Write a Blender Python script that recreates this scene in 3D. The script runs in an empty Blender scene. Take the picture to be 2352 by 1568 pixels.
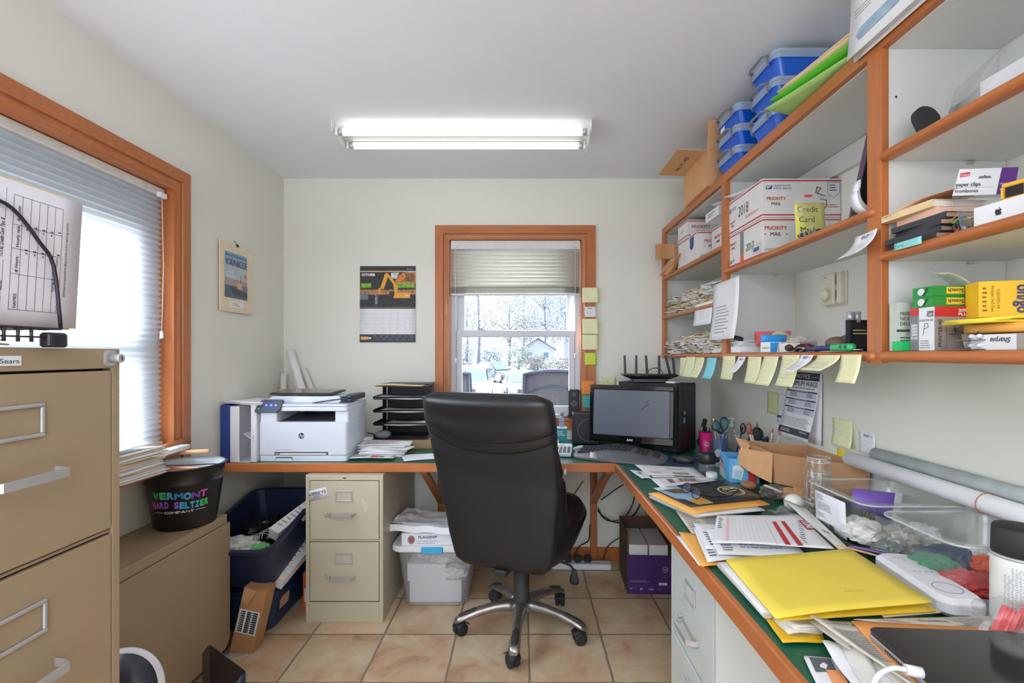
import bpy, bmesh, math, random
from mathutils import Vector as V, Matrix as Mx, noise
R = math.radians
S = bpy.context.scene
COL = S.collection
random.seed(7)
# ---------------------------------------------------------------- camera, light, exposure
F, CX, CY, H = 1119.0, 1200.0, 814.0, 1.305
W_, H_ = 2352.0, 1568.0
cd = bpy.data.cameras.new('camera'); cam = bpy.data.objects.new('camera', cd); COL.objects.link(cam)
cam.location = (0, 0, H); cam.rotation_euler = (R(90), 0, 0)
cd.sensor_width = 36; cd.lens = F / W_ * 36
cd.shift_x = (W_ / 2 - CX) / W_; cd.shift_y = (CY - H_ / 2) / W_
cd.clip_start = 0.02; cd.clip_end = 400
S.camera = cam
S.view_settings.view_transform = 'Standard'; S.view_settings.look = 'None'
S.view_settings.gamma = 1; S.view_settings.use_curve_mapping = False
S.view_settings.exposure = 1.0
w = bpy.data.worlds.new('sky'); S.world = w; w.use_nodes = True
wn = w.node_tree.nodes; wl = w.node_tree.links
bg = wn['Background']
tc = wn.new('ShaderNodeTexCoord'); sep = wn.new('ShaderNodeSeparateXYZ'); rp = wn.new('ShaderNodeValToRGB')
wl.new(tc.outputs['Generated'], sep.inputs[0]); wl.new(sep.outputs['Z'], rp.inputs[0]); wl.new(rp.outputs[0], bg.inputs[0])
rp.color_ramp.elements[0].position = 0.0; rp.color_ramp.elements[0].color = (0.82, 0.88, 0.96, 1)
rp.color_ramp.elements[1].position = 0.6; rp.color_ramp.elements[1].color = (0.70, 0.82, 1.0, 1)
bg.inputs[1].default_value = 2.6
sd = bpy.data.lights.new('sun', 'SUN'); sd.energy = 21; sd.angle = R(2); sd.color = (.93, .97, 1)
sun = bpy.data.objects.new('sun', sd); COL.objects.link(sun); sun.rotation_euler = (0, R(-54), R(-8))
cy = S.cycles
cy.max_bounces = 10; cy.diffuse_bounces = 7; cy.glossy_bounces = 4; cy.transmission_bounces = 8; cy.transparent_max_bounces = 16
cy.caustics_reflective = False; cy.caustics_refractive = False; cy.sample_clamp_indirect = 4.0
cy.use_denoising = True
try: cy.denoiser = 'OPENIMAGEDENOISE'
except Exception: pass

def portal(loc, rot, sx, sy):
    d = bpy.data.lights.new('daylight_portal', 'AREA'); d.shape = 'RECTANGLE'; d.size = sx; d.size_y = sy
    d.cycles.is_portal = True; d.energy = 1
    o = bpy.data.objects.new('daylight_portal', d); COL.objects.link(o); o.location = loc; o.rotation_euler = rot

# ---------------------------------------------------------------- helpers
def at(px, py, d): return V(((px - CX) * d / F, d, H - (py - CY) * d / F))
def onz(px, py, z): return at(px, py, (H - z) * F / (py - CY))
def onx(px, py, x): return at(px, py, x * F / (px - CX))
def lin(c):
    o = []
    for x in c[:3]:
        x = x / 255.0
        o.append(x / 12.92 if x <= 0.04045 else ((x + 0.055) / 1.055) ** 2.4)
    return (*o, 1)
_M = {}
def mat(name, rgb, rough=.55, metal=0, var=.06, scale=18, bump=0, trans=0, alpha=1, emit=None, es=1, coat=0, glint=.035, stretch=None, spec=.5, bscale=None):
    if name in _M: return _M[name]
    m = bpy.data.materials.new(name); m.use_nodes = True; n = m.node_tree.nodes; l = m.node_tree.links
    p = n['Principled BSDF']; c = lin(rgb)
    p.inputs['Roughness'].default_value = rough; p.inputs['Metallic'].default_value = metal
    p.inputs['Coat Weight'].default_value = coat; p.inputs['Specular IOR Level'].default_value = spec
    t = n.new('ShaderNodeTexCoord'); mp = n.new('ShaderNodeMapping'); l.new(t.outputs['Object'], mp.inputs[0])
    if stretch: mp.inputs['Scale'].default_value = stretch
    nz = n.new('ShaderNodeTexNoise'); nz.inputs['Scale'].default_value = scale; nz.inputs['Detail'].default_value = 5
    l.new(mp.outputs[0], nz.inputs['Vector'])
    r = n.new('ShaderNodeValToRGB'); r.color_ramp.elements[0].position = .3; r.color_ramp.elements[1].position = .7
    r.color_ramp.elements[0].color = tuple(min(1, x * (1 - var)) for x in c[:3]) + (1,)
    r.color_ramp.elements[1].color = tuple(min(1, x * (1 + var)) for x in c[:3]) + (1,)
    l.new(nz.outputs['Fac'], r.inputs[0]); l.new(r.outputs[0], p.inputs['Base Color'])
    if bump:
        b = n.new('ShaderNodeBump'); b.inputs['Strength'].default_value = bump; b.inputs['Distance'].default_value = .002
        if bscale:
            n2 = n.new('ShaderNodeTexNoise'); n2.inputs['Scale'].default_value = bscale; n2.inputs['Detail'].default_value = 4
            l.new(mp.outputs[0], n2.inputs['Vector']); l.new(n2.outputs['Fac'], b.inputs['Height'])
        else: l.new(nz.outputs['Fac'], b.inputs['Height'])
        l.new(b.outputs[0], p.inputs['Normal'])
    if emit:
        p.inputs['Emission Color'].default_value = lin(emit); p.inputs['Emission Strength'].default_value = es
    if alpha < 1:      # thin clear plastic or glass: light passes straight through, the surface glints
        tr = n.new('ShaderNodeBsdfTransparent'); tr.inputs[0].default_value = tuple(1 - (1 - x) * .12 for x in c[:3]) + (1,)
        gl_ = n.new('ShaderNodeBsdfGlossy'); gl_.inputs['Roughness'].default_value = rough; gl_.inputs[0].default_value = (1, 1, 1, 1)
        lw = n.new('ShaderNodeLayerWeight'); lw.inputs[0].default_value = .5
        pw = n.new('ShaderNodeMath'); pw.operation = 'POWER'; pw.inputs[1].default_value = 4; l.new(lw.outputs['Facing'], pw.inputs[0])
        ma = n.new('ShaderNodeMath'); ma.operation = 'MULTIPLY_ADD'; ma.inputs[1].default_value = .6 if glint > .01 else .25; ma.inputs[2].default_value = glint; l.new(pw.outputs[0], ma.inputs[0])
        mx = n.new('ShaderNodeMixShader'); l.new(ma.outputs[0], mx.inputs[0]); l.new(tr.outputs[0], mx.inputs[1]); l.new(gl_.outputs[0], mx.inputs[2])
        m2 = n.new('ShaderNodeMixShader'); m2.inputs[0].default_value = alpha; l.new(mx.outputs[0], m2.inputs[1]); l.new(p.outputs[0], m2.inputs[2])
        l.new(m2.outputs[0], n['Material Output'].inputs['Surface'])
    if trans:          # translucent cloth or paper
        tl = n.new('ShaderNodeBsdfTranslucent'); tl.inputs[0].default_value = c
        mx = n.new('ShaderNodeMixShader'); mx.inputs[0].default_value = trans
        l.new(p.outputs[0], mx.inputs[1]); l.new(tl.outputs[0], mx.inputs[2])
        l.new(mx.outputs[0], n['Material Output'].inputs['Surface'])
    _M[name] = m
    return m

def face(origin, x, y):      # print plane: x to the reader's right, y up
    x = V(x).normalized(); y = V(y); y = (y - x * y.dot(x)).normalized(); z = x.cross(y)
    m = Mx.Identity(4)
    for i in range(3): m[i][0] = x[i]; m[i][1] = y[i]; m[i][2] = z[i]; m[i][3] = origin[i]
    return m
def T(x, y, z=0): return Mx.Translation((x, y, z))
def RZ(a): return Mx.Rotation(R(a), 4, 'Z')
def RX(a): return Mx.Rotation(R(a), 4, 'X')
def RY(a): return Mx.Rotation(R(a), 4, 'Y')

_TG = {}
def textgeo(s, bold=0):
    k = (s, bold)
    if k in _TG: return _TG[k]
    c = bpy.data.curves.new('t', 'FONT'); c.body = s; c.size = 1; c.resolution_u = 3; c.offset = bold
    o = bpy.data.objects.new('t', c); me = o.to_mesh()
    vs = [(v.co.x, v.co.y) for v in me.vertices]; fs = [tuple(p.vertices) for p in me.polygons]
    o.to_mesh_clear(); bpy.data.objects.remove(o); bpy.data.curves.remove(c)
    xs = [v[0] for v in vs] or [0, 1]
    _TG[k] = (vs, fs, min(xs), max(xs))
    return _TG[k]

class MB:
    def __init__(s, m=None):
        s.v = []; s.f = []; s.mi = []; s.sm = []; s.mats = []; s.cur = 0; s.X = Mx.Identity(4); s.st = []; s.warp = None
        if m: s.m(m)
    def m(s, mt):
        if mt not in s.mats: s.mats.append(mt)
        s.cur = s.mats.index(mt); return s
    def push(s, M): s.st.append(s.X); s.X = s.X @ M; return s
    def pop(s): s.X = s.st.pop(); return s
    def add(s, vs, fs, smooth=False):
        b = len(s.v)
        for p in vs:
            p = V(p)
            if s.warp: p = s.warp(p)
            s.v.append(s.X @ p)
        for f in fs: s.f.append(tuple(b + i for i in f)); s.mi.append(s.cur); s.sm.append(smooth)
        return s
    def box(s, x0, x1, y0, y1, z0, z1, ch=0):
        if ch:
            return s.rbox((x0+x1)/2, (y0+y1)/2, z0, x1-x0, y1-y0, z1-z0, ch, 1, min(ch, (z1-z0)/2.1))
        vs = [(x, y, z) for z in (z0, z1) for x, y in ((x0, y0), (x1, y0), (x1, y1), (x0, y1))]
        return s.add(vs, [(3,2,1,0),(4,5,6,7),(0,1,5,4),(1,2,6,5),(2,3,7,6),(3,0,4,7)])
    def loft(s, rings, cap=True, smooth=True, closed=True):
        n = len(rings[0]); vs = [p for r in rings for p in r]; fs = []
        for i in range(len(rings) - 1):
            for j in range(n if closed else n - 1):
                k = (j + 1) % n
                fs.append((i*n+j, i*n+k, (i+1)*n+k, (i+1)*n+j))
        s.add(vs, fs, smooth)
        if cap:
            b = len(s.v) - len(vs)
            s.f.append(tuple(b + i for i in range(n - 1, -1, -1))); s.mi.append(s.cur); s.sm.append(False)
            s.f.append(tuple(b + (len(rings)-1)*n + i for i in range(n))); s.mi.append(s.cur); s.sm.append(False)
        return s
    def rbox(s, cx, cy, z0, w, d, h, r=.01, seg=4, ch=0, taper=1.0, smooth=False, top=True):
        def ring(z, ins, k=1.0):
            ww = w/2*k - ins; dd = d/2*k - ins; rr = max(.0003, min(r*k - ins*.5, ww, dd)); o = []
            for q, (sx, sy) in enumerate(((1,1),(-1,1),(-1,-1),(1,-1))):
                for i in range(seg + 1):
                    a = math.pi/2 * (q + i/seg)
                    o.append((cx + sx*(ww-rr) + rr*math.cos(a), cy + sy*(dd-rr) + rr*math.sin(a), z))
            return o
        rg = []
        if ch: rg.append(ring(z0, ch, taper)); rg.append(ring(z0+ch, 0, taper))
        else: rg.append(ring(z0, 0, taper))
        if ch: rg.append(ring(z0+h-ch, 0)); rg.append(ring(z0+h, ch))
        else: rg.append(ring(z0+h, 0))
        return s.loft(rg, True, smooth)
    def tub(s, cx, cy, z0, w, d, h, r, t=.003, taper=.85, rim=.012, seg=5, rh=.01):      # open bin with wall thickness and rolled rim
        def ring(z, W, D, rr):
            o = []; rr = max(.002, rr)
            for q, (sx, sy) in enumerate(((1,1),(-1,1),(-1,-1),(1,-1))):
                for i in range(seg + 1):
                    a = math.pi/2 * (q + i/seg)
                    o.append((cx + sx*(W/2-rr) + rr*math.cos(a), cy + sy*(D/2-rr) + rr*math.sin(a), z))
            return o
        a, b = w*taper, d*taper
        rg = [ring(z0, a-.02, b-.02, r*.8), ring(z0+.01, a, b, r), ring(z0+h-rh, w, d, r), ring(z0+h-rh, w+2*rim, d+2*rim, r+rim), ring(z0+h, w+2*rim, d+2*rim, r+rim),
              ring(z0+h, w-2*t, d-2*t, r-t), ring(z0+.01+t, a-2*t, b-2*t, r-t), ring(z0+t, a-.02-2*t, b-.02-2*t, r*.8)]
        return s.loft(rg, True, False)
    def prism(s, poly, z0, z1):
        n = len(poly); vs = [(x, y, z0) for x, y in poly] + [(x, y, z1) for x, y in poly]
        fs = [tuple(range(n-1, -1, -1)), tuple(range(n, 2*n))] + [(i, (i+1) % n, n+(i+1) % n, n+i) for i in range(n)]
        return s.add(vs, fs)
    def lathe(s, prof, n=24, cx=0, cy=0, sx=1, sy=1, smooth=True, cap=True):
        rg = [[(cx + r*sx*math.cos(2*math.pi*i/n), cy + r*sy*math.sin(2*math.pi*i/n), z) for i in range(n)] for r, z in prof]
        return s.loft(rg, cap, smooth)
    def ell(s, c, r, n=16, m=9):
        rg = []
        for j in range(m):
            a = -math.pi/2 + math.pi*(j+.02)/(m-1+.04) if False else -math.pi/2*.985 + math.pi*.985*j/(m-1)
            rg.append([(c[0]+r[0]*math.cos(a)*math.cos(2*math.pi*i/n), c[1]+r[1]*math.cos(a)*math.sin(2*math.pi*i/n), c[2]+r[2]*math.sin(a)) for i in range(n)])
        return s.loft(rg, True, True)
    def tube(s, pts, r, n=8, closed=False, smooth=True, flat=1.0):
        pts = [V(p) for p in pts]; N = len(pts); rg = []; rr = r if isinstance(r, (list, tuple)) else [r]*N; up = None
        for i, p in enumerate(pts):
            if closed: t = pts[(i+1) % N] - pts[i-1]
            else: t = pts[min(i+1, N-1)] - pts[max(i-1, 0)]
            t.normalize()
            if up is None:
                up = V((0, 0, 1)) if abs(t.z) < .9 else V((1, 0, 0))
            u = (up - t*up.dot(t)).normalized(); up = u; v = t.cross(u)
            rg.append([p + (u*math.cos(2*math.pi*k/n)*flat + v*math.sin(2*math.pi*k/n))*rr[i] for k in range(n)])
        if closed: rg.append(rg[0])
        return s.loft(rg, not closed, smooth)
    def grid(s, fn, nx, ny, th=.0006, smooth=True):    # sheet with thickness; fn(u,v)->point, u,v in 0..1
        P = [[V(fn(i/nx, j/ny)) for i in range(nx+1)] for j in range(ny+1)]
        if s.warp: P = [[s.warp(p) for p in r] for r in P]
        vs = []; n = nx+1
        for j in range(ny+1):
            for i in range(n):
                du = P[j][min(i+1, nx)] - P[j][max(i-1, 0)]; dv = P[min(j+1, ny)][i] - P[max(j-1, 0)][i]
                nn = du.cross(dv); nn = nn.normalized() if nn.length > 1e-12 else V((0,0,1))
                vs.append((P[j][i], nn))
        top = [p for p, _ in vs]; bot = [p - q*th for p, q in vs]; K = len(top); fs = []
        for j in range(ny):
            for i in range(nx):
                a = j*n+i; fs.append((a, a+1, a+n+1, a+n)); fs.append((K+a, K+a+n, K+a+n+1, K+a+1))
        for i in range(nx): fs.append((i, K+i, K+i+1, i+1)); a = ny*n+i; fs.append((a, a+1, K+a+1, K+a))
        for j in range(ny): a = j*n; fs.append((a, a+n, K+a+n, K+a)); a += nx; fs.append((a, K+a, K+a+n, a+n))
        w = s.warp; s.warp = None; s.add(top+bot, fs, smooth); s.warp = w
        return s
    def sheet(s, w, h, nx=6, ny=6, th=.0006, z=0):
        return s.grid(lambda u, v: (u*w, v*h, z), nx, ny, th)
    # ink, in the current print plane
    def rect(s, x, y, w, h, z=.0004, n=1):
        vs = []; fs = []
        for i in range(n+1): vs += [(x+w*i/n, y, z), (x+w*i/n, y+h, z)]
        for i in range(n): fs.append((2*i, 2*i+2, 2*i+3, 2*i+1))
        return s.add(vs, fs)
    def poly(s, pts, z=.0004):
        return s.add([(x, y, z) for x, y in pts], [tuple(range(len(pts)))])
    def disc(s, x, y, r, z=.0004, n=20, sy=1): return s.poly([(x+r*math.cos(2*math.pi*i/n), y+r*sy*math.sin(2*math.pi*i/n)) for i in range(n)], z)
    def ring2(s, x, y, r, t, z=.0004, n=24, sy=1):
        vs = []
        for i in range(n):
            a = 2*math.pi*i/n; vs += [(x+r*math.cos(a), y+r*sy*math.sin(a), z), (x+(r-t)*math.cos(a), y+(r-t)*sy*math.sin(a), z)]
        return s.add(vs, [(2*i, (2*i+2) % (2*n), (2*i+3) % (2*n), 2*i+1) for i in range(n)])
    def text(s, st, x, y, size, width=None, bold=0, z=.0005, al='l', slant=0, sx=1.0, rot=0, depth=0):
        if bold and any(q in st for q in 'MWNmw'):      # heavier letters without clogging their joints
            for k_ in (-.45, .45): s.text(st, x + k_*bold*size*1.6*math.cos(R(rot)), y + k_*bold*size*1.6*math.sin(R(rot)), size, width, 0, z, al, slant, sx, rot, depth)
            bold = 0
        vs, fs, a, b = textgeo(st, bold)
        if not vs: return s
        k = size * sx
        if width: k = width / (b - a)
        ox = {'l': -a*k, 'c': -(a+b)/2*k, 'r': -b*k}[al]
        ca, sa = math.cos(R(rot)), math.sin(R(rot)); P = []
        for (vx, vy) in vs:
            X = vx*k + ox + slant*vy*size; Y = vy*size
            P.append((x + X*ca - Y*sa, y + X*sa + Y*ca, z + depth))
        return s.add(P, fs)
    def lines(s, x, y, w, h, n, t=None, rnd=.35, z=.0004, seg=3):    # illegible small print
        st = h / n; t = t or st*.38
        for i in range(n):
            ww = w*(1 - rnd*random.random()); cx0 = x
            while cx0 < x + ww - 1e-6:
                l_ = min(random.uniform(.06, .2)*w, x + ww - cx0); s.rect(cx0, y + h - (i+.7)*st, l_, t, z); cx0 += l_ + w*.02
        return s
    def scrawl(s, x, y, w, h, n, t=.0006, z=.0005):    # handwriting strokes
        st = h / n
        for i in range(n):
            yy = y + h - (i+.6)*st; px_, py_ = x, yy; L = w*random.uniform(.5, 1); k = max(4, int(L/st*3.0)); prev = None
            for j in range(k):
                q = (x + L*j/k, yy + st*.28*math.sin(j*2.1+random.random()*2))
                if prev and random.random() > .12:
                    dx, dy = q[0]-prev[0], q[1]-prev[1]; l_ = math.hypot(dx, dy) or 1; nx_, ny_ = -dy/l_*t/2, dx/l_*t/2
                    s.add([(prev[0]-nx_, prev[1]-ny_, z), (q[0]-nx_, q[1]-ny_, z), (q[0]+nx_, q[1]+ny_, z), (prev[0]+nx_, prev[1]+ny_, z)], [(0,1,2,3)])
                prev = q
        return s
    def stroke(s, pts, t, z=.0005):
        for a, b in zip(pts, pts[1:]):
            dx, dy = b[0]-a[0], b[1]-a[1]; l_ = math.hypot(dx, dy) or 1; ux, uy = dx/l_*t*.4, dy/l_*t*.4; nx_, ny_ = -dy/l_*t/2, dx/l_*t/2
            s.add([(a[0]-ux-nx_, a[1]-uy-ny_, z), (b[0]+ux-nx_, b[1]+uy-ny_, z), (b[0]+ux+nx_, b[1]+uy+ny_, z), (a[0]-ux+nx_, a[1]-uy+ny_, z)], [(0,1,2,3)])
        return s
    def barcode(s, x, y, w, h, z=.0005, n=22):
        c = x
        for i in range(n):
            t = w/n*random.uniform(.25, .8); s.rect(c, y, t, h, z); c += w/n
        return s
    def obj(s, name, parent=None, loc=None, rot=None, bev=0, sub=0, wn=False):
        me = bpy.data.meshes.new(name); me.from_pydata([tuple(p) for p in s.v], [], s.f)
        for mt in s.mats: me.materials.append(mt)
        me.polygons.foreach_set('material_index', s.mi); me.polygons.foreach_set('use_smooth', s.sm); me.update()
        o = bpy.data.objects.new(name, me); COL.objects.link(o)
        if parent: o.parent = parent
        if loc: o.location = loc
        if rot: o.rotation_euler = rot
        if bev:
            b = o.modifiers.new('b', 'BEVEL'); b.width = bev; b.segments = 2; b.limit_method = 'ANGLE'; b.angle_limit = R(40)
        if sub:
            b = o.modifiers.new('s', 'SUBSURF'); b.levels = sub; b.render_levels = sub
        return o
def tag(o, label=None, cat=None, group=None, kind=None):
    if label: o['label'] = label
    if cat: o['category'] = cat
    if group: o['group'] = group
    if kind: o['kind'] = kind
    return o
def thing(name, label, cat, loc=(0,0,0), rz=0, group=None, rot=None):
    o = bpy.data.objects.new(name, None); COL.objects.link(o); o.location = loc
    o.rotation_euler = rot if rot else (0, 0, R(rz)); o.empty_display_size = .05
    return tag(o, label, cat, group)
def struct(name, mb, parent=None, **k):
    o = mb.obj(name, parent, **k)
    if not parent: o['kind'] = 'structure'
    return o
def copy_tree(o, parent=None):
    c = o.copy(); COL.objects.link(c); c.parent = parent
    for ch in list(o.children): copy_tree(ch, c)
    return c
def dup(o, label, loc=None, rot=None, group=None, scale=None):
    c = copy_tree(o); c['label'] = label
    if group: c['group'] = group
    if loc is not None: c.location = loc
    if rot is not None: c.rotation_euler = rot
    if scale is not None: c.scale = scale
    return c
def arc(cx, cy, r, a0, a1, n=8): return [(cx + r*math.cos(R(a0+(a1-a0)*i/n)), cy + r*math.sin(R(a0+(a1-a0)*i/n))) for i in range(n+1)]
def smooth_path(pts, n=6):      # Catmull-Rom
    P = [V(p) for p in pts]; P = [P[0]*2-P[1]] + P + [P[-1]*2-P[-2]]; o = []
    for i in range(1, len(P)-2):
        for k in range(n):
            t = k/n; o.append(.5*((2*P[i]) + (-P[i-1]+P[i+1])*t + (2*P[i-1]-5*P[i]+4*P[i+1]-P[i+2])*t*t + (-P[i-1]+3*P[i]-3*P[i+1]+P[i+2])*t**3))
    o.append(P[-2]); return o
# ---------------------------------------------------------------- materials
def wood(axis):
    st = {'x': (1.2, 14, 14), 'y': (14, 1.2, 14), 'z': (14, 14, 1.2)}[axis]
    return mat('cherry_wood_' + axis, (176, 103, 54), .44, var=.14, scale=3.2, stretch=st, coat=.1)
WX, WY, WZ = wood('x'), wood('y'), wood('z')
WALL = mat('wall_paint', (226, 225, 216), .85, var=.015, scale=3, bump=.08, bscale=260)
CEIL = mat('ceiling_paint', (236, 237, 243), .9, var=.015, scale=2, bump=.08, bscale=200)
MEL = mat('white_melamine', (213, 214, 212), .45, var=.015, scale=40)
PAPER = mat('white_paper', (232, 232, 236), .8, var=.02, scale=9)
PAPER2 = mat('offwhite_paper', (222, 220, 214), .8, var=.04, scale=9)
INK = mat('black_ink', (40, 40, 46), .7, var=.05)
GREYINK = mat('grey_ink', (128, 130, 138), .75, var=.05)
PENCIL = mat('faint_handwriting', (150, 150, 152), .8, var=.05)
BLUEINK = mat('blue_ink', (58, 74, 140), .7)
REDINK = mat('red_ink', (206, 58, 56), .6)
YPAD = mat('pale_yellow_note', (230, 229, 184), .75, var=.02)
YLINE = mat('note_ruling', (168, 186, 160), .8)
MANILA = mat('manila_envelope', (236, 172, 84), .7, var=.04)
MANILA2 = mat('tan_folder', (222, 196, 150), .75, var=.04)
CARD = mat('brown_cardboard', (176, 132, 92), .8, var=.06, scale=30)
CARD2 = mat('light_cardboard', (206, 158, 112), .8, var=.05, scale=30)
BLK = mat('black_plastic', (24, 24, 28), .38, var=.1, scale=60)
BLKM = mat('matte_black_plastic', (34, 34, 38), .62, var=.1, scale=90, bump=.1)
GREYP = mat('grey_plastic', (120, 122, 126), .5)
WHP = mat('white_plastic', (228, 231, 236), .35, var=.02)
CHROME = mat('brushed_metal', (196, 196, 200), .34, metal=.55, var=.08)
CLEAR = mat('clear_plastic', (235, 240, 240), .06, alpha=.02, var=0)
FILM = mat('clear_film', (236, 240, 244), .12, alpha=.06, var=0)
GLASSM = mat('clear_glass', (240, 245, 245), .03, alpha=.005, var=0)
# ---------------------------------------------------------------- the room
XL, XR, YB, YF, ZC = -1.518, 1.197, 3.10, -1.7, 2.424
TH = .14
def floor_mat():
    m = bpy.data.materials.new('ceramic_floor_tile'); m.use_nodes = True; n = m.node_tree.nodes; l = m.node_tree.links; p = n['Principled BSDF']
    T_ = .3364
    t = n.new('ShaderNodeTexCoord'); mp = n.new('ShaderNodeMapping'); mp.inputs['Location'].default_value = (-.0285/T_, -2.2746/T_, 0); mp.inputs['Scale'].default_value = (1/T_,)*3
    l.new(t.outputs['Object'], mp.inputs[0])
    nz0 = n.new('ShaderNodeTexNoise'); nz0.inputs['Scale'].default_value = 3
    l.new(mp.outputs[0], nz0.inputs['Vector'])
    mxv = n.new('ShaderNodeMixRGB'); mxv.blend_type = 'LINEAR_LIGHT'; mxv.inputs[0].default_value = .012
    l.new(mp.outputs[0], mxv.inputs[1]); l.new(nz0.outputs['Color'], mxv.inputs[2])
    fr = n.new('ShaderNodeVectorMath'); fr.operation = 'FRACTION'; l.new(mxv.outputs[0], fr.inputs[0])
    fl = n.new('ShaderNodeVectorMath'); fl.operation = 'FLOOR'; l.new(mxv.outputs[0], fl.inputs[0])
    sub = n.new('ShaderNodeVectorMath'); sub.operation = 'SUBTRACT'; sub.inputs[1].default_value = (.5, .5, .5); l.new(fr.outputs[0], sub.inputs[0])
    ab = n.new('ShaderNodeVectorMath'); ab.operation = 'ABSOLUTE'; l.new(sub.outputs[0], ab.inputs[0])
    sp = n.new('ShaderNodeSeparateXYZ'); l.new(ab.outputs[0], sp.inputs[0])
    mx = n.new('ShaderNodeMath'); mx.operation = 'MAXIMUM'; l.new(sp.outputs[0], mx.inputs[0]); l.new(sp.outputs[1], mx.inputs[1])
    gr = n.new('ShaderNodeMapRange'); gr.inputs[1].default_value = .482; gr.inputs[2].default_value = .492; l.new(mx.outputs[0], gr.inputs[0])
    wnz = n.new('ShaderNodeTexWhiteNoise'); wnz.noise_dimensions = '2D'; l.new(fl.outputs[0], wnz.inputs['Vector'])
    add = n.new('ShaderNodeVectorMath'); add.operation = 'MULTIPLY_ADD'; add.inputs[1].default_value = (7, 7, 7); l.new(wnz.outputs['Color'], add.inputs[0]); l.new(mp.outputs[0], add.inputs[2])
    nz = n.new('ShaderNodeTexNoise'); nz.inputs['Scale'].default_value = 1.6; nz.inputs['Detail'].default_value = 9; nz.inputs['Roughness'].default_value = .62; nz.inputs['Distortion'].default_value = .5
    l.new(add.outputs[0], nz.inputs['Vector'])
    r = n.new('ShaderNodeValToRGB'); e = r.color_ramp.elements
    e[0].position = .3; e[0].color = lin((164, 130, 100)); e[1].position = .72; e[1].color = lin((222, 198, 168))
    q = e.new(.45); q.color = lin((198, 164, 132)); q = e.new(.6); q.color = lin((206, 188, 156)); l.new(nz.outputs['Fac'], r.inputs[0])
    hs = n.new('ShaderNodeHueSaturation'); l.new(r.outputs[0], hs.inputs['Color'])
    mr = n.new('ShaderNodeMapRange'); mr.inputs[3].default_value = .93; mr.inputs[4].default_value = 1.12; l.new(wnz.outputs['Value'], mr.inputs[0]); l.new(mr.outputs[0], hs.inputs['Value'])
    mg = n.new('ShaderNodeMixRGB'); mg.inputs[2].default_value = lin((132, 122, 108)); l.new(gr.outputs[0], mg.inputs[0]); l.new(hs.outputs[0], mg.inputs[1])
    l.new(mg.outputs[0], p.inputs['Base Color']); p.inputs['Roughness'].default_value = .5
    b = n.new('ShaderNodeBump'); b.inputs['Strength'].default_value = .5; b.inputs['Distance'].default_value = .003
    iv = n.new('ShaderNodeMath'); iv.operation = 'SUBTRACT'; iv.inputs[0].default_value = 1; l.new(gr.outputs[0], iv.inputs[1])
    ad = n.new('ShaderNodeMath'); ad.operation = 'MULTIPLY_ADD'; ad.inputs[1].default_value = .35; l.new(nz.outputs['Fac'], ad.inputs[0]); l.new(iv.outputs[0], ad.inputs[2])
    l.new(ad.outputs[0], b.inputs['Height']); l.new(b.outputs[0], p.inputs['Normal'])
    return m
b = MB(floor_mat()).box(XL-TH, XR+TH, YF-TH, YB+TH, -.1, 0); struct('floor', b)
b = MB(CEIL).box(XL-TH, XR+TH, YF-TH, YB+TH, ZC, ZC+.12); struct('ceiling', b)
# openings: back window x -.475..+.385, z .905..2.045 ; left window y .62..2.115, z .90..2.03
BW = (-.475, .385, .905, 2.045); LW = (.55, 2.118, .90, 2.03)
b = MB(WALL).box(XL, BW[0], YB, YB+TH, 0, ZC); b.box(BW[1], XR, YB, YB+TH, 0, ZC); b.box(BW[0], BW[1], YB, YB+TH, 0, BW[2]); b.box(BW[0], BW[1], YB, YB+TH, BW[3], ZC)
struct('wall_back', b)
b = MB(WALL).box(XL-TH, XL, YF-TH, LW[0], 0, ZC); b.box(XL-TH, XL, LW[1], YB+TH, 0, ZC); b.box(XL-TH, XL, LW[0], LW[1], 0, LW[2]); b.box(XL-TH, XL, LW[0], LW[1], LW[3], ZC)
struct('wall_left', b)
struct('wall_right', MB(WALL).box(XR, XR+TH, YF-TH, YB+TH, 0, ZC))
b = MB(WALL).box(XL, -1.3, YF-TH, YF, 0, ZC); b.box(1.0, XR, YF-TH, YF, 0, ZC); b.box(-1.3, 1.0, YF-TH, YF, 2.12, ZC); struct('wall_front', b)
# unseen glazed doors, added behind the camera for frontal daylight fill
d_ = thing('added_door_1', None, None); d_['kind'] = 'structure'
b = MB(mat('white_vinyl', (226, 228, 232), .4, var=.01))
for x_ in (-1.3, -.19, .93): b.box(x_, x_+.07, YF-.09, YF-.03, 0, 2.12)
b.box(-1.23, .93, YF-.09, YF-.03, 2.05, 2.12); b.box(-1.23, .93, YF-.09, YF-.03, 0, .09); struct('frame', b, d_)
b = MB(mat('window_glass', (235, 242, 245), .02, alpha=.0, var=0, glint=.003)).box(-1.23, -.19, YF-.062, YF-.058, .09, 2.05); b.box(-.12, .93, YF-.062, YF-.058, .09, 2.05); struct('pane', b, d_)
# baseboards
def bb(name, x0, x1, y0, y1): struct(name, MB(WX if x1-x0 > y1-y0 else WY).box(x0, x1, y0, y1, 0, .083, .003))
bb('baseboard_back', XL, XR, YB-.014, YB); bb('baseboard_left', XL, XL+.014, YF, YB-.015); bb('baseboard_right', XR-.014, XR, YF, YB-.015)
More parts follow.
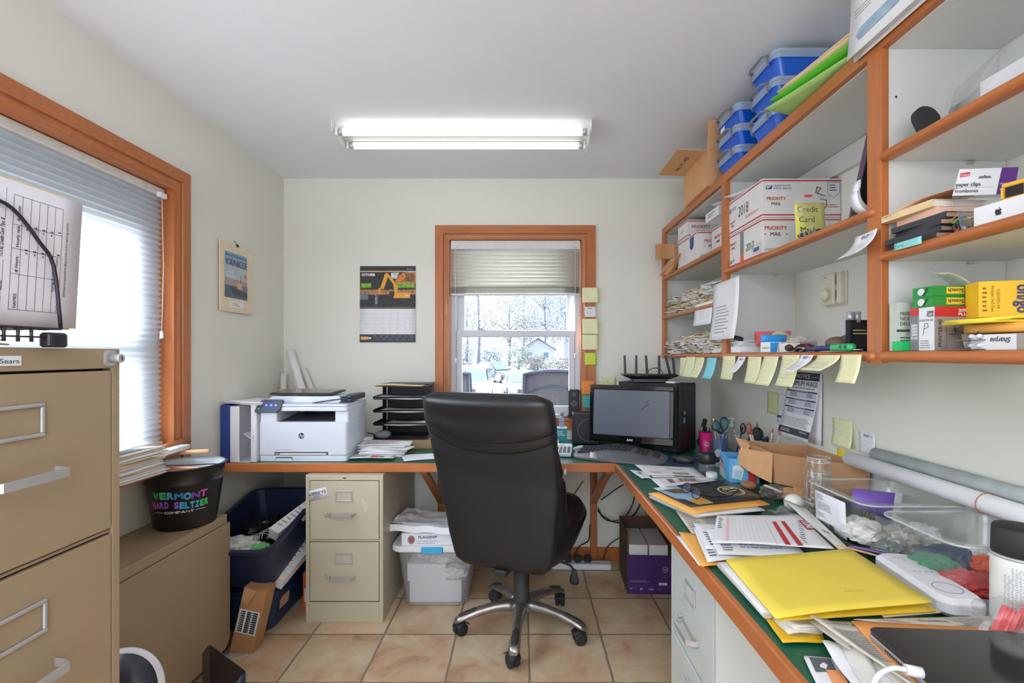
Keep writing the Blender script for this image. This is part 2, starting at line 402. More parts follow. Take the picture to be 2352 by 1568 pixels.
# ---- windows. local frame: u along wall, n into the room
VIN = mat('window_vinyl', (204, 206, 214), .4, var=.01)
GL = mat('window_glass', (235, 242, 245), .02, alpha=.0, var=0, glint=.003)
def casing(name, parent, M, u0, u1, z0, z1, wd=.078):      # mitred casing with an inner bead, in a wall plane (u, z), n toward the room
    b = MB(WX)
    prof = [(0, 0), (0, .019), (.052, .021), (.055, .013), (.064, .013), (.066, .018), (wd, .016), (wd, 0)]   # (distance inwards from the outer edge, height off the wall)
    def side(p0, p1, d, cut0, cut1, mt):
        b.m(mt); p0 = V(p0); p1 = V(p1); t = (p1-p0).normalized(); i = V(d); rg = []
        for p, sg, cut in ((p0, 1, cut0), (p1, -1, cut1)):
            rg.append([(q.x, q.y, q.z) for q in (V((p.x + i.x*a + t.x*sg*a*cut, p.y + i.y*a + t.y*sg*a*cut, h)) for a, h in prof)])
        b.loft(rg, True, False)
    b.push(M)
    o0, o1, t0, t1 = u0-wd, u1+wd, z0-wd, z1+wd
    side((o0, t1, 0), (o1, t1, 0), (0, -1, 0), 1, 1, WX)
    side((o0, t1, 0), (o0, t0, 0), (1, 0, 0), 1, 0, WZ)
    side((o1, t0, 0), (o1, t1, 0), (-1, 0, 0), 0, 1, WZ)
    b.m(WX).box(u0, u1, t0, z0-.004, 0, .016)
    b.pop(); return struct(name, b, parent)
def window(name, M, u0, u1, z0, z1, zmid, depth, stool, jamb):
    w_ = thing(name, None, None); w_['kind'] = 'structure'
    casing('casing', w_, M, u0, u1, z0, z1)
    b = MB(WZ).push(M)       # wood jamb liner
    b.box(u0, u0+.012, z0, z1, -depth, .013); b.box(u1-.012, u1, z0, z1, -depth, .013); b.m(WX).box(u0+.012, u1-.012, z1-.012, z1, -depth, .013)
    struct('jamb', b, w_)
    b = MB(WX).push(M).box(u0-.03, u1+.03, z0-.024, z0, -depth+.002, stool); struct('window_stool', b, w_, bev=.004)
    b = MB(VIN).push(M)      # vinyl frame
    n0, n1 = -TH+.01, -depth
    b.box(u0+.012, u0+.045, z0, z1-.012, n0, n1); b.box(u1-.045, u1-.012, z0, z1-.012, n0, n1); b.box(u0+.045, u1-.045, z1-.05, z1-.012, n0, n1); b.box(u0+.045, u1-.045, z0, z0+.03, n0, n1)
    b.box(u0+.045, u0+.05, z0+.03, z1-.05, n0, n1-.012); b.box(u1-.05, u1-.045, z0+.03, z1-.05, n0, n1-.012)
    struct('frame', b, w_, bev=.002)
    def sash(nm, a0, a1, c0, c1, na, nb, st=.036):
        b = MB(VIN).push(M); b.box(a0, a0+st, c0, c1, na, nb); b.box(a1-st, a1, c0, c1, na, nb); b.box(a0+st, a1-st, c0, c0+st, na, nb); b.box(a0+st, a1-st, c1-st, c1, na, nb)
        s_ = struct(nm, b, w_, bev=.002)
        b = MB(GL).push(M).box(a0+st, a1-st, c0+st, c1-st, (na+nb)/2-.002, (na+nb)/2+.002); struct('pane', b, s_)
        return s_
    m = (n0+n1)/2
    sash('upper_sash', u0+.05, u1-.05, zmid-.02, z1-.05, n0+.004, m-.002, .045)
    lo = sash('lower_sash', u0+.047, u1-.047, z0+.03, zmid+.02, m, n1-.006)
    for f in (.25, .75):
        b = MB(VIN).push(M).box(u0+(u1-u0)*f-.022, u0+(u1-u0)*f+.022, zmid+.02, zmid+.027, m+.002, n1-.008); b.m(GREYP).box(u0+(u1-u0)*f-.03, u0+(u1-u0)*f+.002, zmid+.027, zmid+.032, m+.004, n1-.012)
        struct('sash_lock', b, lo, bev=.002)
    return w_
MBK = face((0, YB, 0), (1, 0, 0), (0, 0, 1))     # back wall: x right, y up, z toward the room
MLF = face((XL, 0, 0), (0, 1, 0), (0, 0, 1))     # left wall seen from the room: +y to the right
window('window_1', MBK, *BW, 1.440, .05, .03, 0)
wl_ = thing('window_2', None, None); wl_['kind'] = 'structure'
casing('casing', wl_, MLF, *LW, .085)
b = MB(WZ).push(MLF).box(LW[0], LW[0]+.014, LW[2], LW[3], -.075, .013); b.box(LW[1]-.014, LW[1], LW[2], LW[3], -.075, .013); b.m(WY).box(LW[0], LW[1]+.002, LW[3]-.014, LW[3]+.002, -.075, .015); struct('jamb', b, wl_)
b = MB(WY).push(MLF).box(LW[0]-.02, LW[1]-.002, LW[2]-.026, LW[2], -.075, .035); struct('window_stool', b, wl_, bev=.004)
b = MB(VIN).push(MLF); n0, n1 = -TH+.005, -.075
for a0, a1, c0, c1 in ((LW[0]+.014, LW[0]+.09, LW[2], LW[3]), (LW[1]-.13, LW[1]-.014, LW[2], LW[3]), (LW[0], LW[1]-.13, LW[3]-.21, LW[3]-.014), (LW[0], LW[1]-.13, LW[2], LW[2]+.02), (LW[0], LW[1]-.13, 1.315, 1.385)): b.box(a0, a1, c0, c1, n0, n1)
struct('frame', b, wl_)
b = MB(GL).push(MLF).box(LW[0]+.09, LW[1]-.13, LW[2]+.02, LW[3]-.21, -.115, -.111); struct('pane', b, wl_)
portal((XL-TH-.01, (LW[0]+LW[1])/2, (LW[2]+LW[3])/2), (0, R(-90), 0), LW[3]-LW[2], LW[1]-LW[0])
portal(((BW[0]+BW[1])/2, YB+TH+.01, (BW[2]+BW[3])/2), (R(-90), 0, 0), BW[1]-BW[0], BW[3]-BW[2])
portal((-.15, YF-TH-.01, 1.06), (R(90), 0, 0), 2.3, 2.12)  # sky light through the doors added behind the camera
# ---- cellular shade at the left window
SH = mat('pleated_shade_fabric', (236, 240, 244), .9, var=.02, trans=.8)
RAIL = mat('shade_rail', (214, 212, 208), .5)
t = thing('cellular_shade', 'white pleated cellular shade drawn down over the bright window', 'window blind', (XL-.042, (LW[0]+LW[1])/2, 0))
hw = (LW[1]-LW[0])/2 - .022
zt, zb = LW[3]-.05, .935; n = 44
vs = []; fs = []
for k in range(2*n+1):
    z = zt - (zt-zb)*k/(2*n); o_ = .009 if k % 2 else -.006
    vs += [(o_, -hw, z), (o_, hw, z)]
for k in range(2*n): fs.append((2*k, 2*k+1, 2*k+3, 2*k+2))
MB(SH).add(vs, fs).obj('pleated_fabric', t)
MB(RAIL).box(-.02, .022, -hw, hw, zt, LW[3]-.016).obj('head_rail', t, bev=.004)
MB(RAIL).box(-.014, .016, -hw, hw, zb-.022, zb).obj('bottom_rail', t, bev=.004)
b = MB(WHP).tube([(.03, hw-.03, zt+.01), (.034, hw-.025, zt-.3), (.03, hw-.03, 1.40)], .0016, 6); b.obj('pull_cord', t)
b = MB(WHP).lathe([(.002, .02), (.006, .018), (.008, -.01), (.007, -.012)], 12); b.obj('cord_tassel', t, loc=(.03, hw-.03, 1.385))
MB(WHP).box(.022, .04, hw-.05, hw-.01, zt-.012, zt+.01).obj('cord_lock', t, bev=.003)
# ---- mini blind at the back window
SLAT = mat('cream_slat', (222, 219, 206), .45, var=.02)
t = thing('horizontal_blind', 'cream slatted blind pulled a third of the way down the back window', 'window blind', ((BW[0]+BW[1])/2, YB+.02, 0))
hw = (BW[1]-BW[0])/2 - .02
MB(RAIL).box(-hw, hw, -.018, .018, 2.005, 2.031).obj('head_rail', t, bev=.002)
b = MB(RAIL).box(-hw, hw, -.022, -.018, 1.975, 2.03); b.obj('valance', t, bev=.002)
def slat(z, tilt, nm='slat'):
    b = MB(SLAT); a = R(tilt); P = []
    for k in range(5):
        s_ = (k-2)/2; h_ = .0125; c_ = .0015*(1-s_*s_); P.append((s_*h_*math.cos(a), s_*h_*math.sin(a)+c_))
    b.grid(lambda u, v: (-hw+2*hw*u, P[int(round(v*4))][0], z+P[int(round(v*4))][1]), 1, 4, .0006); return b.obj(nm, t)
for i in range(10): slat(1.955-i*.0235, -58)
for i in range(16): slat(1.737-i*.0025, 0)
MB(RAIL).box(-hw, hw, -.014, .014, 1.682, 1.695).obj('bottom_rail', t, bev=.003)
for sx in (-1, 1):
    MB(WHP).tube([(sx*(hw-.03), -.024, 2.0), (sx*(hw-.03), -.024, 1.28 if sx < 0 else 1.31)], .0014, 6).obj('pull_cord', t)
    MB(WHP).lathe([(.002, .02), (.006, .018), (.0075, -.012), (.006, -.014)], 10).obj('cord_tassel', t, loc=(sx*(hw-.03), -.024, 1.265 if sx < 0 else 1.295))
    MB(RAIL).box(sx*(hw-.03)-.01, sx*(hw-.03)+.01, -.03, -.022, 1.985, 2.0).obj('cord_lock', t)
# ---------------------------------------------------------------- ceiling light
FIXW = mat('white_enamel', (232, 234, 232), .35, var=.01)
TUBE = mat('lit_fluorescent_tube', (255, 255, 255), .4, emit=(255, 253, 244), es=.75)
FILL_TUBE = mat('added_fill_tube', (255, 255, 255), .4, emit=(244, 249, 255), es=15.5)  # strong emission for the unseen fill fixtures added behind the camera
def fixture(label, y0, TUBE=TUBE, drop=0):
    t = thing('fluorescent_ceiling_light', label, 'ceiling light', (-.288, y0, ZC-drop))
    for sx in (-.5, .5):
        if drop: MB(FIXW).tube([(sx, .11, -.001), (sx, .11, drop-.001)], .004, 6).obj('hanging_rod', t)  # the added fill fixtures hang low to light the ceiling too
    b = MB(FIXW)
    q_ = .048 if drop else 0; b.prism([(.03+q_, -.0005), (.20-q_, -.0005), (.172-q_, -.032), (.058+q_, -.032)], -.615, .615)
    bb_ = MB(FIXW); bb_.v = [V((p.z, p.x, p.y)) for p in b.v]; bb_.f = [tuple(reversed(f)) for f in b.f]; bb_.mi = b.mi; bb_.sm = b.sm
    bb_.obj('reflector_body', t)
    for sx in (-1, 1):
        e = MB(FIXW); e.push(face((sx*.617-.001, 0, 0), (0, 1, 0), (0, 0, 1)))
        e.prism([(0, -.001), (.012, -.001), (.22, -.001), (.225, -.072), (.20, -.076), (.002, -.055)], -.0015, .0015); e.obj('end_plate', t)
    for yy, zz in ((.035, -.049), (.187, -.049)):
        b = MB(TUBE); b.push(Mx.Translation((0, yy, zz)) @ RY(90)); b.lathe([(.0165, -.575), (.0165, .575)], 20); tb = b.obj('tube', t)
        for sx in (-1, 1):
            b = MB(CHROME); b.push(Mx.Translation((sx*.586, yy, zz)) @ RY(90)); b.lathe([(.0165, -.011), (.0165, .011)], 20); b.obj('tube_cap', tb)
            b = MB(FIXW).box(sx*.604-.007, sx*.604+.007, yy-.012, yy+.012, zz-.018, -.03); b.obj('lamp_holder', t, bev=.003)
    return t
fixture('twin tube fluorescent shop light on ceiling above the desk', 2.31)
fixture('added twin tube fill light, unseen behind the camera', -.45, FILL_TUBE, .42)  # unseen fixture added to brighten the room from behind
fixture('added twin tube fill light, unseen, near the added glazed doors', -1.3, FILL_TUBE, .42)  # another unseen fixture added as fill
# ---------------------------------------------------------------- worktop
LAM = mat('green_laminate', (18, 92, 74), .3, var=.05, scale=40)
DZ, DY, DX = .765, 2.41, .457
t = thing('worktop', 'L-shaped green laminate worktop with an orange wood edge along back and right walls', 'desk', (0, 0, 0))
b = MB(LAM); i_ = .014
XW, XE, YW = XL+.001, XR-.001, YB-.001; b.prism([(XW, DY+i_), (DX+i_, DY+i_), (DX+i_, .3), (XE, .3), (XE, YW), (XW, YW)], DZ-.006, DZ+.0005); b.obj('laminate_top', t)
MB(mat('chipboard', (150, 120, 88), .9)).prism([(XW, DY+i_), (DX+i_, DY+i_), (DX+i_, .3), (XE, .3), (XE, YW), (XW, YW)], DZ-.03, DZ-.0065).obj('board_core', t)
def nose(p, q, s0, s1, mt):      # rounded wooden edge band
    b = MB(mt); p = V(p); q = V(q); d = (q-p).normalized(); o = V((d.y, -d.x, 0)); rg = []
    pr = [(0, 0), (0, -.044), (.011, -.044), (.014, -.041), (.014, -.004), (.011, 0)]
    for c, sg in ((p, s0), (q, s1)): rg.append([c + o*(a-.014) + d*(sg*(a-.014)) + V((0, 0, DZ+.001+z)) for a, z in pr])
    return b.loft(rg, True, False).obj('edge_band', t)
nose((XW, DY, 0), (DX, DY, 0), 0, -1, WX); nose((DX, DY, 0), (DX, .3, 0), -1, 0, WY)
def bracket(x):
    b = MB(WZ).box(x-.019, x+.019, YB-.045, YB-.001, 0, .735-.016); b.m(WY).box(x-.019, x+.019, DY+.09, YB-.046, .69, .7195)
    b.push(face((x-.018, 0, 0), (0, 1, 0), (0, 0, 1))); b.m(WZ).prism([(YB-.046, .42), (YB-.046, .37), (DY+.10, .70), (DY+.15, .70)], 0, .036); b.pop()
    b.obj('bracket', t, bev=.002)
bracket(-.512); bracket(.448); 
# ---------------------------------------------------------------- filing cabinets
TAN = mat('tan_enamel', (156, 136, 110), .42, var=.02, scale=5)
PUTTY = mat('putty_enamel', (184, 176, 154), .45, var=.03, scale=6)
GREYE = mat('pale_grey_enamel', (196, 202, 200), .4, var=.02)
HOLE = mat('dark_gap', (26, 24, 22), .8)
def drawer(t, Mf, x0, x1, z0, z1, mt, lab, hz, hx=None, latch=True):
    """Mf: print plane of the cabinet front (x right, y up)."""
    d_ = MB(mt).push(Mf).box(x0, x1, z0, z1, 0, .013).obj('drawer', t, bev=.002)
    cx = (x0+x1)/2
    lx, lz = lab; w2, h2 = .042, .027
    b = MB(CHROME).push(Mf)
    for a in ((lx-w2, lx+w2, lz+h2-.006, lz+h2), (lx-w2, lx+w2, lz-h2, lz-h2+.006), (lx-w2, lx-w2+.006, lz-h2+.006, lz+h2-.006), (lx+w2-.006, lx+w2, lz-h2+.006, lz+h2-.006)): b.box(*a, .0132, .018)
    b.obj('label_holder', d_, bev=.0015)
    hx = cx if hx is None else hx
    b = MB(CHROME).push(Mf); P = []
    for q in (-1, -.96, -.82, 0, .82, .96, 1): P.append((hx+.062*q, hz, .014 + (0 if abs(q) == 1 else .018 if abs(q) > .9 else .032)))
    rg = [[(p[0], p[1]+dy, p[2]+dz) for dy, dz in ((-.007, -.002), (.007, -.002), (.007, .003), (-.007, .003))] for p in P]
    b.loft(rg, True, False).obj('handle', d_, bev=.001)
    if latch: MB(CHROME).push(Mf).box(hx-.088, hx-.074, hz-.006, hz+.008, .013, .026).obj('latch', d_, bev=.002)
    return d_
def cabinet(name, label, Mf, w, d, h, mt, top, drawers, **k):
    t = thing(name, label, 'filing cabinet')
    b = MB(mt).push(Mf)
    b.box(0, .018, 0, h, -d, .012); b.box(w-.018, w, 0, h, -d, .012); b.box(.018, w-.018, top, h, -d, .012); b.box(.018, w-.018, 0, drawers[-1][0]-.006, -d, .012)
    for a, c in zip(drawers, drawers[1:]): b.box(.018, w-.018, c[1]+.003, a[0]-.003, -d, .008)
    b.obj('body', t, bev=.002)
    MB(HOLE).push(Mf).box(.019, w-.019, .03, h-.02, -d+.02, -.006).obj('interior', t)
    for (z0, z1, lab, hz, hx) in drawers: drawer(t, Mf, .021, w-.021, z0, z1, mt, lab, hz, hx, **k)
    return t
Mc = face((-1.056, 2.385, 0), (1, 0, 0), (0, 0, 1))
t = cabinet('filing_cabinet', 'putty two-drawer filing cabinet with a white sticker under the back desk', Mc, .377, .66, .7195, PUTTY, .692, [(.405, .689, (.186, .616), .528, .182), (.105, .39, (.186, .314), .222, .182)])
b = MB(WHP).push(Mc @ T(.022, .59, .0135) @ RZ(13)); b.sheet(.092, .052, 1, 1, .0003, .0004); b.m(INK).text('LIBBEYS', .004, .026, .020, width=.082, bold=.02, z=.0008)
b.m(GREYINK).lines(.02, .008, .05, .014, 3); b.m(REDINK).lines(.03, .018, .03, .006, 1); tag(b.obj('sticker', [c for c in t.children if c.name.startswith('drawer')][0]), 'white shop sticker')
MB(HOLE).push(Mc).box(.182, .198, .701, .706, .012, .0128).obj('lock_slot', t)
b = MB(mat('tape_residue', (196, 189, 170), .5)).push(Mc).poly([(.272, .60), (.285, .598), (.305, .57), (.300, .545), (.288, .54), (.276, .565)], .0134); b.obj('tape_residue', [c for c in t.children if c.name.startswith('drawer')][0])
Mw = face((.509, 1.628, 0), (0, -1, 0), (0, 0, 1))
cabinet('filing_cabinet', 'pale grey two-drawer filing cabinet below the right desk edge', Mw, .381, .66, .7195, GREYE, .692, [(.405, .689, (.19, .6), .492, .20), (.105, .39, (.19, .314), .2, .20)])
X4 = -.79
Mt = face((X4, .485, 0), (0, 1, 0), (0, 0, 1))
t = cabinet('filing_cabinet', 'tall tan filing cabinet with chrome pulls at the left edge', Mt, .457, .715, 1.316, TAN, 1.279, [(.978, 1.275, (.262, 1.2), 1.113, .262), (.668, .966, (.266, .882), .795, .262), (.358, .656, (.266, .57), .485, .262), (.05, .346, (.266, .26), .175, .262)], latch=False)
b = MB(CHROME).push(Mt); b.push(T(.432, 1.298, .012)); b.rbox(0, 0, 0, .024, .030, .004, .008); b.lathe([(.0085, .004), (.0085, .022), (.0075, .024)], 16); b.m(HOLE).rect(-.001, -.004, .002, .008, .0245); b.obj('lock', t)
b = MB(WHP).push(Mt).box(.235, .270, 1.288, 1.303, .012, .0135); b.m(INK).text('Sears', .2385, 1.2915, .0105, width=.028, z=.0139); tag(b.obj('name_plate', t), 'small white store badge')
# low tan cabinet behind it
t = thing('storage_cabinet', 'low tan metal cabinet with the black bucket standing on it', 'cabinet')
b = MB(TAN).box(XL+.004, -1.272, .96, 2.098, .583, .62); b.obj('top', t, bev=.002)
b = MB(TAN).box(XL+.004, -1.285, .96, 2.105, .05, .582); b.obj('body', t)
b = MB(TAN); b.push(face((-1.2845, .96, 0), (0, 1, 0), (0, 0, 1))).prism([(0, .052), (1.12, .052), (1.15, .085), (1.15, .581), (0, .581)], 0, .019); b.obj('door', t, bev=.002)
b = MB(HOLE)
for y in (1.02, 2.04): b.box(XL+.01, -1.31, y, y+.04, 0, .05)
b.obj('plinth', t)
# ---------------------------------------------------------------- office chair
LEA = mat('black_leather', (21, 21, 25), .38, var=.12, scale=30, bump=.22, bscale=420, spec=.6)
LEA2 = mat('black_bonded_leather', (24, 24, 27), .5, var=.1, scale=20, bump=.25, bscale=500)
ALU = mat('dusty_aluminium', (160, 154, 150), .34, metal=.85, var=.14, scale=14)
RUB = mat('dusty_black_rubber', (52, 50, 50), .65, var=.25, scale=30)
ch = thing('office_chair', 'high-backed black leather office chair on a five-star wheeled base', 'chair', (-.004, 2.325, 0), -20)
def se(cx, cy, z, a, b_, e=3.2, n=40, tz=0):
    o = []
    for i in range(n):
        th = 2*math.pi*i/n; c, s_ = math.cos(th), math.sin(th)
        x = a*math.copysign(abs(c)**(2/e), c); y = b_*math.copysign(abs(s_)**(2/e), s_)
        o.append((cx+x, cy+y, z + tz*y))
    return o
def interp(tab, z):
    for p, q in zip(tab, tab[1:]):
        if p[0] <= z <= q[0]:
            f = (z-p[0])/(q[0]-p[0]); f = f*f*(3-2*f)*.5 + f*.5
            return [p[i]+(q[i]-p[i])*f for i in range(len(p))]
    return list(tab[-1]) if z > tab[-1][0] else list(tab[0])
# (z, centre y, half width, half depth)
BK = [(.385, -.235, .185, .02), (.42, -.24, .225, .036), (.55, -.252, .248, .042), (.75, -.275, .275, .044), (.95, -.325, .282, .046), (1.05, -.352, .282, .048), (1.12, -.372, .276, .05), (1.147, -.382, .25, .032)]
def layer(tab, z0, z1, n, dy=0, grow=0, gd=0, e=3.2, endr=.0, scoop=None):
    rg = []
    for k in range(n+1):
        f = k/n; z = z0+(z1-z0)*f; q = interp(tab, z); s_ = 1.0
        if endr:
            dd = min(z-z0, z1-z)
            if dd < endr: s_ = max(.12, math.sqrt(max(0, 1-(1-dd/endr)**2)))
        r = se(-.020*max(0, (z-.5)/.6), q[1]+dy, z, q[2]+grow-(1-s_)*.035, (q[3]+gd)*(.35+.65*s_), e, 48)
        if scoop: r = [scoop(p, f) for p in r]
        rg.append(r)
    return rg
b = MB(LEA2).loft(layer(BK, .385, 1.10, 26, e=4)); b.obj('back_shell', ch)
def pil(p, f):      # lower edge of the headrest wrap sags in the middle
    x, y, z = p; s_ = (1 - (x/.29)**2)
    return (x, y, z - (1-f)*.052*max(0, s_))
b = MB(LEA).loft(layer(BK, .985, 1.150, 16, dy=-.002, grow=.006, gd=.014, endr=.03, e=3.4, scoop=pil)); b.obj('headrest', ch)
def pil2(p, f):
    x, y, z = p; s_ = (1 - (x/.29)**2); return (x, y, z - (1-f)*.062*max(0, s_))
b = MB(LEA).loft(layer(BK, .955, 1.03, 10, dy=-.001, grow=.003, gd=.008, endr=.02, e=3.6, scoop=pil2)); b.obj('headrest_band', ch)
PAD = [(.45, -.10, .22, .05), (.52, -.11, .25, .075), (.62, -.135, .262, .075), (.75, -.18, .272, .062), (.9, -.235, .262, .058), (1.0, -.28, .262, .058), (1.08, -.305, .262, .058), (1.14, -.325, .24, .04)]
b = MB(LEA).loft(layer(PAD, .45, .80, 18, endr=.05, e=2.6)); b.loft(layer(PAD, .775, .93, 12, endr=.04, e=2.6)); b.loft(layer(PAD, .90, 1.135, 14, endr=.05, e=2.8)); b.obj('back_cushion', ch)
SC = [(.385, .0, .215, .20), (.42, .01, .25, .25), (.47, .02, .27, .285), (.52, .03, .275, .295), (.555, .03, .255, .275), (.57, .03, .20, .22)]
b = MB(LEA).loft([se(0, q[1]+.015, q[0], q[2], q[3], 3.4, 48, tz=.1) for q in SC]); b.obj('seat', ch)
b = MB(LEA).tube([(x, y, z) for x, y, z in se(0, .045, .505, .277, .296, 3.4, 48, tz=.1)], .004, 6, closed=True); b.obj('seat_piping', ch)
b = MB(BLKM).box(-.11, .11, -.14, .12, .345, .385, .012); b.box(-.03, .03, -.27, -.12, .36, .385, .006); b.obj('tilt_mechanism', ch)
b = MB(BLKM).tube([(.10, -.02, .362), (.2, -.03, .36), (.25, -.04, .352), (.265, -.042, .335)], .006); b.push(T(.268, -.043, .27)); b.lathe([(.012, 0), (.021, .006), (.022, .02), (.012, .06), (.008, .07)], 12, sy=.5); b.obj('lever', ch)
b = MB(RUB).lathe([(.046, .118), (.044, .128), (.038, .15), (.036, .27), (.033, .272), (.033, .30), (.028, .302), (.028, .352)], 28); b.obj('gas_column', ch)
b = MB(ALU).lathe([(.052, .098), (.062, .106), (.062, .122), (.05, .134), (.045, .136)], 28); hub = b.obj('base_hub', ch)
leg = None
for k, a in enumerate((-96, -24, 48, 120, 192)):
    A = a + 20
    if leg is None:
        b = MB(ALU); rg = []
        for r_, zc, hw_, hh in ((.03, .118, .034, .022), (.07, .122, .027, .022), (.13, .119, .022, .018), (.2, .107, .021, .016), (.26, .092, .024, .014), (.30, .080, .026, .012), (.318, .071, .016, .008)):
            rg.append([(r_, y*hw_, zc+z*hh) for y, z in ((-1, -.6), (-.92, .3), (-.6, .85), (0, 1), (.6, .85), (.92, .3), (1, -.6), (.75, -1), (-.75, -1))])
        b.loft(rg); leg = b.obj('leg', ch)
        b = MB(RUB); rg = []
        for r_, zc, hw_ in ((.215, .1185, .008), (.225, .118, .014), (.265, .106, .016), (.29, .098, .013), (.298, .095, .006)): rg.append([(r_, -hw_, zc-.004), (r_, -hw_*.5, zc+.0025), (r_, hw_*.5, zc+.0025), (r_, hw_, zc-.004)])
        b.loft(rg); b.obj('foot_pad', leg)
        b = MB(BLKM); b.lathe([(.006, .04), (.006, .074)], 10, cx=.3); b.push(T(.3, 0, .0285) @ RZ(35))
        for s_ in (-1, 1):
            b.push(T(0, s_*.014, 0) @ RX(90)); b.lathe([(.018, -.010), (.0275, -.008), (.0285, 0), (.0275, .008), (.02, .010)], 24, cx=-.012); b.pop()
        b.push(T(-.004, 0, 0)); b.box(-.022, .022, -.003, .003, -.012, .02); b.grid(lambda u, v: (-.012+.031*math.cos(R(20+130*u)), -.026+.052*v, .031*math.sin(R(20+130*u))), 8, 1, .003); b.obj('caster', leg)
        leg.rotation_euler = (0, 0, R(A))
    else:
        c = copy_tree(leg, ch); c.rotation_euler = (0, 0, R(A))
MB(mat('worn_patch', (176, 164, 140), .8)).ell((.2865, -.27, .83), (.006, .005, .013), 8, 5).obj('worn_patch', ch)
# ---------------------------------------------------------------- shelving on the right wall
SX = .886
t = thing('wall_shelving', 'white shelving unit with rounded cherry wood edges on the right wall', 'shelves')
YA, YP1, YP2, YE = 3.095, 2.17, 1.229, .22
def panel(y0, y1, z0=1.289, z1=2.06): MB(MEL).box(SX+.019, XR-.001, y0, y1, z0, z1).obj('divider_panel', t)
panel(YA-.02, YA); panel(YP1-.036, YP1-.018); panel(YP1-.018, YP1); panel(YP2-.024, YP2-.006)
MB(MEL).box(SX+.019, XR-.001, YE, YA, 2.06, 2.078).obj('top_panel', t)
def face_post(y0, y1): MB(WZ).box(SX, SX+.019, y0, y1, 1.283, 2.062).obj('face_post', t, bev=.001)
face_post(YA-.05, YA); face_post(YP1-.05, YP1); face_post(YP2-.026, YP2+.024); 
MB(WY).box(SX, SX+.019, YE, YA, 2.062, 2.10).obj('top_rail', t, bev=.001)
MB(MEL).box(XR-.02, XR-.001, YE, YP2-.025, 1.98, 2.058).obj('cleat', t); MB(MEL).box(XR-.02, XR-.001, YP2-.005, YP1-.037, 1.98, 2.058).obj('cleat', t)
def shelf(y0, y1, z, th=.02, over=0):
    s_ = MB(MEL).box(SX+.012, XR-.001, y0, y1, z-th+.001, z).obj('shelf', t)
    b = MB(WY); pr = [(SX+.02, z+.001), (SX+.002, z+.001)] + [(SX+.002+.013*math.cos(R(a)), z+.001-(th+.002)/2+(th+.002)/2*math.sin(R(a))) for a in range(105, 256, 15)] + [(SX+.002, z-th-.001), (SX+.02, z-th-.001)]
    e0, e1 = y0-over, y1+over
    b.loft([[(x, y, zz) for x, zz in pr] for y in (e0+.012, e1-.012)], True, False)
    cx_, cz_ = SX+.01, z-th/2
    for y, y2 in ((e0+.012, e0), (e1-.012, e1)):
        b.loft([[(x, y, zz) for x, zz in pr], [(cx_+(x-cx_)*.9, y+(y2-y)*.6, cz_+(zz-cz_)*.9) for x, zz in pr], [(cx_+(x-cx_)*.55, y2, cz_+(zz-cz_)*.55) for x, zz in pr]], True, False)
    b.obj('nosing', s_)
    return s_
ZA, ZB, ZM, ZBT = 1.790, 1.545, 1.675, 1.312
shelf(YP1+.001, YA-.021, ZA); shelf(YP1+.001, YA-.021, ZB); shelf(YP1+.001, YA-.021, ZBT-.003, .02, .0)
shelf(YP2-.005, YP1-.037, ZM); shelf(YP2-.005, YP1-.037, ZBT, .023)
shelf(YE, YP2-.025, 1.802); shelf(YE, YP2-.025, 1.555); shelf(YE, YP2-.025, ZBT, .024, .0)
MB(WY).box(SX-.018, SX-.0125, YE, YP2-.008, ZBT-.02, ZBT-.004).obj('edge_lip', t) if False else None
for y, z in ((YP2-.024, 1.781), (YP2-.024, 1.534), (YP1-.037, 1.654)):
    MB(CHROME).box(XR-.10, XR-.085, y-.008, y, z-.006, z-.001).obj('shelf_pin', t)
b = MB(HOLE); b.push(face((0, YP2-.0242, 0), (1, 0, 0), (0, 0, 1))); b.disc(SX+.038, 1.942, .003, .0003); b.obj('pin_hole', t)
# ---------------------------------------------------------------- sheets of paper
ZD = DZ + .0012
def sheetobj(name, label, cat, c, w, h, rz, m=None, curl=.004, ink=None, group=None, seed=0, nx=8, ny=8, th=.0008, tilt=(0, 0), fn=None, rot=None):
    b = MB(m or PAPER); sd = seed*7.3
    def wp(p):
        u, v = (p.x)/w, (p.y)/h
        z = curl*(noise.noise(V((u*1.3+sd, v*1.3, sd)))+.5) + p.z if curl else p.z
        if fn: z += fn(u, v)
        return V((p.x, p.y, z))
    b.warp = wp; b.push(T(-w/2, -h/2)); b.sheet(w, h, nx, ny, th)
    if ink: ink(b, w, h)
    b.pop()
    o = b.obj(name); o.location = c; o.rotation_euler = rot if rot else (tilt[0], tilt[1], R(rz))
    return tag(o, label, cat, group)
def pile(n, name, label, cat, c, w, h, rz, group, dz=.0022, m=None, jit=.012, jr=7, seed=1, curl=.002, mats=None):
    rnd = random.Random(seed); o0 = None
    for i in range(n):
        loc = (c[0]+rnd.uniform(-jit, jit), c[1]+rnd.uniform(-jit, jit), c[2]+i*dz); rr = rz+rnd.uniform(-jr, jr)
        if o0 is None or mats: o0 = sheetobj(name, label, cat, loc, w*rnd.uniform(.93, 1.03), h*rnd.uniform(.9, 1.03), rr, (mats[i % len(mats)] if mats else m), curl, None, group, seed+i, 5, 5, dz*.7)
        else: dup(o0, label, loc, (0, 0, R(rr)), group)
    return c[2]+n*dz
def letter(b, w, h, n=12, logo=None):
    b.m(GREYINK).lines(w*.1, h*.1, w*.8, h*.72, n)
def env_ink(b, w, h):
    b.m(GREYINK).lines(w*.05, h*.72, w*.3, h*.2, 3); b.m(INK).lines(w*.42, h*.3, w*.36, h*.25, 3)
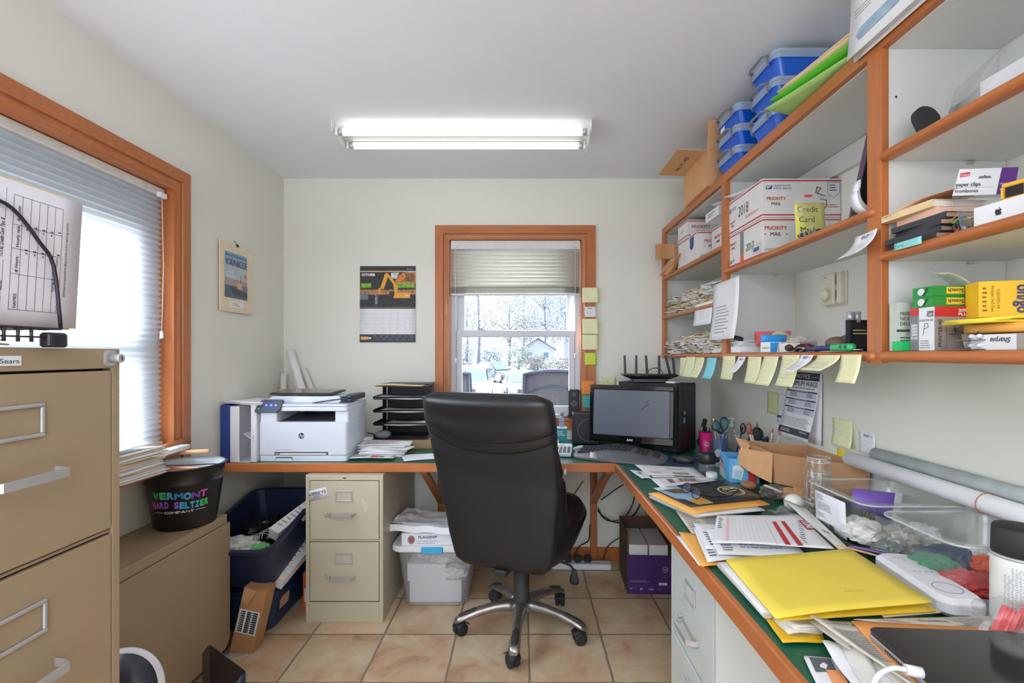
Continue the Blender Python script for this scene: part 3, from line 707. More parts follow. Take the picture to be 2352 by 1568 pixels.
# ---------------------------------------------------------------- left end of the back desk
NAVYB = mat('blue_binder_vinyl', (38, 62, 140), .45)
WHV = mat('white_vinyl_binder', (226, 226, 232), .4, var=.02)
def binder(label, x, y, w, d, h, m, sp, z=ZD):
    t = thing('ring_binder', label, 'binder', (x, y, z))
    b = MB(m).box(0, .003, 0, d, 0, h); b.box(w-.003, w, 0, d, 0, h); b.box(.003, w-.003, 0, .003, 0, h); b.obj('cover', t, bev=.001)
    MB(PAPER).box(.004, w-.004, .02, d-.01, .006, h-.012).obj('pages', t)
    if sp: b = MB(GREYINK); b.push(face((0, 0, 0), (1, 0, 0), (0, 0, 1))); sp(b); b.obj('spine_print', t)
    return t
binder('blue ring binder standing against left wall beside the white file boxes', -1.512, 2.44, .05, .25, .285, NAVYB, None)
t = thing('magazine_file', 'white open-sided magazine file standing between blue binder and printer', 'file holder', (-1.458, 2.43, ZD))
MB(WHV).box(0, .045, 0, .004, 0, .28).obj('front_panel', t, bev=.001)
MB(WHV).box(0, .093, 0, .26, 0, .003).obj('bottom', t); MB(WHV).box(0, .003, .004, .26, .003, .28).obj('side_panel', t); MB(WHV).box(.003, .093, .256, .26, .003, .28).obj('back_panel', t)
b = MB(WHV); b.push(Mx.Translation((.047, .08, .14)) @ RY(35)); b.box(0, .05, -.05, .05, 0, .003); b.obj('divider_flap', t)
binder('white binder with faint spine lettering squeezed beside the printer', -1.363, 2.445, .028, .25, .285, WHV, lambda b: b.text('Profile', .018, .10, .014, rot=90, z=.0005))
b_ = [(-1.43, 2.56, ZD+.289)]
pile(4, 'sheet_of_paper', 'curled white sheet lying across the tops of the binders', 'paper', (-1.405, 2.545, ZD+.288), .205, .25, 74, 'loose papers on the binders', dz=.004, jit=.006, jr=5, curl=.006)
# printer
GRY1 = mat('dark_grey_plastic', (62, 66, 74), .4); GRY2 = mat('mid_grey_plastic', (108, 112, 118), .4)
PW = mat('printer_white', (214, 220, 232), .32, var=.015)
SCR = mat('touch_screen', (66, 76, 116), .15, emit=(70, 90, 150), es=.12)
t = thing('laser_printer', 'white laser printer and scanner with a small touch screen', 'printer', (-1.33, 2.452, ZD))
W2, D2 = .447, .30
b = MB(PW).rbox(W2/2, D2/2, .031, W2, D2, .168, .018, 5, .004); bd = b.obj('body', t)
b = MB(PW).rbox(W2/2, D2/2, 0, W2-.004, D2-.004, .0295, .016, 5, .002); tr = b.obj('paper_tray', t)
b = MB(GRY2).push(face((0, .0015, 0), (1, 0, 0), (0, 0, 1))); b.poly([(.085, .005), (.175, .005), (.17, .024), (.088, .024)]); b.m(WHP).poly([(.087, .005), (.173, .005), (.165, .016), (.09, .016)], .0006); b.obj('tray_grip', tr)
b = MB(GRY1).push(face((0, -.0005, 0), (1, 0, 0), (0, 0, 1))); b.rect(.083, .034, .27, .015); b.m(WHP).rect(.089, .035, .255, .008, .0008); b.m(GRY2).rect(.091, .036, .02, .006, .001); b.rect(.34, .036, .008, .006, .001)
b.obj('manual_feed_slot', bd)
b = MB(INK).push(face((0, -.0005, 0), (1, 0, 0), (0, 0, 1))); b.disc(.218, .130, .0148, .0003, 28); b.m(PW).text('hp', .2195, .124, .0235, al='c', slant=.22, z=.0006, bold=.012); b.m(GREYINK).lines(.088, .056, .08, .006, 1, rnd=0); tag(b.obj('logo', bd), 'round dark logo')
b = MB(WHP).push(face((0, -.0005, 0), (1, 0, 0), (0, 0, 1))); b.push(T(.405, .178)); b.ring2(0, 0, .012, .0015, .0003, 20, .45); b.disc(.006, 0, .0035, .0004); b.obj('power_button', bd)
b = MB(PW).rbox(.048, D2/2, .199, .085, D2-.01, .055, .01, 4, 0); b.rbox(.41, D2/2+.01, .199, .07, D2-.03, .055, .01, 4, 0); b.box(.09, .376, D2-.04, D2-.01, .199, .254); b.obj('side_columns', t)
b = MB(GRY1).add([(.095, .03, .2), (.37, .03, .2), (.37, .25, .222), (.095, .25, .222)], [(0, 1, 2, 3)]); b.box(.12, .35, .252, .258, .2, .25); b.obj('output_tray', t)
b = MB(GREYP).push(face((0, .0095, 0), (1, 0, 0), (0, 0, 1))); b.m(INK).text('DMC', .022, .223, .013, width=.026, bold=.03, z=.0004) if False else b.m(INK).lines(.022, .222, .026, .010, 1, .008, 0); b.obj('model_mark', t)
b = MB(PW).rbox(.235, D2/2+.005, .254, .424, D2+.01, .022, .012, 4, .003); b.obj('scanner_bed', t)
b = MB(PW).rbox(.235, D2/2+.005, .2775, .424, D2+.01, .012, .012, 4, .003); b.obj('scanner_lid', t)
b = MB(PW).prism([(.025, .289), (.38, .289), (.395, .299), (.385, .325), (.04, .325), (.025, .315)], .06, .27); 
b.v = [V((p.x, p.z, p.y)) for p in b.v]; b.f = [tuple(reversed(f)) for f in b.f]; b.obj('document_feeder', t, bev=.004)
b = MB(GRY1); b.grid(lambda u, v: (.25+.2*u, .05+.22*v, .292+.026*u+.003*math.sin(u*3)), 6, 2, .006); b.box(.425, .452, .05, .27, .300, .33, .004); b.obj('input_tray', t)
b = MB(GRY2); b.grid(lambda u, v: (.34+.09*u, .08+.18*v, .318+.014*u), 4, 2, .01); b.obj('feeder_tray', t)
cp = MB(GRY1); cp.push(Mx.Translation((-.006, -.012, .247)) @ RX(62)); cp.prism([(0, 0), (.108, 0), (.122, .012), (.13, .062), (.124, .068), (.03, .068), (.016, .06), (-.004, .008)], 0, .012); 
o = cp.obj('control_panel', t, bev=.002)
b = MB(SCR); b.push(Mx.Translation((-.006, -.012, .247)) @ RX(62)); b.poly([(.03, .012), (.098, .012), (.108, .056), (.042, .056)], .0124); b.m(mat('icon_blue', (150, 170, 220), .4))
for i in range(3): b.disc(.05+i*.024, .036, .006, .0128, 12)
b.m(WHP)
for i in range(3): b.disc(.016+i*.005, .018+i*.017, .0022, .0128, 8)
b.obj('touch_screen', o)
# tablet on the printer
t = thing('tablet', 'black tablet lying flat on top of the white printer', 'tablet computer', (-1.14, 2.60, ZD+.334), -2, rot=(R(2), 0, R(-2)))
MB(BLK).rbox(0, 0, 0, .33, .20, .009, .016, 5, .003).obj('case', t)
MB(mat('dark_glass', (40, 38, 40), .12)).rbox(0, 0, .0092, .295, .165, .0008, .004).obj('screen', t)
# paper rolls in the corner
def roll(label, p, q, r, m=None, name='paper_roll', cat='rolled paper', group=None, n=20, th=.0015, wraps=2.2):
    p = V(p); q = V(q); L = (q-p).length; t = thing(name, label, cat, p, group=group); t.rotation_euler = (q-p).to_track_quat('Z', 'Y').to_euler()
    b = MB(m or PAPER2); K = int(n*wraps); b.grid(lambda u, v: ((r-.0035*u)*math.cos(2*math.pi*wraps*u), (r-.0035*u)*math.sin(2*math.pi*wraps*u), L*v), K, 2, th); b.obj('sheet', t)
    return t
roll('narrow paper roll standing upright in the corner behind printer', (-1.478, 2.98, ZD), (-1.482, 3.03, ZD+.42), .019)
roll('white paper roll leaning left against the corner, tallest of three', (-1.27, 3.0, ZD), (-1.455, 3.05, ZD+.56), .028, PAPER)
roll('thin paper roll leaning behind the tallest corner roll', (-1.2, 3.05, ZD), (-1.38, 3.072, ZD+.45), .018)
b = MB(CARD2).box(-.09, .09, -.004, .004, 0, .335); tag(b.obj('cardboard_sheet', loc=(-1.35, 2.90, ZD), rot=(R(-4), 0, R(20))), 'tan card corner poking up behind the printer', 'cardboard')
# letter tray organiser
t = thing('letter_tray_organizer', 'black five-tier letter tray organiser on the back desk', 'desk organizer', (-.70, 2.80, ZD+.055))
for i in range(4):
    z = i*.075; b = MB(BLK)
    b.box(-.155, .155, .0, .235, z, z+.004); b.box(-.155, -.151, 0, .235, z+.004, z+.02); b.box(.151, .155, 0, .235, z+.004, z+.02)
    b.box(-.14, .14, .232, .236, z+.004, z+.072)
    b.grid(lambda u, v: (-.155+.31*u, -.02*v, z+.004+.012*v*v), 1, 4, .003); b.obj('tray', t)
b = MB(BLK).box(-.145, .15, -.005, .235, .30, .305); b.box(-.12, .155, .05, .235, .305, .313, .002); b.obj('tray', t)
b = MB(BLK)
for x in (-.15, .146): b.box(x, x+.004, .16, .235, 0, .30)
b.obj('frame', t)
for i, (dx, lab, mm) in enumerate(((.03, 'cream folder in the top tray of black organiser', MANILA2), (.0, 'white papers in second tray of black organiser', PAPER), (.03, 'white papers in third tray of black organiser', PAPER2), (.06, 'white papers in lowest tray of black organiser', PAPER))):
    zz = (.30, .225, .15, .075)[i] if i else .2955
    b = MB(mm); b.grid(lambda u, v: (-.15+.28*u, -.012+.21*v, .003*math.sin(u*5+i)), 8, 3, .006 if i else .004)
    tag(b.obj('paper_stack', loc=(-.70+dx-(.03 if i == 0 else 0), 2.80-(.012 if i == 0 else 0), ZD+.055+zz+(.011 if i else .0145))), lab, 'papers', 'papers in the black letter trays')
MB(mat('kraft_tray', (150, 128, 90), .7)).box(-.17, .18, -.02, .25, 0, .05).obj('flat_box').location = (-.70, 2.80, ZD+.0005)
tag(bpy.data.objects['flat_box'], 'flat tan box holding up the black letter trays', 'box')
t = thing('desk_fan_part', 'grey rounded gadget sitting in the lowest black letter tray', 'device', (-.80, 2.80, ZD+.055+.006)); t.name = 'desk_gadget'
MB(GREYP).lathe([(.03, 0), (.045, .01), (.043, .03), (.02, .042)], 20).obj('body', t)
b = MB(PAPER).rbox(-.10, 0, 0, .11, .07, .018, .004); tag(b.obj('notepad', loc=(-.80, 2.75, ZD+.052), rot=(0, 0, R(6))), 'small white pad lying at the left foot of the black trays', 'notepad')
b = MB(mat('orange_cable', (190, 110, 50), .5)).tube(smooth_path([(-.93, 2.80, ZD+.02), (-.89, 2.76, ZD+.035), (-.85, 2.78, ZD+.05), (-.87, 2.72, ZD+.01), (-.9, 2.68, ZD+.006)]), .004); tag(b.obj('cable'), 'orange cable curling between the printer and black trays', 'cable')
b = MB(BLKM).tube(smooth_path([(-.91, 2.86, ZD+.08), (-.86, 2.84, ZD+.07), (-.83, 2.76, ZD+.045), (-.84, 2.70, ZD+.006), (-.8, 2.66, ZD+.006)]), .0035); tag(b.obj('cable'), 'thin black cable curling between the printer and black trays', 'cable')
# mail next to the printer
zt_ = pile(12, 'envelope', 'white envelope in the mail stack beside the printer', 'envelope', (-.745, 2.60, ZD), .235, .105, 4, 'mail stacked beside the printer', dz=.0048, jit=.016, jr=10, seed=3, curl=.006, m=PAPER)
sheetobj('folded_letter', 'printed white letter on top of the mail stack by the printer', 'letter', (-.735, 2.62, zt_+.002), .27, .15, 6, ink=lambda b, w, h: b.m(GREYINK).lines(w*.1, h*.15, w*.7, h*.7, 9), curl=.008)
sheetobj('envelope', 'window envelope lying on the right side of the mail stack', 'envelope', (-.68, 2.56, zt_-.008), .2, .11, -14, PAPER2, ink=env_ink, curl=.006)
sheetobj('mail_flyer', 'mail flyer with a red and green print under the mail stack front', 'flyer', (-.77, 2.525, ZD+.012), .22, .11, 3, ink=lambda b, w, h: (b.m(REDINK).rect(w*.45, h*.1, w*.18, h*.4), b.m(mat('green_ink', (60, 150, 90), .6)).rect(w*.64, h*.15, w*.12, h*.3), b.m(GREYINK).lines(w*.1, h*.2, w*.3, h*.4, 4)), curl=.004)
sheetobj('sheet_of_paper', 'blank white sheet on green worktop left of the chair back', 'paper', (-.52, 2.56, ZD+.001), .216, .15, 20, curl=.003)
# ---------------------------------------------------------------- behind and right of the chair
def on(px, py, z=ZD): return onz(px, py, z)
t = thing('calculator', 'white desk calculator on the green worktop right of the chair', 'calculator', (on(1285, 1033).x-.01, 2.56, ZD), -8)
b = MB(WHP); b.push(RX(9)); b.rbox(0, .075, .004, .115, .16, .018, .008, 4, .003); b.obj('body', t)
b = MB(mat('lcd_grey', (150, 154, 140), .2)).push(RX(9)).box(-.045, .045, .108, .135, .0222, .0226); b.obj('display', t)
K1 = mat('key_grey', (78, 82, 92), .5)
for r_ in range(5):
    for c_ in range(5):
        MB(REDINK if (r_, c_) == (4, 2) else K1).push(RX(9)).rbox(-.042+c_*.021, .014+r_*.018, .022, .016, .012, .004, .002).obj('key', t)
b = MB(YPAD).box(-.04, .04, -.001, .001, 0, .055); tag(b.obj('sticky_note', loc=(.165, 2.76, ZD+.003), rot=(R(-14), 0, R(-4))), 'pale yellow note standing behind the calculator', 'note')
TEAL = mat('teal_carton', (28, 122, 132), .45)
b = MB(TEAL).box(-.034, .034, -.02, .02, 0, .108); b.m(WHP).box(-.034, .034, -.02, .02, .1082, .114)
b.push(face((-.034, -.0202, 0), (1, 0, 0), (0, 0, 1))); b.lines(.012, .065, .045, .03, 3); tag(b.obj('small_carton', loc=(.228, 2.86, ZD), rot=(0, 0, R(-6))), 'teal and white small carton behind the calculator', 'box')
t = thing('hand_sanitizer_bottle', 'clear bottle of hand sanitizer standing on the teal carton', 'bottle', (.232, 2.86, ZD+.1145))
MB(mat('clear_gel', (176, 190, 220), .08, alpha=.35)).lathe([(.016, 0), (.019, .003), (.019, .045), (.017, .056), (.009, .062), (.009, .066)], 20).obj('bottle', t)
MB(GREYP).lathe([(.009, .0665), (.01, .068), (.009, .084), (.007, .086)], 16).obj('cap', t)
t = thing('glue_bottle', 'white glue bottle with an orange nozzle half hidden by the chair', 'bottle', (.158, 2.90, ZD))
MB(WHP).lathe([(.02, 0), (.023, .004), (.023, .09), (.018, .105), (.012, .11)], 20, sy=.7).obj('bottle', t)
MB(mat('orange_cap', (226, 84, 36), .4)).lathe([(.012, .11), (.013, .125), (.006, .135), (.0035, .158), (.002, .16)], 16).obj('nozzle', t)
b = MB(mat('orange_label', (226, 110, 60), .5)).push(face((.158, 2.8815, ZD), (1, 0, 0), (0, 0, 1))); b.disc(0, .055, .012, .004, 16, .8); o = b.obj('label'); o.parent = t; o.matrix_parent_inverse = Mx.Translation((-.158, -2.90, -ZD))
pile(4, 'sheet_of_paper', 'white paper scrap lying on the window stool behind sanitizer', 'paper', (.20, 3.085, BW[2]+.002), .09, .05, 5, 'papers on the window stool', dz=.006, jit=.01, jr=12, seed=5)
t = thing('speaker', 'small black satellite speaker standing on the window stool', 'speaker', (.328, 3.10, BW[2]+.001), -6)
MB(BLKM).box(-.034, .034, -.035, .045, .012, .175, .006).obj('cabinet', t); MB(BLK).rbox(0, 0, 0, .08, .08, .012, .02).obj('stand', t)
b = MB(GREYP).push(face((0, -.0355, 0), (1, 0, 0), (0, 0, 1))); b.ring2(0, .148, .010, .002); b.ring2(0, .092, .017, .0025); b.m(BLK).disc(0, .092, .0145, .0006); b.disc(0, .148, .008, .0006); b.m(WHP).text('acer', 0, .028, .010, al='c', z=.0006) if False else b.m(WHP).lines(-.01, .03, .02, .005, 1, rnd=0); b.obj('driver', t)
t = thing('subwoofer', 'black box subwoofer on the worktop behind the monitor', 'speaker', (.379, 2.97, ZD), -4)
MB(BLKM).box(-.075, .085, -.08, .08, .006, .185, .006).obj('cabinet', t)
b = MB(GREYP).push(face((.02, -.0805, .09), (1, 0, 0), (0, 0, 1))); b.ring2(0, 0, .066, .002, .0006, 40); b.obj('grille_ring', t)
b = MB(BLK)
for x in (-.06, .07):
    for y in (-.06, .06): b.lathe([(.01, 0), (.01, .006)], 10, cx=x, cy=y)
b.obj('feet', t)
b = MB(mat('crumpled_foil', (206, 208, 216), .35, metal=.2)); 
def crumple(m, r, seed, n=30, mm=17, k=.35):
    b = MB(m); rg = []
    for j in range(mm):
        a = -math.pi/2*.97 + math.pi*.97*j/(mm-1); q = []
        for i in range(n):
            th = 2*math.pi*i/n; d = V((math.cos(a)*math.cos(th), math.cos(a)*math.sin(th), math.sin(a))); f = 1 + k*noise.noise(d*2.7+V((seed, 0, 0)))
            f += k*.45*noise.noise(d*6.1+V((0, seed, 0))) + k*.22*noise.noise(d*14+V((0, 0, seed)))
            q.append((d.x*r[0]*f, d.y*r[1]*f, max(0, r[2]+d.z*r[2]*f)))
        rg.append(q)
    b.loft(rg, True, False); return b
tag(crumple(mat('crumpled_foil', (206, 208, 216), .35), (.05, .035, .016), 3).obj('crumpled_wrapper', loc=(.335, 2.70, ZD), rot=(0, 0, R(20))), 'crumpled silvery wrapper between calculator and keyboard', 'wrapper')
# monitor
def frame2(p, q):   # yaw of a line p->q
    return math.degrees(math.atan2(q[1]-p[1], q[0]-p[0]))
t = thing('computer_monitor', 'black glossy widescreen monitor angled on the corner of the desk', 'monitor', (.597, 2.70, ZD), -25); t.scale = (1.06, 1.06, 1.06)
b = MB(BLK); b.push(Mx.Translation((0, 0, .046)) @ RX(-4))
GLOSS = mat('glossy_black', (14, 14, 18), .06, spec=.8)
b.m(GLOSS); b.box(-.22, .22, -.012, .012, .275, .30, .003); b.box(-.22, .22, -.012, .012, 0, .037, .003); b.box(-.22, -.199, -.012, .012, .037, .275, .003); b.box(.199, .22, -.012, .012, .037, .275, .003); bz = b.obj('bezel', t)
b = MB(BLKM); b.push(Mx.Translation((0, 0, .046)) @ RX(-4)); b.box(-.215, .215, .0125, .03, .005, .295, .004); b.box(-.13, .13, .03, .055, .05, .25, .01); b.obj('back_shell', t)
b = MB(mat('reflection_grey_screen', (98, 102, 114), .22, var=.05, scale=4)); b.push(Mx.Translation((0, 0, .046)) @ RX(-4)); b.box(-.1988, .1988, -.006, .01, .0372, .2748); sc_ = b.obj('screen', t)  # base grey lightened to include the room's reflection
b = MB(mat('screen_smudge', (52, 54, 62), .5)); b.push(Mx.Translation((0, 0, .046)) @ RX(-4)); b.push(face((0, -.0062, 0), (1, 0, 0), (0, 0, 1))); b.poly([(.05, .168), (.09, .20), (.098, .21), (.088, .208), (.06, .182)]); b.poly([(.07, .21), (.09, .225), (.1, .227), (.085, .215)])
for q in range(16): b.disc(random.uniform(-.15, .15), random.uniform(.05, .16), random.uniform(.0006, .0014), .0004, 6)
b.obj('smudge', sc_)
b = MB(WHP); b.push(Mx.Translation((0, 0, .046)) @ RX(-4)); b.push(face((0, -.0123, 0), (1, 0, 0), (0, 0, 1))); b.text('AOC', 0, .011, .015, al='c', bold=.03, z=.0004); tag(b.obj('logo', bz), 'white maker logo')
b = MB(BLK).box(-.04, .04, .035, .06, .012, .16); b.rbox(0, .02, 0, .24, .15, .012, .05, 5, .003); b.obj('stand', t)
# keyboard
t = thing('ergonomic_keyboard', 'grey curved ergonomic keyboard in front of the monitor', 'keyboard', (.50, 2.535, ZD), -23)
KB = mat('keyboard_grey', (98, 99, 106), .45); KK = mat('keycap_dark', (48, 49, 54), .5)
def kz(x, y): return .020 + .012*math.cos(x/.24*1.5) + .008*(y/.1) + .012*math.exp(-(x/.1)**2)
def ks(x, y):
    yb, yf = .095+kyo(x)*.9, -.12+kyo(x)*.25-.012*math.cos(x*14); a, c = yf+.06, yb-.02; f = max(0, min(1, (y-a)/(c-a))); return (kz(x, -.03)-.004)*(1-f)+kz(x, .09)*f
def kyo(x): return .030*math.exp(-((x+.02)/.13)**2)
b = MB(KB); n = 40; rg = []
for k in range(n+1):
    x = -.245 + .49*k/n; e = math.sqrt(max(.0, 1-abs((k/n-.5)*2)**8)); e = max(e, .35)
    yb, yf = .095*e+kyo(x)*.9, -.12*e+kyo(x)*.25 - .012*math.cos(x*14)
    rg.append([(x, yf, 0), (x, yf-.003, .006), (x, yf+.02, .013+(kz(x, -.1)-.02)*.4), (x, yf+.06, kz(x, -.03)-.004), (x, yb-.02, kz(x, .09)), (x, yb-.003, kz(x, .09)-.006), (x, yb, 0)])
b.loft(rg, True, True, closed=True); bd = b.obj('body', t)
b = MB(mat('silver_trim', (176, 174, 170), .35)); b.grid(lambda u, v: (-.125-.012*v+.045*u*(1-.3*v), -.118+kyo(-.11)*.25+.06*v, .0125+.020*v**.8), 2, 6, .001); tag(b.obj('palm_trim', bd), 'silver strip')
kk = 0
for row in range(6):
    for col in range(20):
        x = -.205 + col*.0212; y = .076 - row*.021 + kyo(x)*.85
        if row == 5 and 3 < col < 8: continue
        if col in (13, 17) and row > 0: continue
        if kk >= 100: continue
        h_ = .012 if row == 0 else .0175; kk += 1
        sl = math.degrees(math.atan((kz(x+.01, y)-kz(x-.01, y))/.02))
        b = MB(KK); b.push(T(x, y, ks(x, y)-.001) @ RY(-sl)); b.rbox(0, 0, 0, .0172, h_, .006, .002, 1, .001, smooth=False); b.obj('key', t)
b = MB(mat('key_legend_strip', (196, 196, 200), .4))
for i, x in enumerate((-.18, -.14, -.09, -.05, -.01, .04, .08, .12, .17)): b.grid(lambda u, v: (x+.028*u, .091+kyo(x+.028*u)*.88+.004*v, kz(x+.028*u, .09)+.0006), 3, 1, .0004)
b.obj('media_key_strip', t)
# computer tower, rotated
t = thing('computer_tower', 'black desktop computer tower standing askew behind the monitor', 'computer', (.85, 2.63, ZD), 43)
b = MB(BLKM).box(0, .178, .02, .40, .006, .378, .002); b.obj('case', t)
b = MB(mat('front_bezel_black', (26, 26, 30), .35)).box(.0, .178, 0, .0195, .004, .38, .005); fz = b.obj('front_bezel', t)
b = MB(GREYP).push(face((0, -.0003, 0), (1, 0, 0), (0, 0, 1))); b.rect(.03, .33, .12, .001); b.rect(.03, .345, .12, .001); b.m(CHROME).ring2(.05, .22, .011, .003); b.disc(.05, .22, .006, .0006); b.m(mat('blue_sticker', (70, 150, 200), .4)).rect(.035, .165, .022, .03, .0005); b.obj('front_print', fz)
b = MB(BLKM)
for k in range(18): b.box(-.0018, -.0005, .045, .05, .03+k*.018, .04+k*.018)
b.obj('side_clips', t)
# router
t = thing('wifi_router', 'black router with upright antennas on top of the computer tower', 'router', (.735, 2.84, ZD+.3795), -6)
b = MB(BLK); b.rbox(0, 0, 0, .20, .13, .022, .012, 3, .003); b.loft([[(x*k_, y*k2, z) for x, y in ((-.15, -.085), (.15, -.085), (.15, .085), (-.15, .085))] for k_, k2, z in ((.70, .8, .02), (1.0, 1.0, .036), (1.02, 1.02, .042), (.98, .98, .046))], True, False); bd = b.obj('body', t)
b = MB(GREYP)
for i in range(7): b.box(-.09+i*.011, -.086+i*.011, -.0865, -.0855, .038, .041)
b.obj('status_lights', bd)
for i, (x, y, h, tx) in enumerate(((-.125, .08, .125, -2), (-.06, .085, .125, 0), (.005, .08, .125, -4), (.075, .088, .125, 0), (.135, .05, .13, -14), (.148, .0, .11, -5))):
    b = MB(BLK); b.push(Mx.Translation((x, y, .03)) @ RY(tx)); b.rbox(0, 0, 0, .013, .009, h, .003, 2, .001, taper=1.15); b.obj('antenna', t)
b = MB(BLKM).tube(smooth_path([(.0, .1, .04), (.03, .12, .07), (.08, .12, .075), (.11, .1, .03)]), .0025, 6); b.obj('power_cord', t)
MB(WHP).rbox(0, 0, 0, .075, .06, .010, .012, 3, .002).obj('white_box'); o = bpy.data.objects['white_box']; o.name = 'charging_pad'; o.location = (.845, 2.735, ZD+.3795); o.rotation_euler = (0, 0, R(43)); tag(o, 'small flat white gadget on the tower beside the router', 'device')
# mouse + pad
MPAD = mat('navy_mouse_pad', (36, 58, 92), .7)
t = thing('mouse_pad', 'navy blue mouse pad with a wrist rest beside the keyboard', 'mouse pad', (.83, 2.44, ZD), -20)
MB(MPAD).rbox(0, 0, 0, .25, .20, .004, .02, 4).obj('pad', t)
b = MB(MPAD).ell((.075, .065, .010), (.065, .032, .009)); b.obj('wrist_rest', t)
b = MB(PENCIL).push(T(0, 0, .0041)); b.stroke([(-.1, .02), (.05, -.03), (.11, -.02)], .002); b.stroke([(-.06, -.03), (.0, -.06), (.1, -.06)], .002); b.obj('print', t)
t = thing('computer_mouse', 'dark grey wireless mouse on the navy pad', 'mouse', (.80, 2.415, ZD+.0045), 65)
MB(mat('mouse_grey', (62, 62, 66), .35)).ell((0, 0, .014), (.03, .05, .022), 20, 10).obj('shell', t)
MB(BLK).ell((.0, .026, .017), (.023, .030, .020), 16, 8).obj('buttons', t)
# ---------------------------------------------------------------- notes and sheets fixed to upright surfaces
def upright(name, label, cat, Mf, w, h, m, ink=None, group=None, curl=0.0, skew=0.0, side=0.0, nx=6, ny=8, th=.0005, seed=0):
    """Mf: print plane with its origin at the sheet's top left corner; the sheet hangs to y=-h, its foot lifting by curl."""
    b = MB(m)
    def wp(p):
        v = -p.y/h; u = p.x/w
        return V((p.x + skew*v, p.y, p.z + curl*v*v + side*u*u + .0012*noise.noise(V((u*2, v*2, seed*3.1)))+.0008))
    b.warp = wp; b.push(T(0, 0)); b.grid(lambda u, v: (u*w, -h+v*h, 0), nx, ny, th)
    if ink: b.st.append(b.X); b.X = b.X @ T(0, 0, 0); ink(b, w, h); b.pop()
    b.pop(); o = b.obj(name); o.matrix_world = Mf
    return tag(o, label, cat, group)
def ruled(n=9, scr=5):
    def f(b, w, h):
        b.m(YLINE)
        for i in range(n): b.rect(0, -h*(i+1)/(n+1), w, .0004, .0004, 3)
        b.m(PENCIL); b.scrawl(w*.08, -h*.9, w*.85, h*.8, scr, .0006)
    return f
def kelley(b, w, h):
    b.m(BLUEINK).text('KELLEY', w*.3, -h*.22, .011, width=w*.36, bold=.03, z=.0006); b.stroke([(w*(.68+.05*i), -h*(.2 if i % 2 else .13)) for i in range(5)], .0007); b.m(PENCIL).scrawl(w*.1, -h*.9, w*.8, h*.5, 5, .0006)
def sidex(name, label, cat, X, p0, p1, y0, y1, m, ink=None, **k):
    d0, d1 = X*F/(p0-CX), X*F/(p1-CX); dm = (d0+d1)/2; z = H-(y0-CY)*d0/F
    return upright(name, label, cat, face((X-.0015, d0, z), (0, -1, 0), (0, 0, 1)), d0-d1, (y1-y0)*dm/F, m, ink, **k)
def backy(name, label, cat, Y, p0, p1, y0, y1, m, ink=None, **k):
    a = at(p0, y0, Y); return upright(name, label, cat, face((a.x, Y-.001, a.z), (1, 0, 0), (0, 0, 1)), (p1-p0)*Y/F, (y1-y0)*Y/F, m, ink, **k)
G = 'notes stuck along the bottom edge of the wall shelves'
X_ = SX-.002
N = [(1563, 1578, 821, 864, YPAD, 'narrow pale note hanging from shelf edge, nearest the computer tower', ruled(7, 4), .0, -.01),
 (1577, 1598, 819, 865, YPAD, 'pale ruled note hanging second from the router along the shelf edge', ruled(8, 4), .02, -.02),
 (1599, 1619, 820, 866, YPAD, 'pale ruled note with curled foot just left of the light blue note', ruled(8, 5), .03, -.02),
 (1626, 1647, 821, 869, mat('light_blue_note', (126, 206, 222), .75), 'light blue note hanging from the wall shelf edge', lambda b, w, h: b.m(BLUEINK).scrawl(w*.2, -h*.5, w*.6, h*.4, 3, .0005), .02, -.02),
 (1662, 1690, 817, 871, YPAD, 'pale ruled note hanging right of the light blue note', ruled(9, 5), .01, -.01),
 (1697, 1714, 819, 855, PAPER, 'small white headed note twisted beside pale notes on shelf edge', kelley, .03, -.03),
 (1719, 1750, 819, 880, YPAD, 'long pale ruled note left of the longest overlapping one', ruled(12, 2), .01, -.01),
 (1755, 1790, 818, 885, YPAD, 'long pale ruled note overlapping its left neighbour on shelf edge', ruled(13, 3), .02, -.03),
 (1798, 1838, 815, 887, YPAD, 'largest pale ruled note hanging in front of the minimum wage notice', ruled(14, 7), .02, -.01),
 (1841, 1870, 815, 853, PAPER, 'white headed note curling outwards beside the largest pale note', kelley, .05, -.02),
 (1880, 1932, 815, 850, YPAD, 'wide pale note with torn curling foot on the shelf edge', ruled(6, 3), .05, -.01),
 (1934, 1981, 814, 879, YPAD, 'plain pale note at the right end of the hanging row by the tall post', lambda b, w, h: b.m(PENCIL).scrawl(w*.2, -h*.35, w*.6, h*.25, 2, .0006), .015, -.005)]
for i, (p0, p1, y0, y1, m, lab, ink, cu, sk) in enumerate(N):
    sidex('sticky_note', lab, 'note', X_-(.0155 if p0 > 1655 else .0155)-(.002*(i % 2)), p0, p1, y0, y1, m, ink, group=G, curl=cu, skew=sk, seed=i)
G = 'notes stuck down the right window casing'
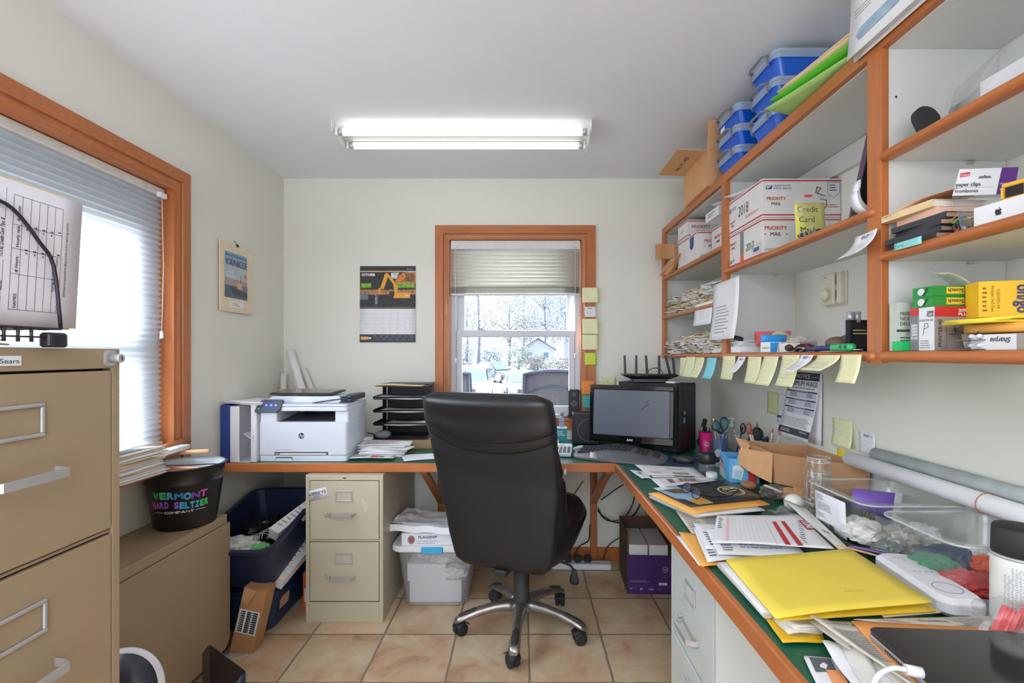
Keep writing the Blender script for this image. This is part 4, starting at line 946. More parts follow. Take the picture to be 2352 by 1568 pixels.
for i, (p0, p1, y0, y1, m, lab, ink) in enumerate([(1337, 1375, 660, 695, YPAD, 'topmost pale yellow note on the right window casing', ruled(5, 1)),
 (1343, 1369, 704, 728, PAPER, 'small white headed card on the right window casing', kelley),
 (1337, 1375, 732, 767, YPAD, 'pale yellow note below the white card on window casing', ruled(5, 3)),
 (1337, 1374, 768, 803, YPAD, 'pale yellow note with lifting foot above the lime note on casing', ruled(5, 3)),
 (1343, 1370, 810, 838, mat('lime_note', (196, 212, 70), .7), 'bright lime green note on the right window casing', lambda b, w, h: b.m(PENCIL).scrawl(w*.1, -h*.9, w*.8, h*.8, 4)),
 (1336, 1367, 874, 906, mat('orange_note', (238, 138, 60), .7), 'orange ruled note above the black subwoofer', ruled(6, 1)),
 (1338, 1367, 907, 937, mat('teal_note', (60, 160, 150), .7), 'teal green note partly hidden behind the subwoofer', ruled(6, 1))]):
    backy('sticky_note', lab, 'note', YB-.023-(.004 if i == 6 else 0), p0, p1, y0, y1, m, ink, group=G, curl=.012 if i < 4 else .004, seed=20+i)
backy('sticky_note', 'pale note stuck on the back wall just above the computer tower', 'note', YB-.001, 1378, 1415, 865, 884, YPAD, lambda b, w, h: (b.m(INK).disc(w*.12, -h*.2, .002), b.disc(w*.35, -h*.2, .002), b.disc(w*.7, -h*.15, .002), b.disc(w*.5, -h*.5, .002), b.m(PENCIL).scrawl(w*.05, -h*.95, w*.9, h*.4, 2)), seed=31)
# right wall
def notice(b, w, h):
    D = mat('charcoal_print', (58, 60, 68), .7); L = mat('lilac_band', (206, 208, 226), .8)
    b.m(D).rect(0, -h*.115, w, h*.115, .0005, 6); b.rect(0, -h*.955, w, h*.10, .0005, 6)
    b.m(PAPER).text('NOTICE', w*.5, -h*.085, .024, width=w*.42, al='c', bold=.02, z=.001); b.rect(w*.04, -h*.065, w*.2, .0015, .001); b.rect(w*.76, -h*.065, w*.2, .0015, .001)
    b.m(D).text('MINIMUM WAGE', w*.5, -h*.205, .030, width=w*.92, al='c', bold=.02, z=.0008); b.lines(w*.12, -h*.25, w*.76, h*.025, 1, rnd=0)
    for k in range(3):
        y = -h*(.30+.125*k); b.m(L).rect(w*.03, y-h*.085, w*.94, h*.085, .0005, 6); b.m(D).rect(w*.03, y, w*.94, h*.022, .0006, 6)
        b.m(PAPER).lines(w*.3, y+.002, w*.4, h*.016, 1, rnd=0, z=.0009); b.m(INK).lines(w*.14, y-h*.075, w*.24, h*.065, 3, z=.0009, rnd=.1); b.lines(w*.66, y-h*.075, w*.2, h*.065, 3, z=.0009, rnd=.1)
    b.m(GREYINK).lines(w*.04, -h*.83, w*.92, h*.14, 7, z=.0008); b.m(PAPER).lines(w*.08, -h*.93, w*.4, h*.05, 2, z=.001); b.text('VERMONT', w*.68, -h*.90, .010, width=w*.24, z=.001, bold=.02)
for i in range(3): 
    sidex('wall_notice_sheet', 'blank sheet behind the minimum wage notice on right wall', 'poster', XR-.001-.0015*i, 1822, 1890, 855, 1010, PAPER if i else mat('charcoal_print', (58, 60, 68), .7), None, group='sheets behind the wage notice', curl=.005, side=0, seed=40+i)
sidex('wall_notice', 'black and white minimum wage notice curling off the right wall', 'poster', XR-.007, 1812, 1888, 853, 1005, PAPER, notice, curl=.035, skew=-.03, side=.004, seed=44)
def cert(b, w, h):
    b.m(PENCIL).rect(.005, -.008, w-.01, .001); b.rect(.005, -h+.02, .001, h-.03); b.m(BLUEINK).rect(.0, -h*.84, w, .012); b.disc(w*.5, -h*.82, .012, .0008); b.m(PENCIL).scrawl(w*.2, -h*.6, w*.6, h*.35, 4)
sidex('certificate', 'pale certificate with a blue seal half hidden by the wage notice', 'certificate', XR-.001, 1787, 1822, 902, 970, PAPER, cert, curl=.004, seed=45)
sidex('sticky_note', 'faded yellow note on the right wall left of the certificate', 'note', XR-.001, 1764, 1790, 898, 948, mat('faded_yellow_note', (208, 212, 150), .8), ruled(10, 2), curl=.003, seed=46)
sidex('sticky_note', 'pale note with a curled corner on the right wall right of notice', 'note', XR-.001, 1913, 1958, 958, 1018, YPAD, ruled(10, 4), curl=.02, skew=.02, seed=47)
sidex('sticky_note', 'bright yellow note low on the right wall above the cardboard bag', 'note', XR-.001, 1924, 1956, 1029, 1052, mat('bright_yellow_note', (238, 204, 40), .7), lambda b, w, h: b.m(PENCIL).scrawl(w*.2, -h*.8, w*.6, h*.5, 2), seed=48)
sidex('sticky_note', 'white headed note on the right wall above the long paper roll', 'note', XR-.001, 1974, 2010, 988, 1036, PAPER, kelley, curl=.006, skew=.01, seed=49)
# on the posts
sidex('sheet_of_paper', 'white headed note curling from the tall shelf post', 'note', SX-.002, 1966, 2026, 545, 598, PAPER, kelley, curl=.05, side=.01, skew=.0, seed=50)
sidex('sheet_of_paper', 'long white sheet hanging from the second shelf post', 'paper', SX-.006, 1640, 1702, 655, 790, PAPER, lambda b, w, h: b.m(PENCIL).lines(w*.15, -h*.9, w*.6, h*.5, 9), curl=.03, skew=.02, side=.006, seed=51)
sidex('sheet_of_paper', 'small white sheet tucked behind the long hanging sheet', 'paper', SX-.002, 1597, 1638, 700, 752, PAPER, lambda b, w, h: b.m(PENCIL).scrawl(w*.3, -h*.7, w*.4, h*.5, 5), curl=.01, seed=52)
sidex('sticky_note', 'teal note on the rounded edge under the black notebooks', 'note', SX-.014, 2056, 2119, 560, 577, mat('pale_teal_note', (140, 206, 206), .75), lambda b, w, h: b.m(INK).scrawl(w*.1, -h*.8, w*.8, h*.6, 1, .0008), seed=53)
# thermostat
t = thing('thermostat', 'cream wall thermostat with a round dial behind the open shelf bay', 'thermostat'); M_ = face((XR-.001, 1.905, 1.49), (0, -1, 0), (0, 0, 1))
CRM = mat('cream_plastic', (220, 216, 196), .45)
t.matrix_world = M_
MB(CRM).box(.0, .115, 0, .126, 0, .008, .002).obj('back_plate', t); MB(CRM).box(.004, .085, .004, .122, .008, .034, .003).obj('cover', t); MB(CRM).box(.09, .112, .006, .12, .008, .028, .002).obj('side_cover', t)
MB(BLK).box(.0855, .0895, .02, .055, .009, .027).obj('vent', t); MB(BLK).box(.0855, .0895, .075, .11, .009, .027).obj('vent', t)
b = MB(CRM).lathe([(.022, .034), (.022, .046), (.019, .050), (.014, .05), (.013, .053)], 28, cx=.044, cy=.042); b.obj('dial', t)
b = MB(GREYINK).rect(.03, .108, .014, .003, .0346); b.ring2(.044, .042, .029, .001, .0346); b.obj('dial_scale', t)
# ---------------------------------------------------------------- on top of the shelving
BLU = mat('blue_plastic', (4, 90, 204), .3, var=.06, scale=6); LIDP = mat('frosted_lid', (196, 214, 238), .25, alpha=.55); LATCH = mat('grey_latch', (120, 124, 130), .4)
def bin_(label, x, y, z, w, d, h):
    t = thing('latch_box', label, 'storage box', (x, y, z), group='blue latch boxes on top of the shelving')
    MB(BLU).tub(0, 0, 0, d-.02, w-.02, h-.018, .025, .002, .86, .004, 5, .006).obj('body', t)
    MB(LIDP).rbox(0, 0, h-.0175, d, w, .0165, .028, 5, .003).obj('lid', t)
    b = MB(LIDP).rbox(0, 0, h-.034, d-.006, w-.006, .0164, .026, 5, 0); b.f = b.f[:-2]; b.mi = b.mi[:-2]; b.sm = b.sm[:-2]; b.obj('lid_rim', t)
    for sx in (-1, 1):
        b = MB(LATCH); x0 = sx*(d/2)
        b.tube([(x0-sx*.012, -w*.28, h-.004), (x0+sx*.012, -w*.28, h-.008), (x0+sx*.016, -w*.2, h-.002), (x0+sx*.016, w*.2, h-.002), (x0+sx*.012, w*.28, h-.008), (x0-sx*.012, w*.28, h-.004)], .0045, 8); 
        hd = b.obj('handle', t)
        for sy in (-1, 1):
            b = MB(LATCH).tube([(x0+sx*.004, sy*w*.30, h-.006), (x0+sx*.005, sy*w*.30, h-.03), (x0+sx*.0, sy*w*.30, h-.045)], .0035, 6); b.obj('latch', t)
    return t
bx = bin_('blue latch box at the bottom of the nearer stack', 1.035, 1.83, 2.1005, .205, .285, .098)
dup(bx, 'blue latch box in the middle of the nearer stack', (1.035, 1.83, 2.1995)); dup(bx, 'blue latch box on top of the nearer stack, close to ceiling', (1.035, 1.83, 2.2985))
bx = bin_('blue latch box at the bottom of the farther stack', 1.035, 2.145, 2.1005, .225, .285, .087)
dup(bx, 'blue latch box in the middle of the farther stack', (1.035, 2.145, 2.1885)); dup(bx, 'blue latch box on top of the farther stack', (1.035, 2.145, 2.2765))
b = MB(PAPER).box(0, .002, -.02, .02, 0, .03); tag(b.obj('tag_card', loc=(.878, 2.14, 2.27)), 'tiny white tag on the farther blue box stack', 'tag')
def openbox(name, label, cat, loc, w, d, h, m, flaps, th=.004, rz=0, group=None, ink=None):
    t = thing(name, label, cat, loc, rz, group)
    b = MB(m).box(0, w, 0, d, 0, th); b.box(0, th, 0, d, th, h); b.box(w-th, w, 0, d, th, h); b.box(th, w-th, 0, th, th, h); b.box(th, w-th, d-th, d, th, h)
    bd = b.obj('body', t)
    for (side, L, ang) in flaps:      # ang: 0 = straight up, 90 = out flat, 180 = hanging down
        a = R(ang); dx, dz = math.sin(a)*L, math.cos(a)*L
        b = MB(m)
        if side == '-x': P = [(0, 0, h), (0, d, h), (-dx, d, h+dz), (-dx, 0, h+dz)]
        elif side == '+x': P = [(w, d, h), (w, 0, h), (w+dx, 0, h+dz), (w+dx, d, h+dz)]
        elif side == '-y': P = [(w, 0, h), (0, 0, h), (0, -dx, h+dz), (w, -dx, h+dz)]
        else: P = [(0, d, h), (w, d, h), (w, d+dx, h+dz), (0, d+dx, h+dz)]
        P = [V(p) for p in P]; b.grid(lambda u, v: P[0].lerp(P[1], u).lerp(P[3].lerp(P[2], u), v), 2, 2, th*.7, False); b.obj('flap', t)
    if ink: ink(t, bd)
    return t
def boxink(t, bd):
    b = MB(INK); b.push(face((-.12, .30, .172-.0035), (0, -1, 0), (1, 0, 0)) ) ; b.X = face((-.02, .31, .1655), (0, -1, 0), (-1, 0, 0)) @ T(0, 0); 
    b.text('PAL MC 483', .06, .035, .030, width=.17, z=.0002); tag(b.obj('handwriting', t), 'marker writing')
openbox('cardboard_box', 'open brown cardboard box with raised flaps on top of shelving by back wall', 'box', (.872, 2.30, 2.1005), .30, .33, .17, CARD2, [('-x', .14, 88), ('-y', .135, 5)], ink=boxink)
def shelfsheet(name, label, cat, c, w, h, rz, m, tilt=0, **k): return sheetobj(name, label, cat, c, w, h, rz, m, rot=(0, R(tilt), R(rz)), **k)
shelfsheet('file_folder', 'light green paper sticking out over the top shelf rail', 'folder', (.955, 1.50, 2.106), .24, .30, 16, mat('light_green_paper', (172, 214, 128), .7), 3)
shelfsheet('file_folder', 'bright green folder on top of the shelving beside blue boxes', 'folder', (.955, 1.47, 2.12), .24, .30, 12, mat('bright_green_folder', (90, 186, 44), .6), 6, th=.003)
shelfsheet('file_folder', 'lower tan folder lying over the bright green folder', 'folder', (.965, 1.44, 2.135), .24, .31, 10, MANILA2, 7, th=.004)
shelfsheet('file_folder', 'upper tan folder on the pile above the shelf rail', 'folder', (.975, 1.43, 2.146), .24, .31, 8, MANILA2, 8, th=.004)
CEL = mat('envelope_window', (150, 178, 196), .12, var=.25, scale=30)
def winenv(b, w, h): b.m(CEL).poly([(w*.1, -h*.72), (w*.14, -h*.62), (w*.6, -h*.60), (w*.62, -h*.68), (w*.58, -h*.80), (w*.14, -h*.82)], .001); b.m(PENCIL).lines(w*.06, -h*.4, w*.3, h*.15, 3)
for i, (y0, z1, h_, lab) in enumerate(((1.285, 2.40, .325, 'rearmost white window envelope standing above the tall shelf post'), (1.275, 2.345, .265, 'middle white window envelope standing above the tall shelf post'), (1.28, 2.235, .158, 'front white window envelope draped over the rail at the tall post'))):
    upright('window_envelope', lab, 'envelope', face((.878-.007*i, y0, z1), (0, -1, 0), (0, 0, 1)), .34 if i < 2 else .30, h_, PAPER, winenv, group='white envelopes above the tall post', curl=.0+.004*i, skew=-.004, seed=60+i)
# ---------------------------------------------------------------- postal boxes
REDP = mat('postal_red', (188, 48, 56), .6); NAV = mat('postal_blue', (46, 74, 140), .6); BOXW = mat('white_carton', (224, 222, 222), .7, var=.03, scale=12)
def eagle(b, x, y, s): b.m(NAV).poly([(x, y), (x+s, y), (x+s*1.15, y+s*.62), (x+s*.1, y+s*.62)]); b.m(BOXW).poly([(x+s*.1, y+s*.5), (x+s*1.0, y+s*.5), (x+s*.3, y+s*.1)], .0007)
def mailbox(label, x, y, z, w, d, h, left, right, group='postal boxes on the shelves'):
    t = thing('postal_box', label, 'box', (x, y, z), group=group)
    b = MB(BOXW).box(0, w, 0, d, 0, h)
    bd = b.obj('carton', t, bev=.0015)
    for fr, fn, W in ((face((-.0004, d, 0), (0, -1, 0), (0, 0, 1)), left, d), (face((0, -.0004, 0), (1, 0, 0), (0, 0, 1)), right, w)):
        b = MB(REDP); b.push(fr); b.rect(.0, h-.011, W, .005); b.rect(0, .006, W, .005); fn(b, W, h); b.obj('print', bd)
    return t
def pm(b, x, y, s, star=True):
    b.m(REDP).text('PRIORITY', x, y, s, bold=.015, al='c'); b.text('MAIL', x, y-s*1.15, s, bold=.015, al='c')
    if star: b.text('*', x-s*2.0, y-s*1.35, s, al='c'); b.text('*', x+s*2.0, y-s*1.35, s, al='c')
def L18(b, W, h): b.m(INK).text('2018', W*.34, h*.38, .062, sx=.75, bold=-.01, z=.0008); eagle(b, .012, h*.66, .022); b.m(NAV).lines(.045, h*.66, .05, .015, 2); pm(b, .05, h*.30, .013, False); b.lines(W*.55, h*.22, W*.4, .012, 2)
def R18(b, W, h):
    eagle(b, .012, h*.72, .022); b.m(NAV).text('UNITED STATES', .042, h*.79, .009, bold=.01); b.text('POSTAL SERVICE', .042, h*.72, .009, bold=.01); pm(b, .052, h*.44, .017, False)
    b.m(INK).stroke([(.20, h*.62), (.205, h*.78), (.22, h*.74), (.205, h*.62), (.235, h*.55)], .003); b.stroke([(.215, h*.47), (.24, h*.44), (.24, h*.3), (.235, h*.22)], .003)
    b.m(NAV); P = [(.245, h*.9), (.29, h*.9), (.29, h*.62), (.2675, h*.5), (.245, h*.62), (.245, h*.9)]; b.stroke(P, .0015); b.lines(.252, h*.66, .03, h*.2, 3)
    b.m(REDP).lines(.21, h*.24, .08, h*.1, 2)
def L17(b, W, h):
    b.m(INK).text('2017', W*.56, h*.3, .042, sx=.8, z=.0008); pm(b, W*.16, h*.66, .015)
    b.m(GREYP).rect(W*.38, h*.28, .03, h*.68, .0006); b.m(mat('orange_tag', (226, 92, 50), .6)).rect(W*.385, h*.06, .028, h*.22, .0008); eagle(b, .012, h*.14, .02); b.m(NAV).lines(.04, h*.16, .03, .012, 2)
    b.m(NAV).stroke([(W*.73, h*.14), (W*.96, h*.14), (W*.96, h*.36), (W*.73, h*.36), (W*.73, h*.14)], .001); b.barcode(W*.76, h*.18, W*.16, h*.12)
def R17(b, W, h): pm(b, .05, h*.68, .020); b.m(GREYINK).text('LARGE FLAT RATE BOX', .008, h*.14, .0115, width=.105, bold=.01); b.lines(.008, h*.07, .08, .006, 1)
mailbox('white and red postal box marked 2017, lower of the shelf pair', .902, 1.83, ZM+.0015, .293, .30, .143, L17, R17)
mailbox('white and red postal box marked 2018 on top of the 2017 box', .900, 1.828, ZM+.1455, .295, .305, .145, L18, R18)
sheetobj('sheet_of_paper', 'white paper curling on top of the 2018 postal box', 'paper', (.99, 2.03, ZM+.2915), .19, .22, 12, PAPER, .012, seed=6, rot=(R(3), R(5), R(12)))
def La(b, W, h): b.m(PENCIL).scrawl(W*.2, h*.3, W*.4, h*.35, 2, .0015); b.m(NAV).poly([(W*.66, h*.9), (W*.86, h*.9), (W*.86, h*.55), (W*.76, h*.45), (W*.66, h*.55)])
def Ra(b, W, h): pm(b, .085, h*.62, .022); eagle(b, .018, h*.12, .022); b.m(NAV).text('UNITED STATES', .05, h*.2, .010); b.text('POSTAL SERVICE', .05, h*.12, .010)
mailbox('white postal box low in the end shelf bay', .905, 2.53, ZA+.0015, .285, .30, .155, La, Ra)
mailbox('small white postal box perched on the lower one in the end bay', .90, 2.66, ZA+.1572, .20, .16, .095, lambda b, W, h: b.m(GREYINK).lines(W*.3, h*.4, W*.4, h*.15, 2), lambda b, W, h: pm(b, .075, h*.5, .024, False))
b = MB(BOXW).box(0, .25, 0, .012, 0, .05); b = MB(BOXW).box(0, .285, 0, .16, 0, .042); b.push(face((0, -.0003, 0), (1, 0, 0), (0, 0, 1))).m(GREYINK).text('White Multi-use 8x', .02, .015, .013, bold=.01); b.pop(); b.push(face((-.0003, .16, 0), (0, -1, 0), (0, 0, 1))).m(mat('dark_green_print', (70, 110, 90), .7)).lines(.03, .014, .1, .02, 2)
tag(b.obj('flat_carton', loc=(.90, 2.235, ZA+.158)), 'flat white carton beside the upper shelf divider in the end bay', 'box')
mailbox('white postal box beside the upper divider, under the flat carton', .975, 2.24, ZA+.0015, .21, .27, .155, Ra, Ra)
sheetobj('sheet_of_paper', 'bent white paper on top of the flat carton in the end bay', 'paper', (1.03, 2.30, ZA+.205), .2, .18, 20, PAPER, .02, seed=8, rot=(R(6), R(6), R(20)))
t = thing('torn_cardboard', 'torn brown cardboard flap poking out of the end shelf bay', 'cardboard', (.86, 2.93, ZA+.05))
b = MB(CARD); b.push(face((-.035, -.02, .035), (1, -.3, 0), (0, 0, 1))); b.grid(lambda u, v: (.125*u-.03, .09*v, .006*math.sin(u*9)), 8, 2, .004, False); b.obj('upright_flap', t)
b = MB(CARD2); b.grid(lambda u, v: (-.03+.09*u*(1-.4*v)+.03*v, .02-.17*v, -.02-.045*(1-v)+.05*v+.014*math.sin(u*5+v*4)), 4, 6, .003, False); b.obj('hanging_flap', t)
b = MB(mat('yellow_tape', (214, 176, 70), .4)); b.grid(lambda u, v: (.03+.03*u, -.03, -.045+.06*v*(1-.3*u)), 3, 3, .001); b.obj('packing_tape', t)
# middle bay, upper shelf: yellow note, bag of keyrings, dark frame, white scoop
def cc(b, w, h):
    for i, s_ in enumerate(('Credit', 'Card', 'Machine')): b.m(INK).text(s_, .008+.004*i, -.031-.034*i, .026, z=.001, sx=1.0)
upright('handwritten_note', 'yellow handwritten Credit Card note propped on the middle shelf', 'note', face((.893, 1.60, ZM+.128), (1, 0, 0), (0, .08, 1)), .098, .125, mat('yellow_note', (222, 218, 104), .75), cc, seed=70)
b = MB(FILM); b.grid(lambda u, v: (.11*u, .006*math.sin(u*6+v*3), .15*v), 6, 4, .0006); b.m(REDINK).push(face((0, -.008, 0), (1, 0, 0), (0, 0, 1))).disc(.03, .143, .014, 0, 20, .3); tag(b.obj('plastic_bag', loc=(.898, 1.59, ZM+.002)), 'clear bag with a red logo header behind the yellow note', 'bag')
b = MB(CHROME)
for i in range(7): b.tube([(p[0], .004*math.sin(i+k), p[1]) for k, p in enumerate(arc(.012+.014*i, .012+.004*(i % 3), .010, 0, 330, 12))], .0016, 6)
b.m(mat('dark_leather', (60, 46, 42), .5)).ell((.03, .012, .012), (.028, .012, .010)); b.ell((.075, .01, .02), (.02, .012, .014)); tag(b.obj('key_ring', loc=(.888, 1.565, ZM+.003)), 'bunch of metal key rings in front of the yellow note', 'key ring')
t = thing('picture_frame', 'black framed panel leaning on the tall shelf post', 'frame', (.93, 1.37, ZM+.004), rot=(0, R(13), R(6)))
MB(mat('dark_glossy_panel', (30, 26, 26), .25)).box(.0, .17, 0, .014, .0, .285, .002).obj('panel', t)
b = MB(mat('violet_edge', (88, 70, 92), .5))
b.box(-.004, 0, -.002, .016, 0, .287); b.obj('edge_strip', t); MB(BLK).box(.055, .063, -.004, 0, 0, .28).obj('frame_bar', t)
MB(BLKM).rbox(.02, -.02, .0, .07, .04, .022, .01).obj('foot', t)
for i, (y, x, lab) in enumerate(((1.265, .905, 'white plastic trough on the middle shelf beside the tall post, front'), (1.30, .935, 'white plastic trough standing behind the front one by the post'))):
    b = MB(WHP); r = .034; b.grid(lambda u, v: (r*math.cos(R(170+150*u)), .03*v, r*math.sin(R(170+150*u))*(1.3)), 12, 1, .003); b.grid(lambda u, v: (-r-.001+.002*u, .03*v, .0+.03*u), 1, 1, .002); tag(b.obj('plastic_trough', loc=(x, y, ZM+.048+.02*i)), lab, 'tray', 'white troughs by the tall post')
# middle bay, lower shelf
Z1 = ZBT+.002
t = thing('small_box', 'white slip box filled with receipts at the left of the lower shelf', 'box', (.888, 1.985, Z1)); MB(WHP).box(0, .09, 0, .09, 0, .024).obj('tray', t)
pile(5, 'receipt', 'crumpled receipt lying on the white slip box', 'receipt', (.935, 2.03, Z1+.0245), .085, .075, 15, 'receipts on the white slip box', dz=.005, jit=.01, jr=25, seed=9, curl=.008)
b = MB(BLK); b.lathe([(.016, 0), (.022, 0), (.022, .012), (.016, .012)], 24, cap=False); tag(b.obj('tape_ring', loc=(.905, 2.05, Z1+.054), rot=(R(15), R(8), 0)), 'black tape ring resting on the receipts', 'tape')
RP = mat('red_plastic', (208, 72, 74), .4)
t = thing('tape_dispenser', 'red plastic tape dispenser on the lower middle shelf', 'tape dispenser', (.925, 1.93, Z1+.028), -20)
MB(RP).box(0, .05, 0, .006, 0, .045, .002).obj('front', t); b = MB(RP); b.box(0, .006, 0, .05, .02, .05); b.box(.0, .13, .04, .046, .04, .056, .001); b.obj('arm', t); MB(mat('kraft_core', (200, 180, 150), .7)).push(Mx.Translation((.085, .02, .02)) @ RX(90)).lathe([(.022, -.012), (.036, -.012), (.036, .012), (.022, .012)], 28, cap=False).obj('roll', t)
t = thing('staple_box', 'white Standard staple box with a blue hang tab', 'box', (.885, 1.74, Z1)); b = MB(WHP).box(0, .10, 0, .07, 0, .036); b.push(face((-.0004, .07, 0), (0, -1, 0), (0, 0, 1))).m(mat('lime_print', (120, 180, 70), .5)).text('Standard', .012, .012, .012, width=.05, bold=.02); b.pop()
b.push(face((0, -.0004, 0), (1, 0, 0), (0, 0, 1))).m(mat('sky_blue_print', (50, 150, 220), .4)).poly([(.0, 0), (.022, 0), (.03, .034), (.0, .034)]); b.pop(); b.obj('carton', t)
b = MB(mat('sky_blue_print', (50, 150, 220), .4)); b.grid(lambda u, v: (.0+.095*u, .066, .034+.030*v), 4, 2, .0008); b.obj('hang_tab', t)
t = thing('clip_box', 'torn white and orange box beside the staple box', 'box', (.89, 1.655, Z1), -8); b = MB(WHP).box(0, .05, 0, .045, 0, .030); b.obj('carton', t); MB(CARD2).box(.0, .05, .0, .03, .0305, .034).obj('torn_flap', t)
t = thing('clip_box', 'grey paper clip box with a red label on the lower shelf', 'box', (.95, 1.66, Z1)); b = MB(mat('grey_carton', (150, 144, 142), .6)).box(0, .055, 0, .05, 0, .036); b.m(REDINK).push(face((0, -.0004, 0), (1, 0, 0), (0, 0, 1))).rect(.006, .022, .022, .008); b.m(WHP).text('paper clips', .006, .012, .007); b.obj('carton', t)
roll('white paper roll lying at the back of the lower middle shelf', (1.06, 1.58, Z1+.07), (1.12, 1.28, Z1+.05), .034, PAPER, wraps=1.3)
b = MB(PAPER2); b.grid(lambda u, v: (.12*u, 0, .07*v*(.2+.8*u)), 3, 3, .002); b.m(mat('gold_print', (190, 168, 110), .5)).push(face((0, -.001, 0), (1, 0, 0), (0, 0, 1))).poly([(.01, .017), (.12, .07), (.12, .06), (.01, .008)]); tag(b.obj('greeting_card', loc=(1.02, 1.42, Z1+.075), rot=(R(-8), 0, R(-6))), 'cream card with a gold border leaning at the back of lower shelf', 'card')
tag(crumple(mat('grey_plastic_bag', (190, 186, 180), .3), (.05, .035, .026), 5).obj('crumpled_bag', loc=(.985, 1.72, Z1)), 'crumpled grey plastic bag behind the staple boxes', 'bag')
b = MB(mat('brown_leather', (104, 82, 70), .45, var=.2)).ell((0, 0, .026), (.024, .034, .020), 18, 10); b.ell((.004, -.026, .036), (.015, .018, .014)); tag(b.obj('leather_pouch', loc=(.955, 1.48, Z1), rot=(0, 0, R(25))), 'small brown leather pouch among keys on the lower shelf', 'pouch')
for i, (x, y, lab) in enumerate(((.905, 1.585, 'pair of black-tabbed keys left of the leather pouch'), (.925, 1.525, 'tangle of steel key rings in front of the leather pouch'), (.93, 1.63, 'dark bundle of keys behind the grey clip box'))):
    b = MB(CHROME)
    for k in range(4): b.tube([(p[0], p[1], .008+.006*math.sin(j*.6+k)) for j, p in enumerate(arc(.008*k, .006*k, .012, 0, 340, 12))], .0014, 6)
    b.m(BLK).box(-.022, .004, -.008, .004, 0, .010, .002); b.box(.006, .034, .01, .022, .002, .014, .002); b.m(mat('dark_leather', (60, 46, 42), .5)).ell((.02, .03, .014), (.02, .014, .012))
    tag(b.obj('key_bunch', loc=(x, y, Z1), rot=(0, 0, R(40*i))), lab, 'keys', 'keys on the lower shelf')
b = MB(mat('navy_marker', (44, 56, 110), .3)).tube([(0, 0, .008), (.02, -.05, .01), (.03, -.1, .011)], [.005, .008, .008]); tag(b.obj('marker_pen', loc=(.888, 1.525, Z1)), 'navy blue marker lying behind the green tape gun', 'pen')
t = thing('utility_knife', 'green plastic cutter with two holes at the lower shelf front', 'cutter', (.884, 1.345, Z1+.001)); GP = mat('bright_green_plastic', (30, 160, 86), .35)
b = MB(GP).rbox(.0, .0, 0, .024, .090, .020, .012, 5, .004); b.obj('handle', t); b = MB(BLK).push(face((-.0123, .0, 0), (0, -1, 0), (0, 0, 1))); b.disc(.008, .0105, .0048, .0008); b.disc(.028, .0105, .0048, .0008); b.obj('eyelet', t); MB(CHROME).box(-.004, .004, -.075, -.05, .002, .004).obj('blade', t)
t = thing('pencil_pouch', 'black fabric pouch with gold lettering beside the tall post', 'pouch', (.915, 1.36, Z1)); b = MB(mat('black_fabric', (26, 26, 32), .85, bump=.4, bscale=300)); b.grid(lambda u, v: (.055*u, .012*math.sin(u*3), .088*v), 6, 5, .012); b.obj('pouch', t)
b = MB(mat('gold_print', (190, 168, 110), .5)).push(face((0, -.003, 0), (1, 0, 0), (0, 0, 1))); b.lines(.006, .045, .04, .018, 2, rnd=.1); b.obj('lettering', t)
for i, (dx, lab) in enumerate(((.012, 'silver marker standing in the black pouch, left'), (.032, 'silver marker standing in the black pouch, right'))):
    b = MB(mat('silver_pen', (186, 184, 190), .3, metal=.4)).tube([(0, 0, 0), (0, 0, .03)], .009, 12); b.m(REDINK).tube([(0, 0, .0301), (0, 0, .0305)], .004, 10); tag(b.obj('marker_pen', loc=(.915+dx, 1.378, Z1+.082)), lab, 'pen')
MB(PAPER2).box(0, .005, 0, .06, 0, .09).obj('card_stack').location = (.975, 1.27, Z1); tag(bpy.data.objects['card_stack'], 'upright pale card pack between the black pouch and tall post', 'cards')
# end bay paper bundles
def bundle(seed, w, d, h, rough=1.0):
    rnd = random.Random(seed); b = MB(PAPER2); k = 5
    for i in range(k):
        b.m((PAPER, PAPER2, MANILA2, mat('grey_paper', (190, 188, 184), .8))[rnd.choice((0, 0, 1, 1, 2, 3))]); z = h*i/k; a = rnd.uniform(-.2, .2); sd = rnd.random()*9
        b.push(T(rnd.uniform(-.01, .01), rnd.uniform(-.01, .01), z) @ Mx.Rotation(a, 4, 'Z'))
        b.grid(lambda u, v: ((u-.5)*w, (v-.5)*d, .010*rough*noise.noise(V((u*2.5, v*2.5, sd)))+.006), 5, 6, h/k*.75, False); b.pop()
    return b
protos = []
def bundles(zs, seed, rows, group, lab):
    rnd = random.Random(seed); k = 0
    for row in range(rows):
        for yy in (2.95, 2.83, 2.71, 2.59, 2.47, 2.36, 2.25):
            if row == rows-1 and rnd.random() < .25: continue
            for xx in ((.965,) if row % 2 else (.955, 1.09)):
                loc = (xx+rnd.uniform(-.02, .02), yy+rnd.uniform(-.02, .02), zs+row*.026); rot = (R(rnd.uniform(-6, 6)), R(rnd.uniform(-6, 6)), R(rnd.uniform(-25, 25)))
                if len(protos) < 6:
                    o = bundle(len(protos)+3, .12, .13, .022, 1.6).obj('folded_papers', loc=loc, rot=rot); protos.append(o); tag(o, lab, 'papers', group)
                else: dup(rnd.choice(protos), lab, loc, rot, group)
bundles(ZB+.002, 3, 4, 'papers heaped on the middle shelf of the end bay', 'folded papers in the crumpled heap on the end bay middle shelf')
bundles(Z1-.003, 4, 4, 'papers heaped on the bottom shelf of the end bay', 'folded papers in the crumpled heap on the end bay bottom shelf')
t = thing('index_cards', 'white stack of cards at the right end of the bottom end-bay shelf', 'cards', (.892, 2.20, Z1+.0))
for i in range(6): MB(PAPER).box(.004*i, .09+.004*i, .002*i, .10, .006*i, .006*i+.005).obj('card', t)
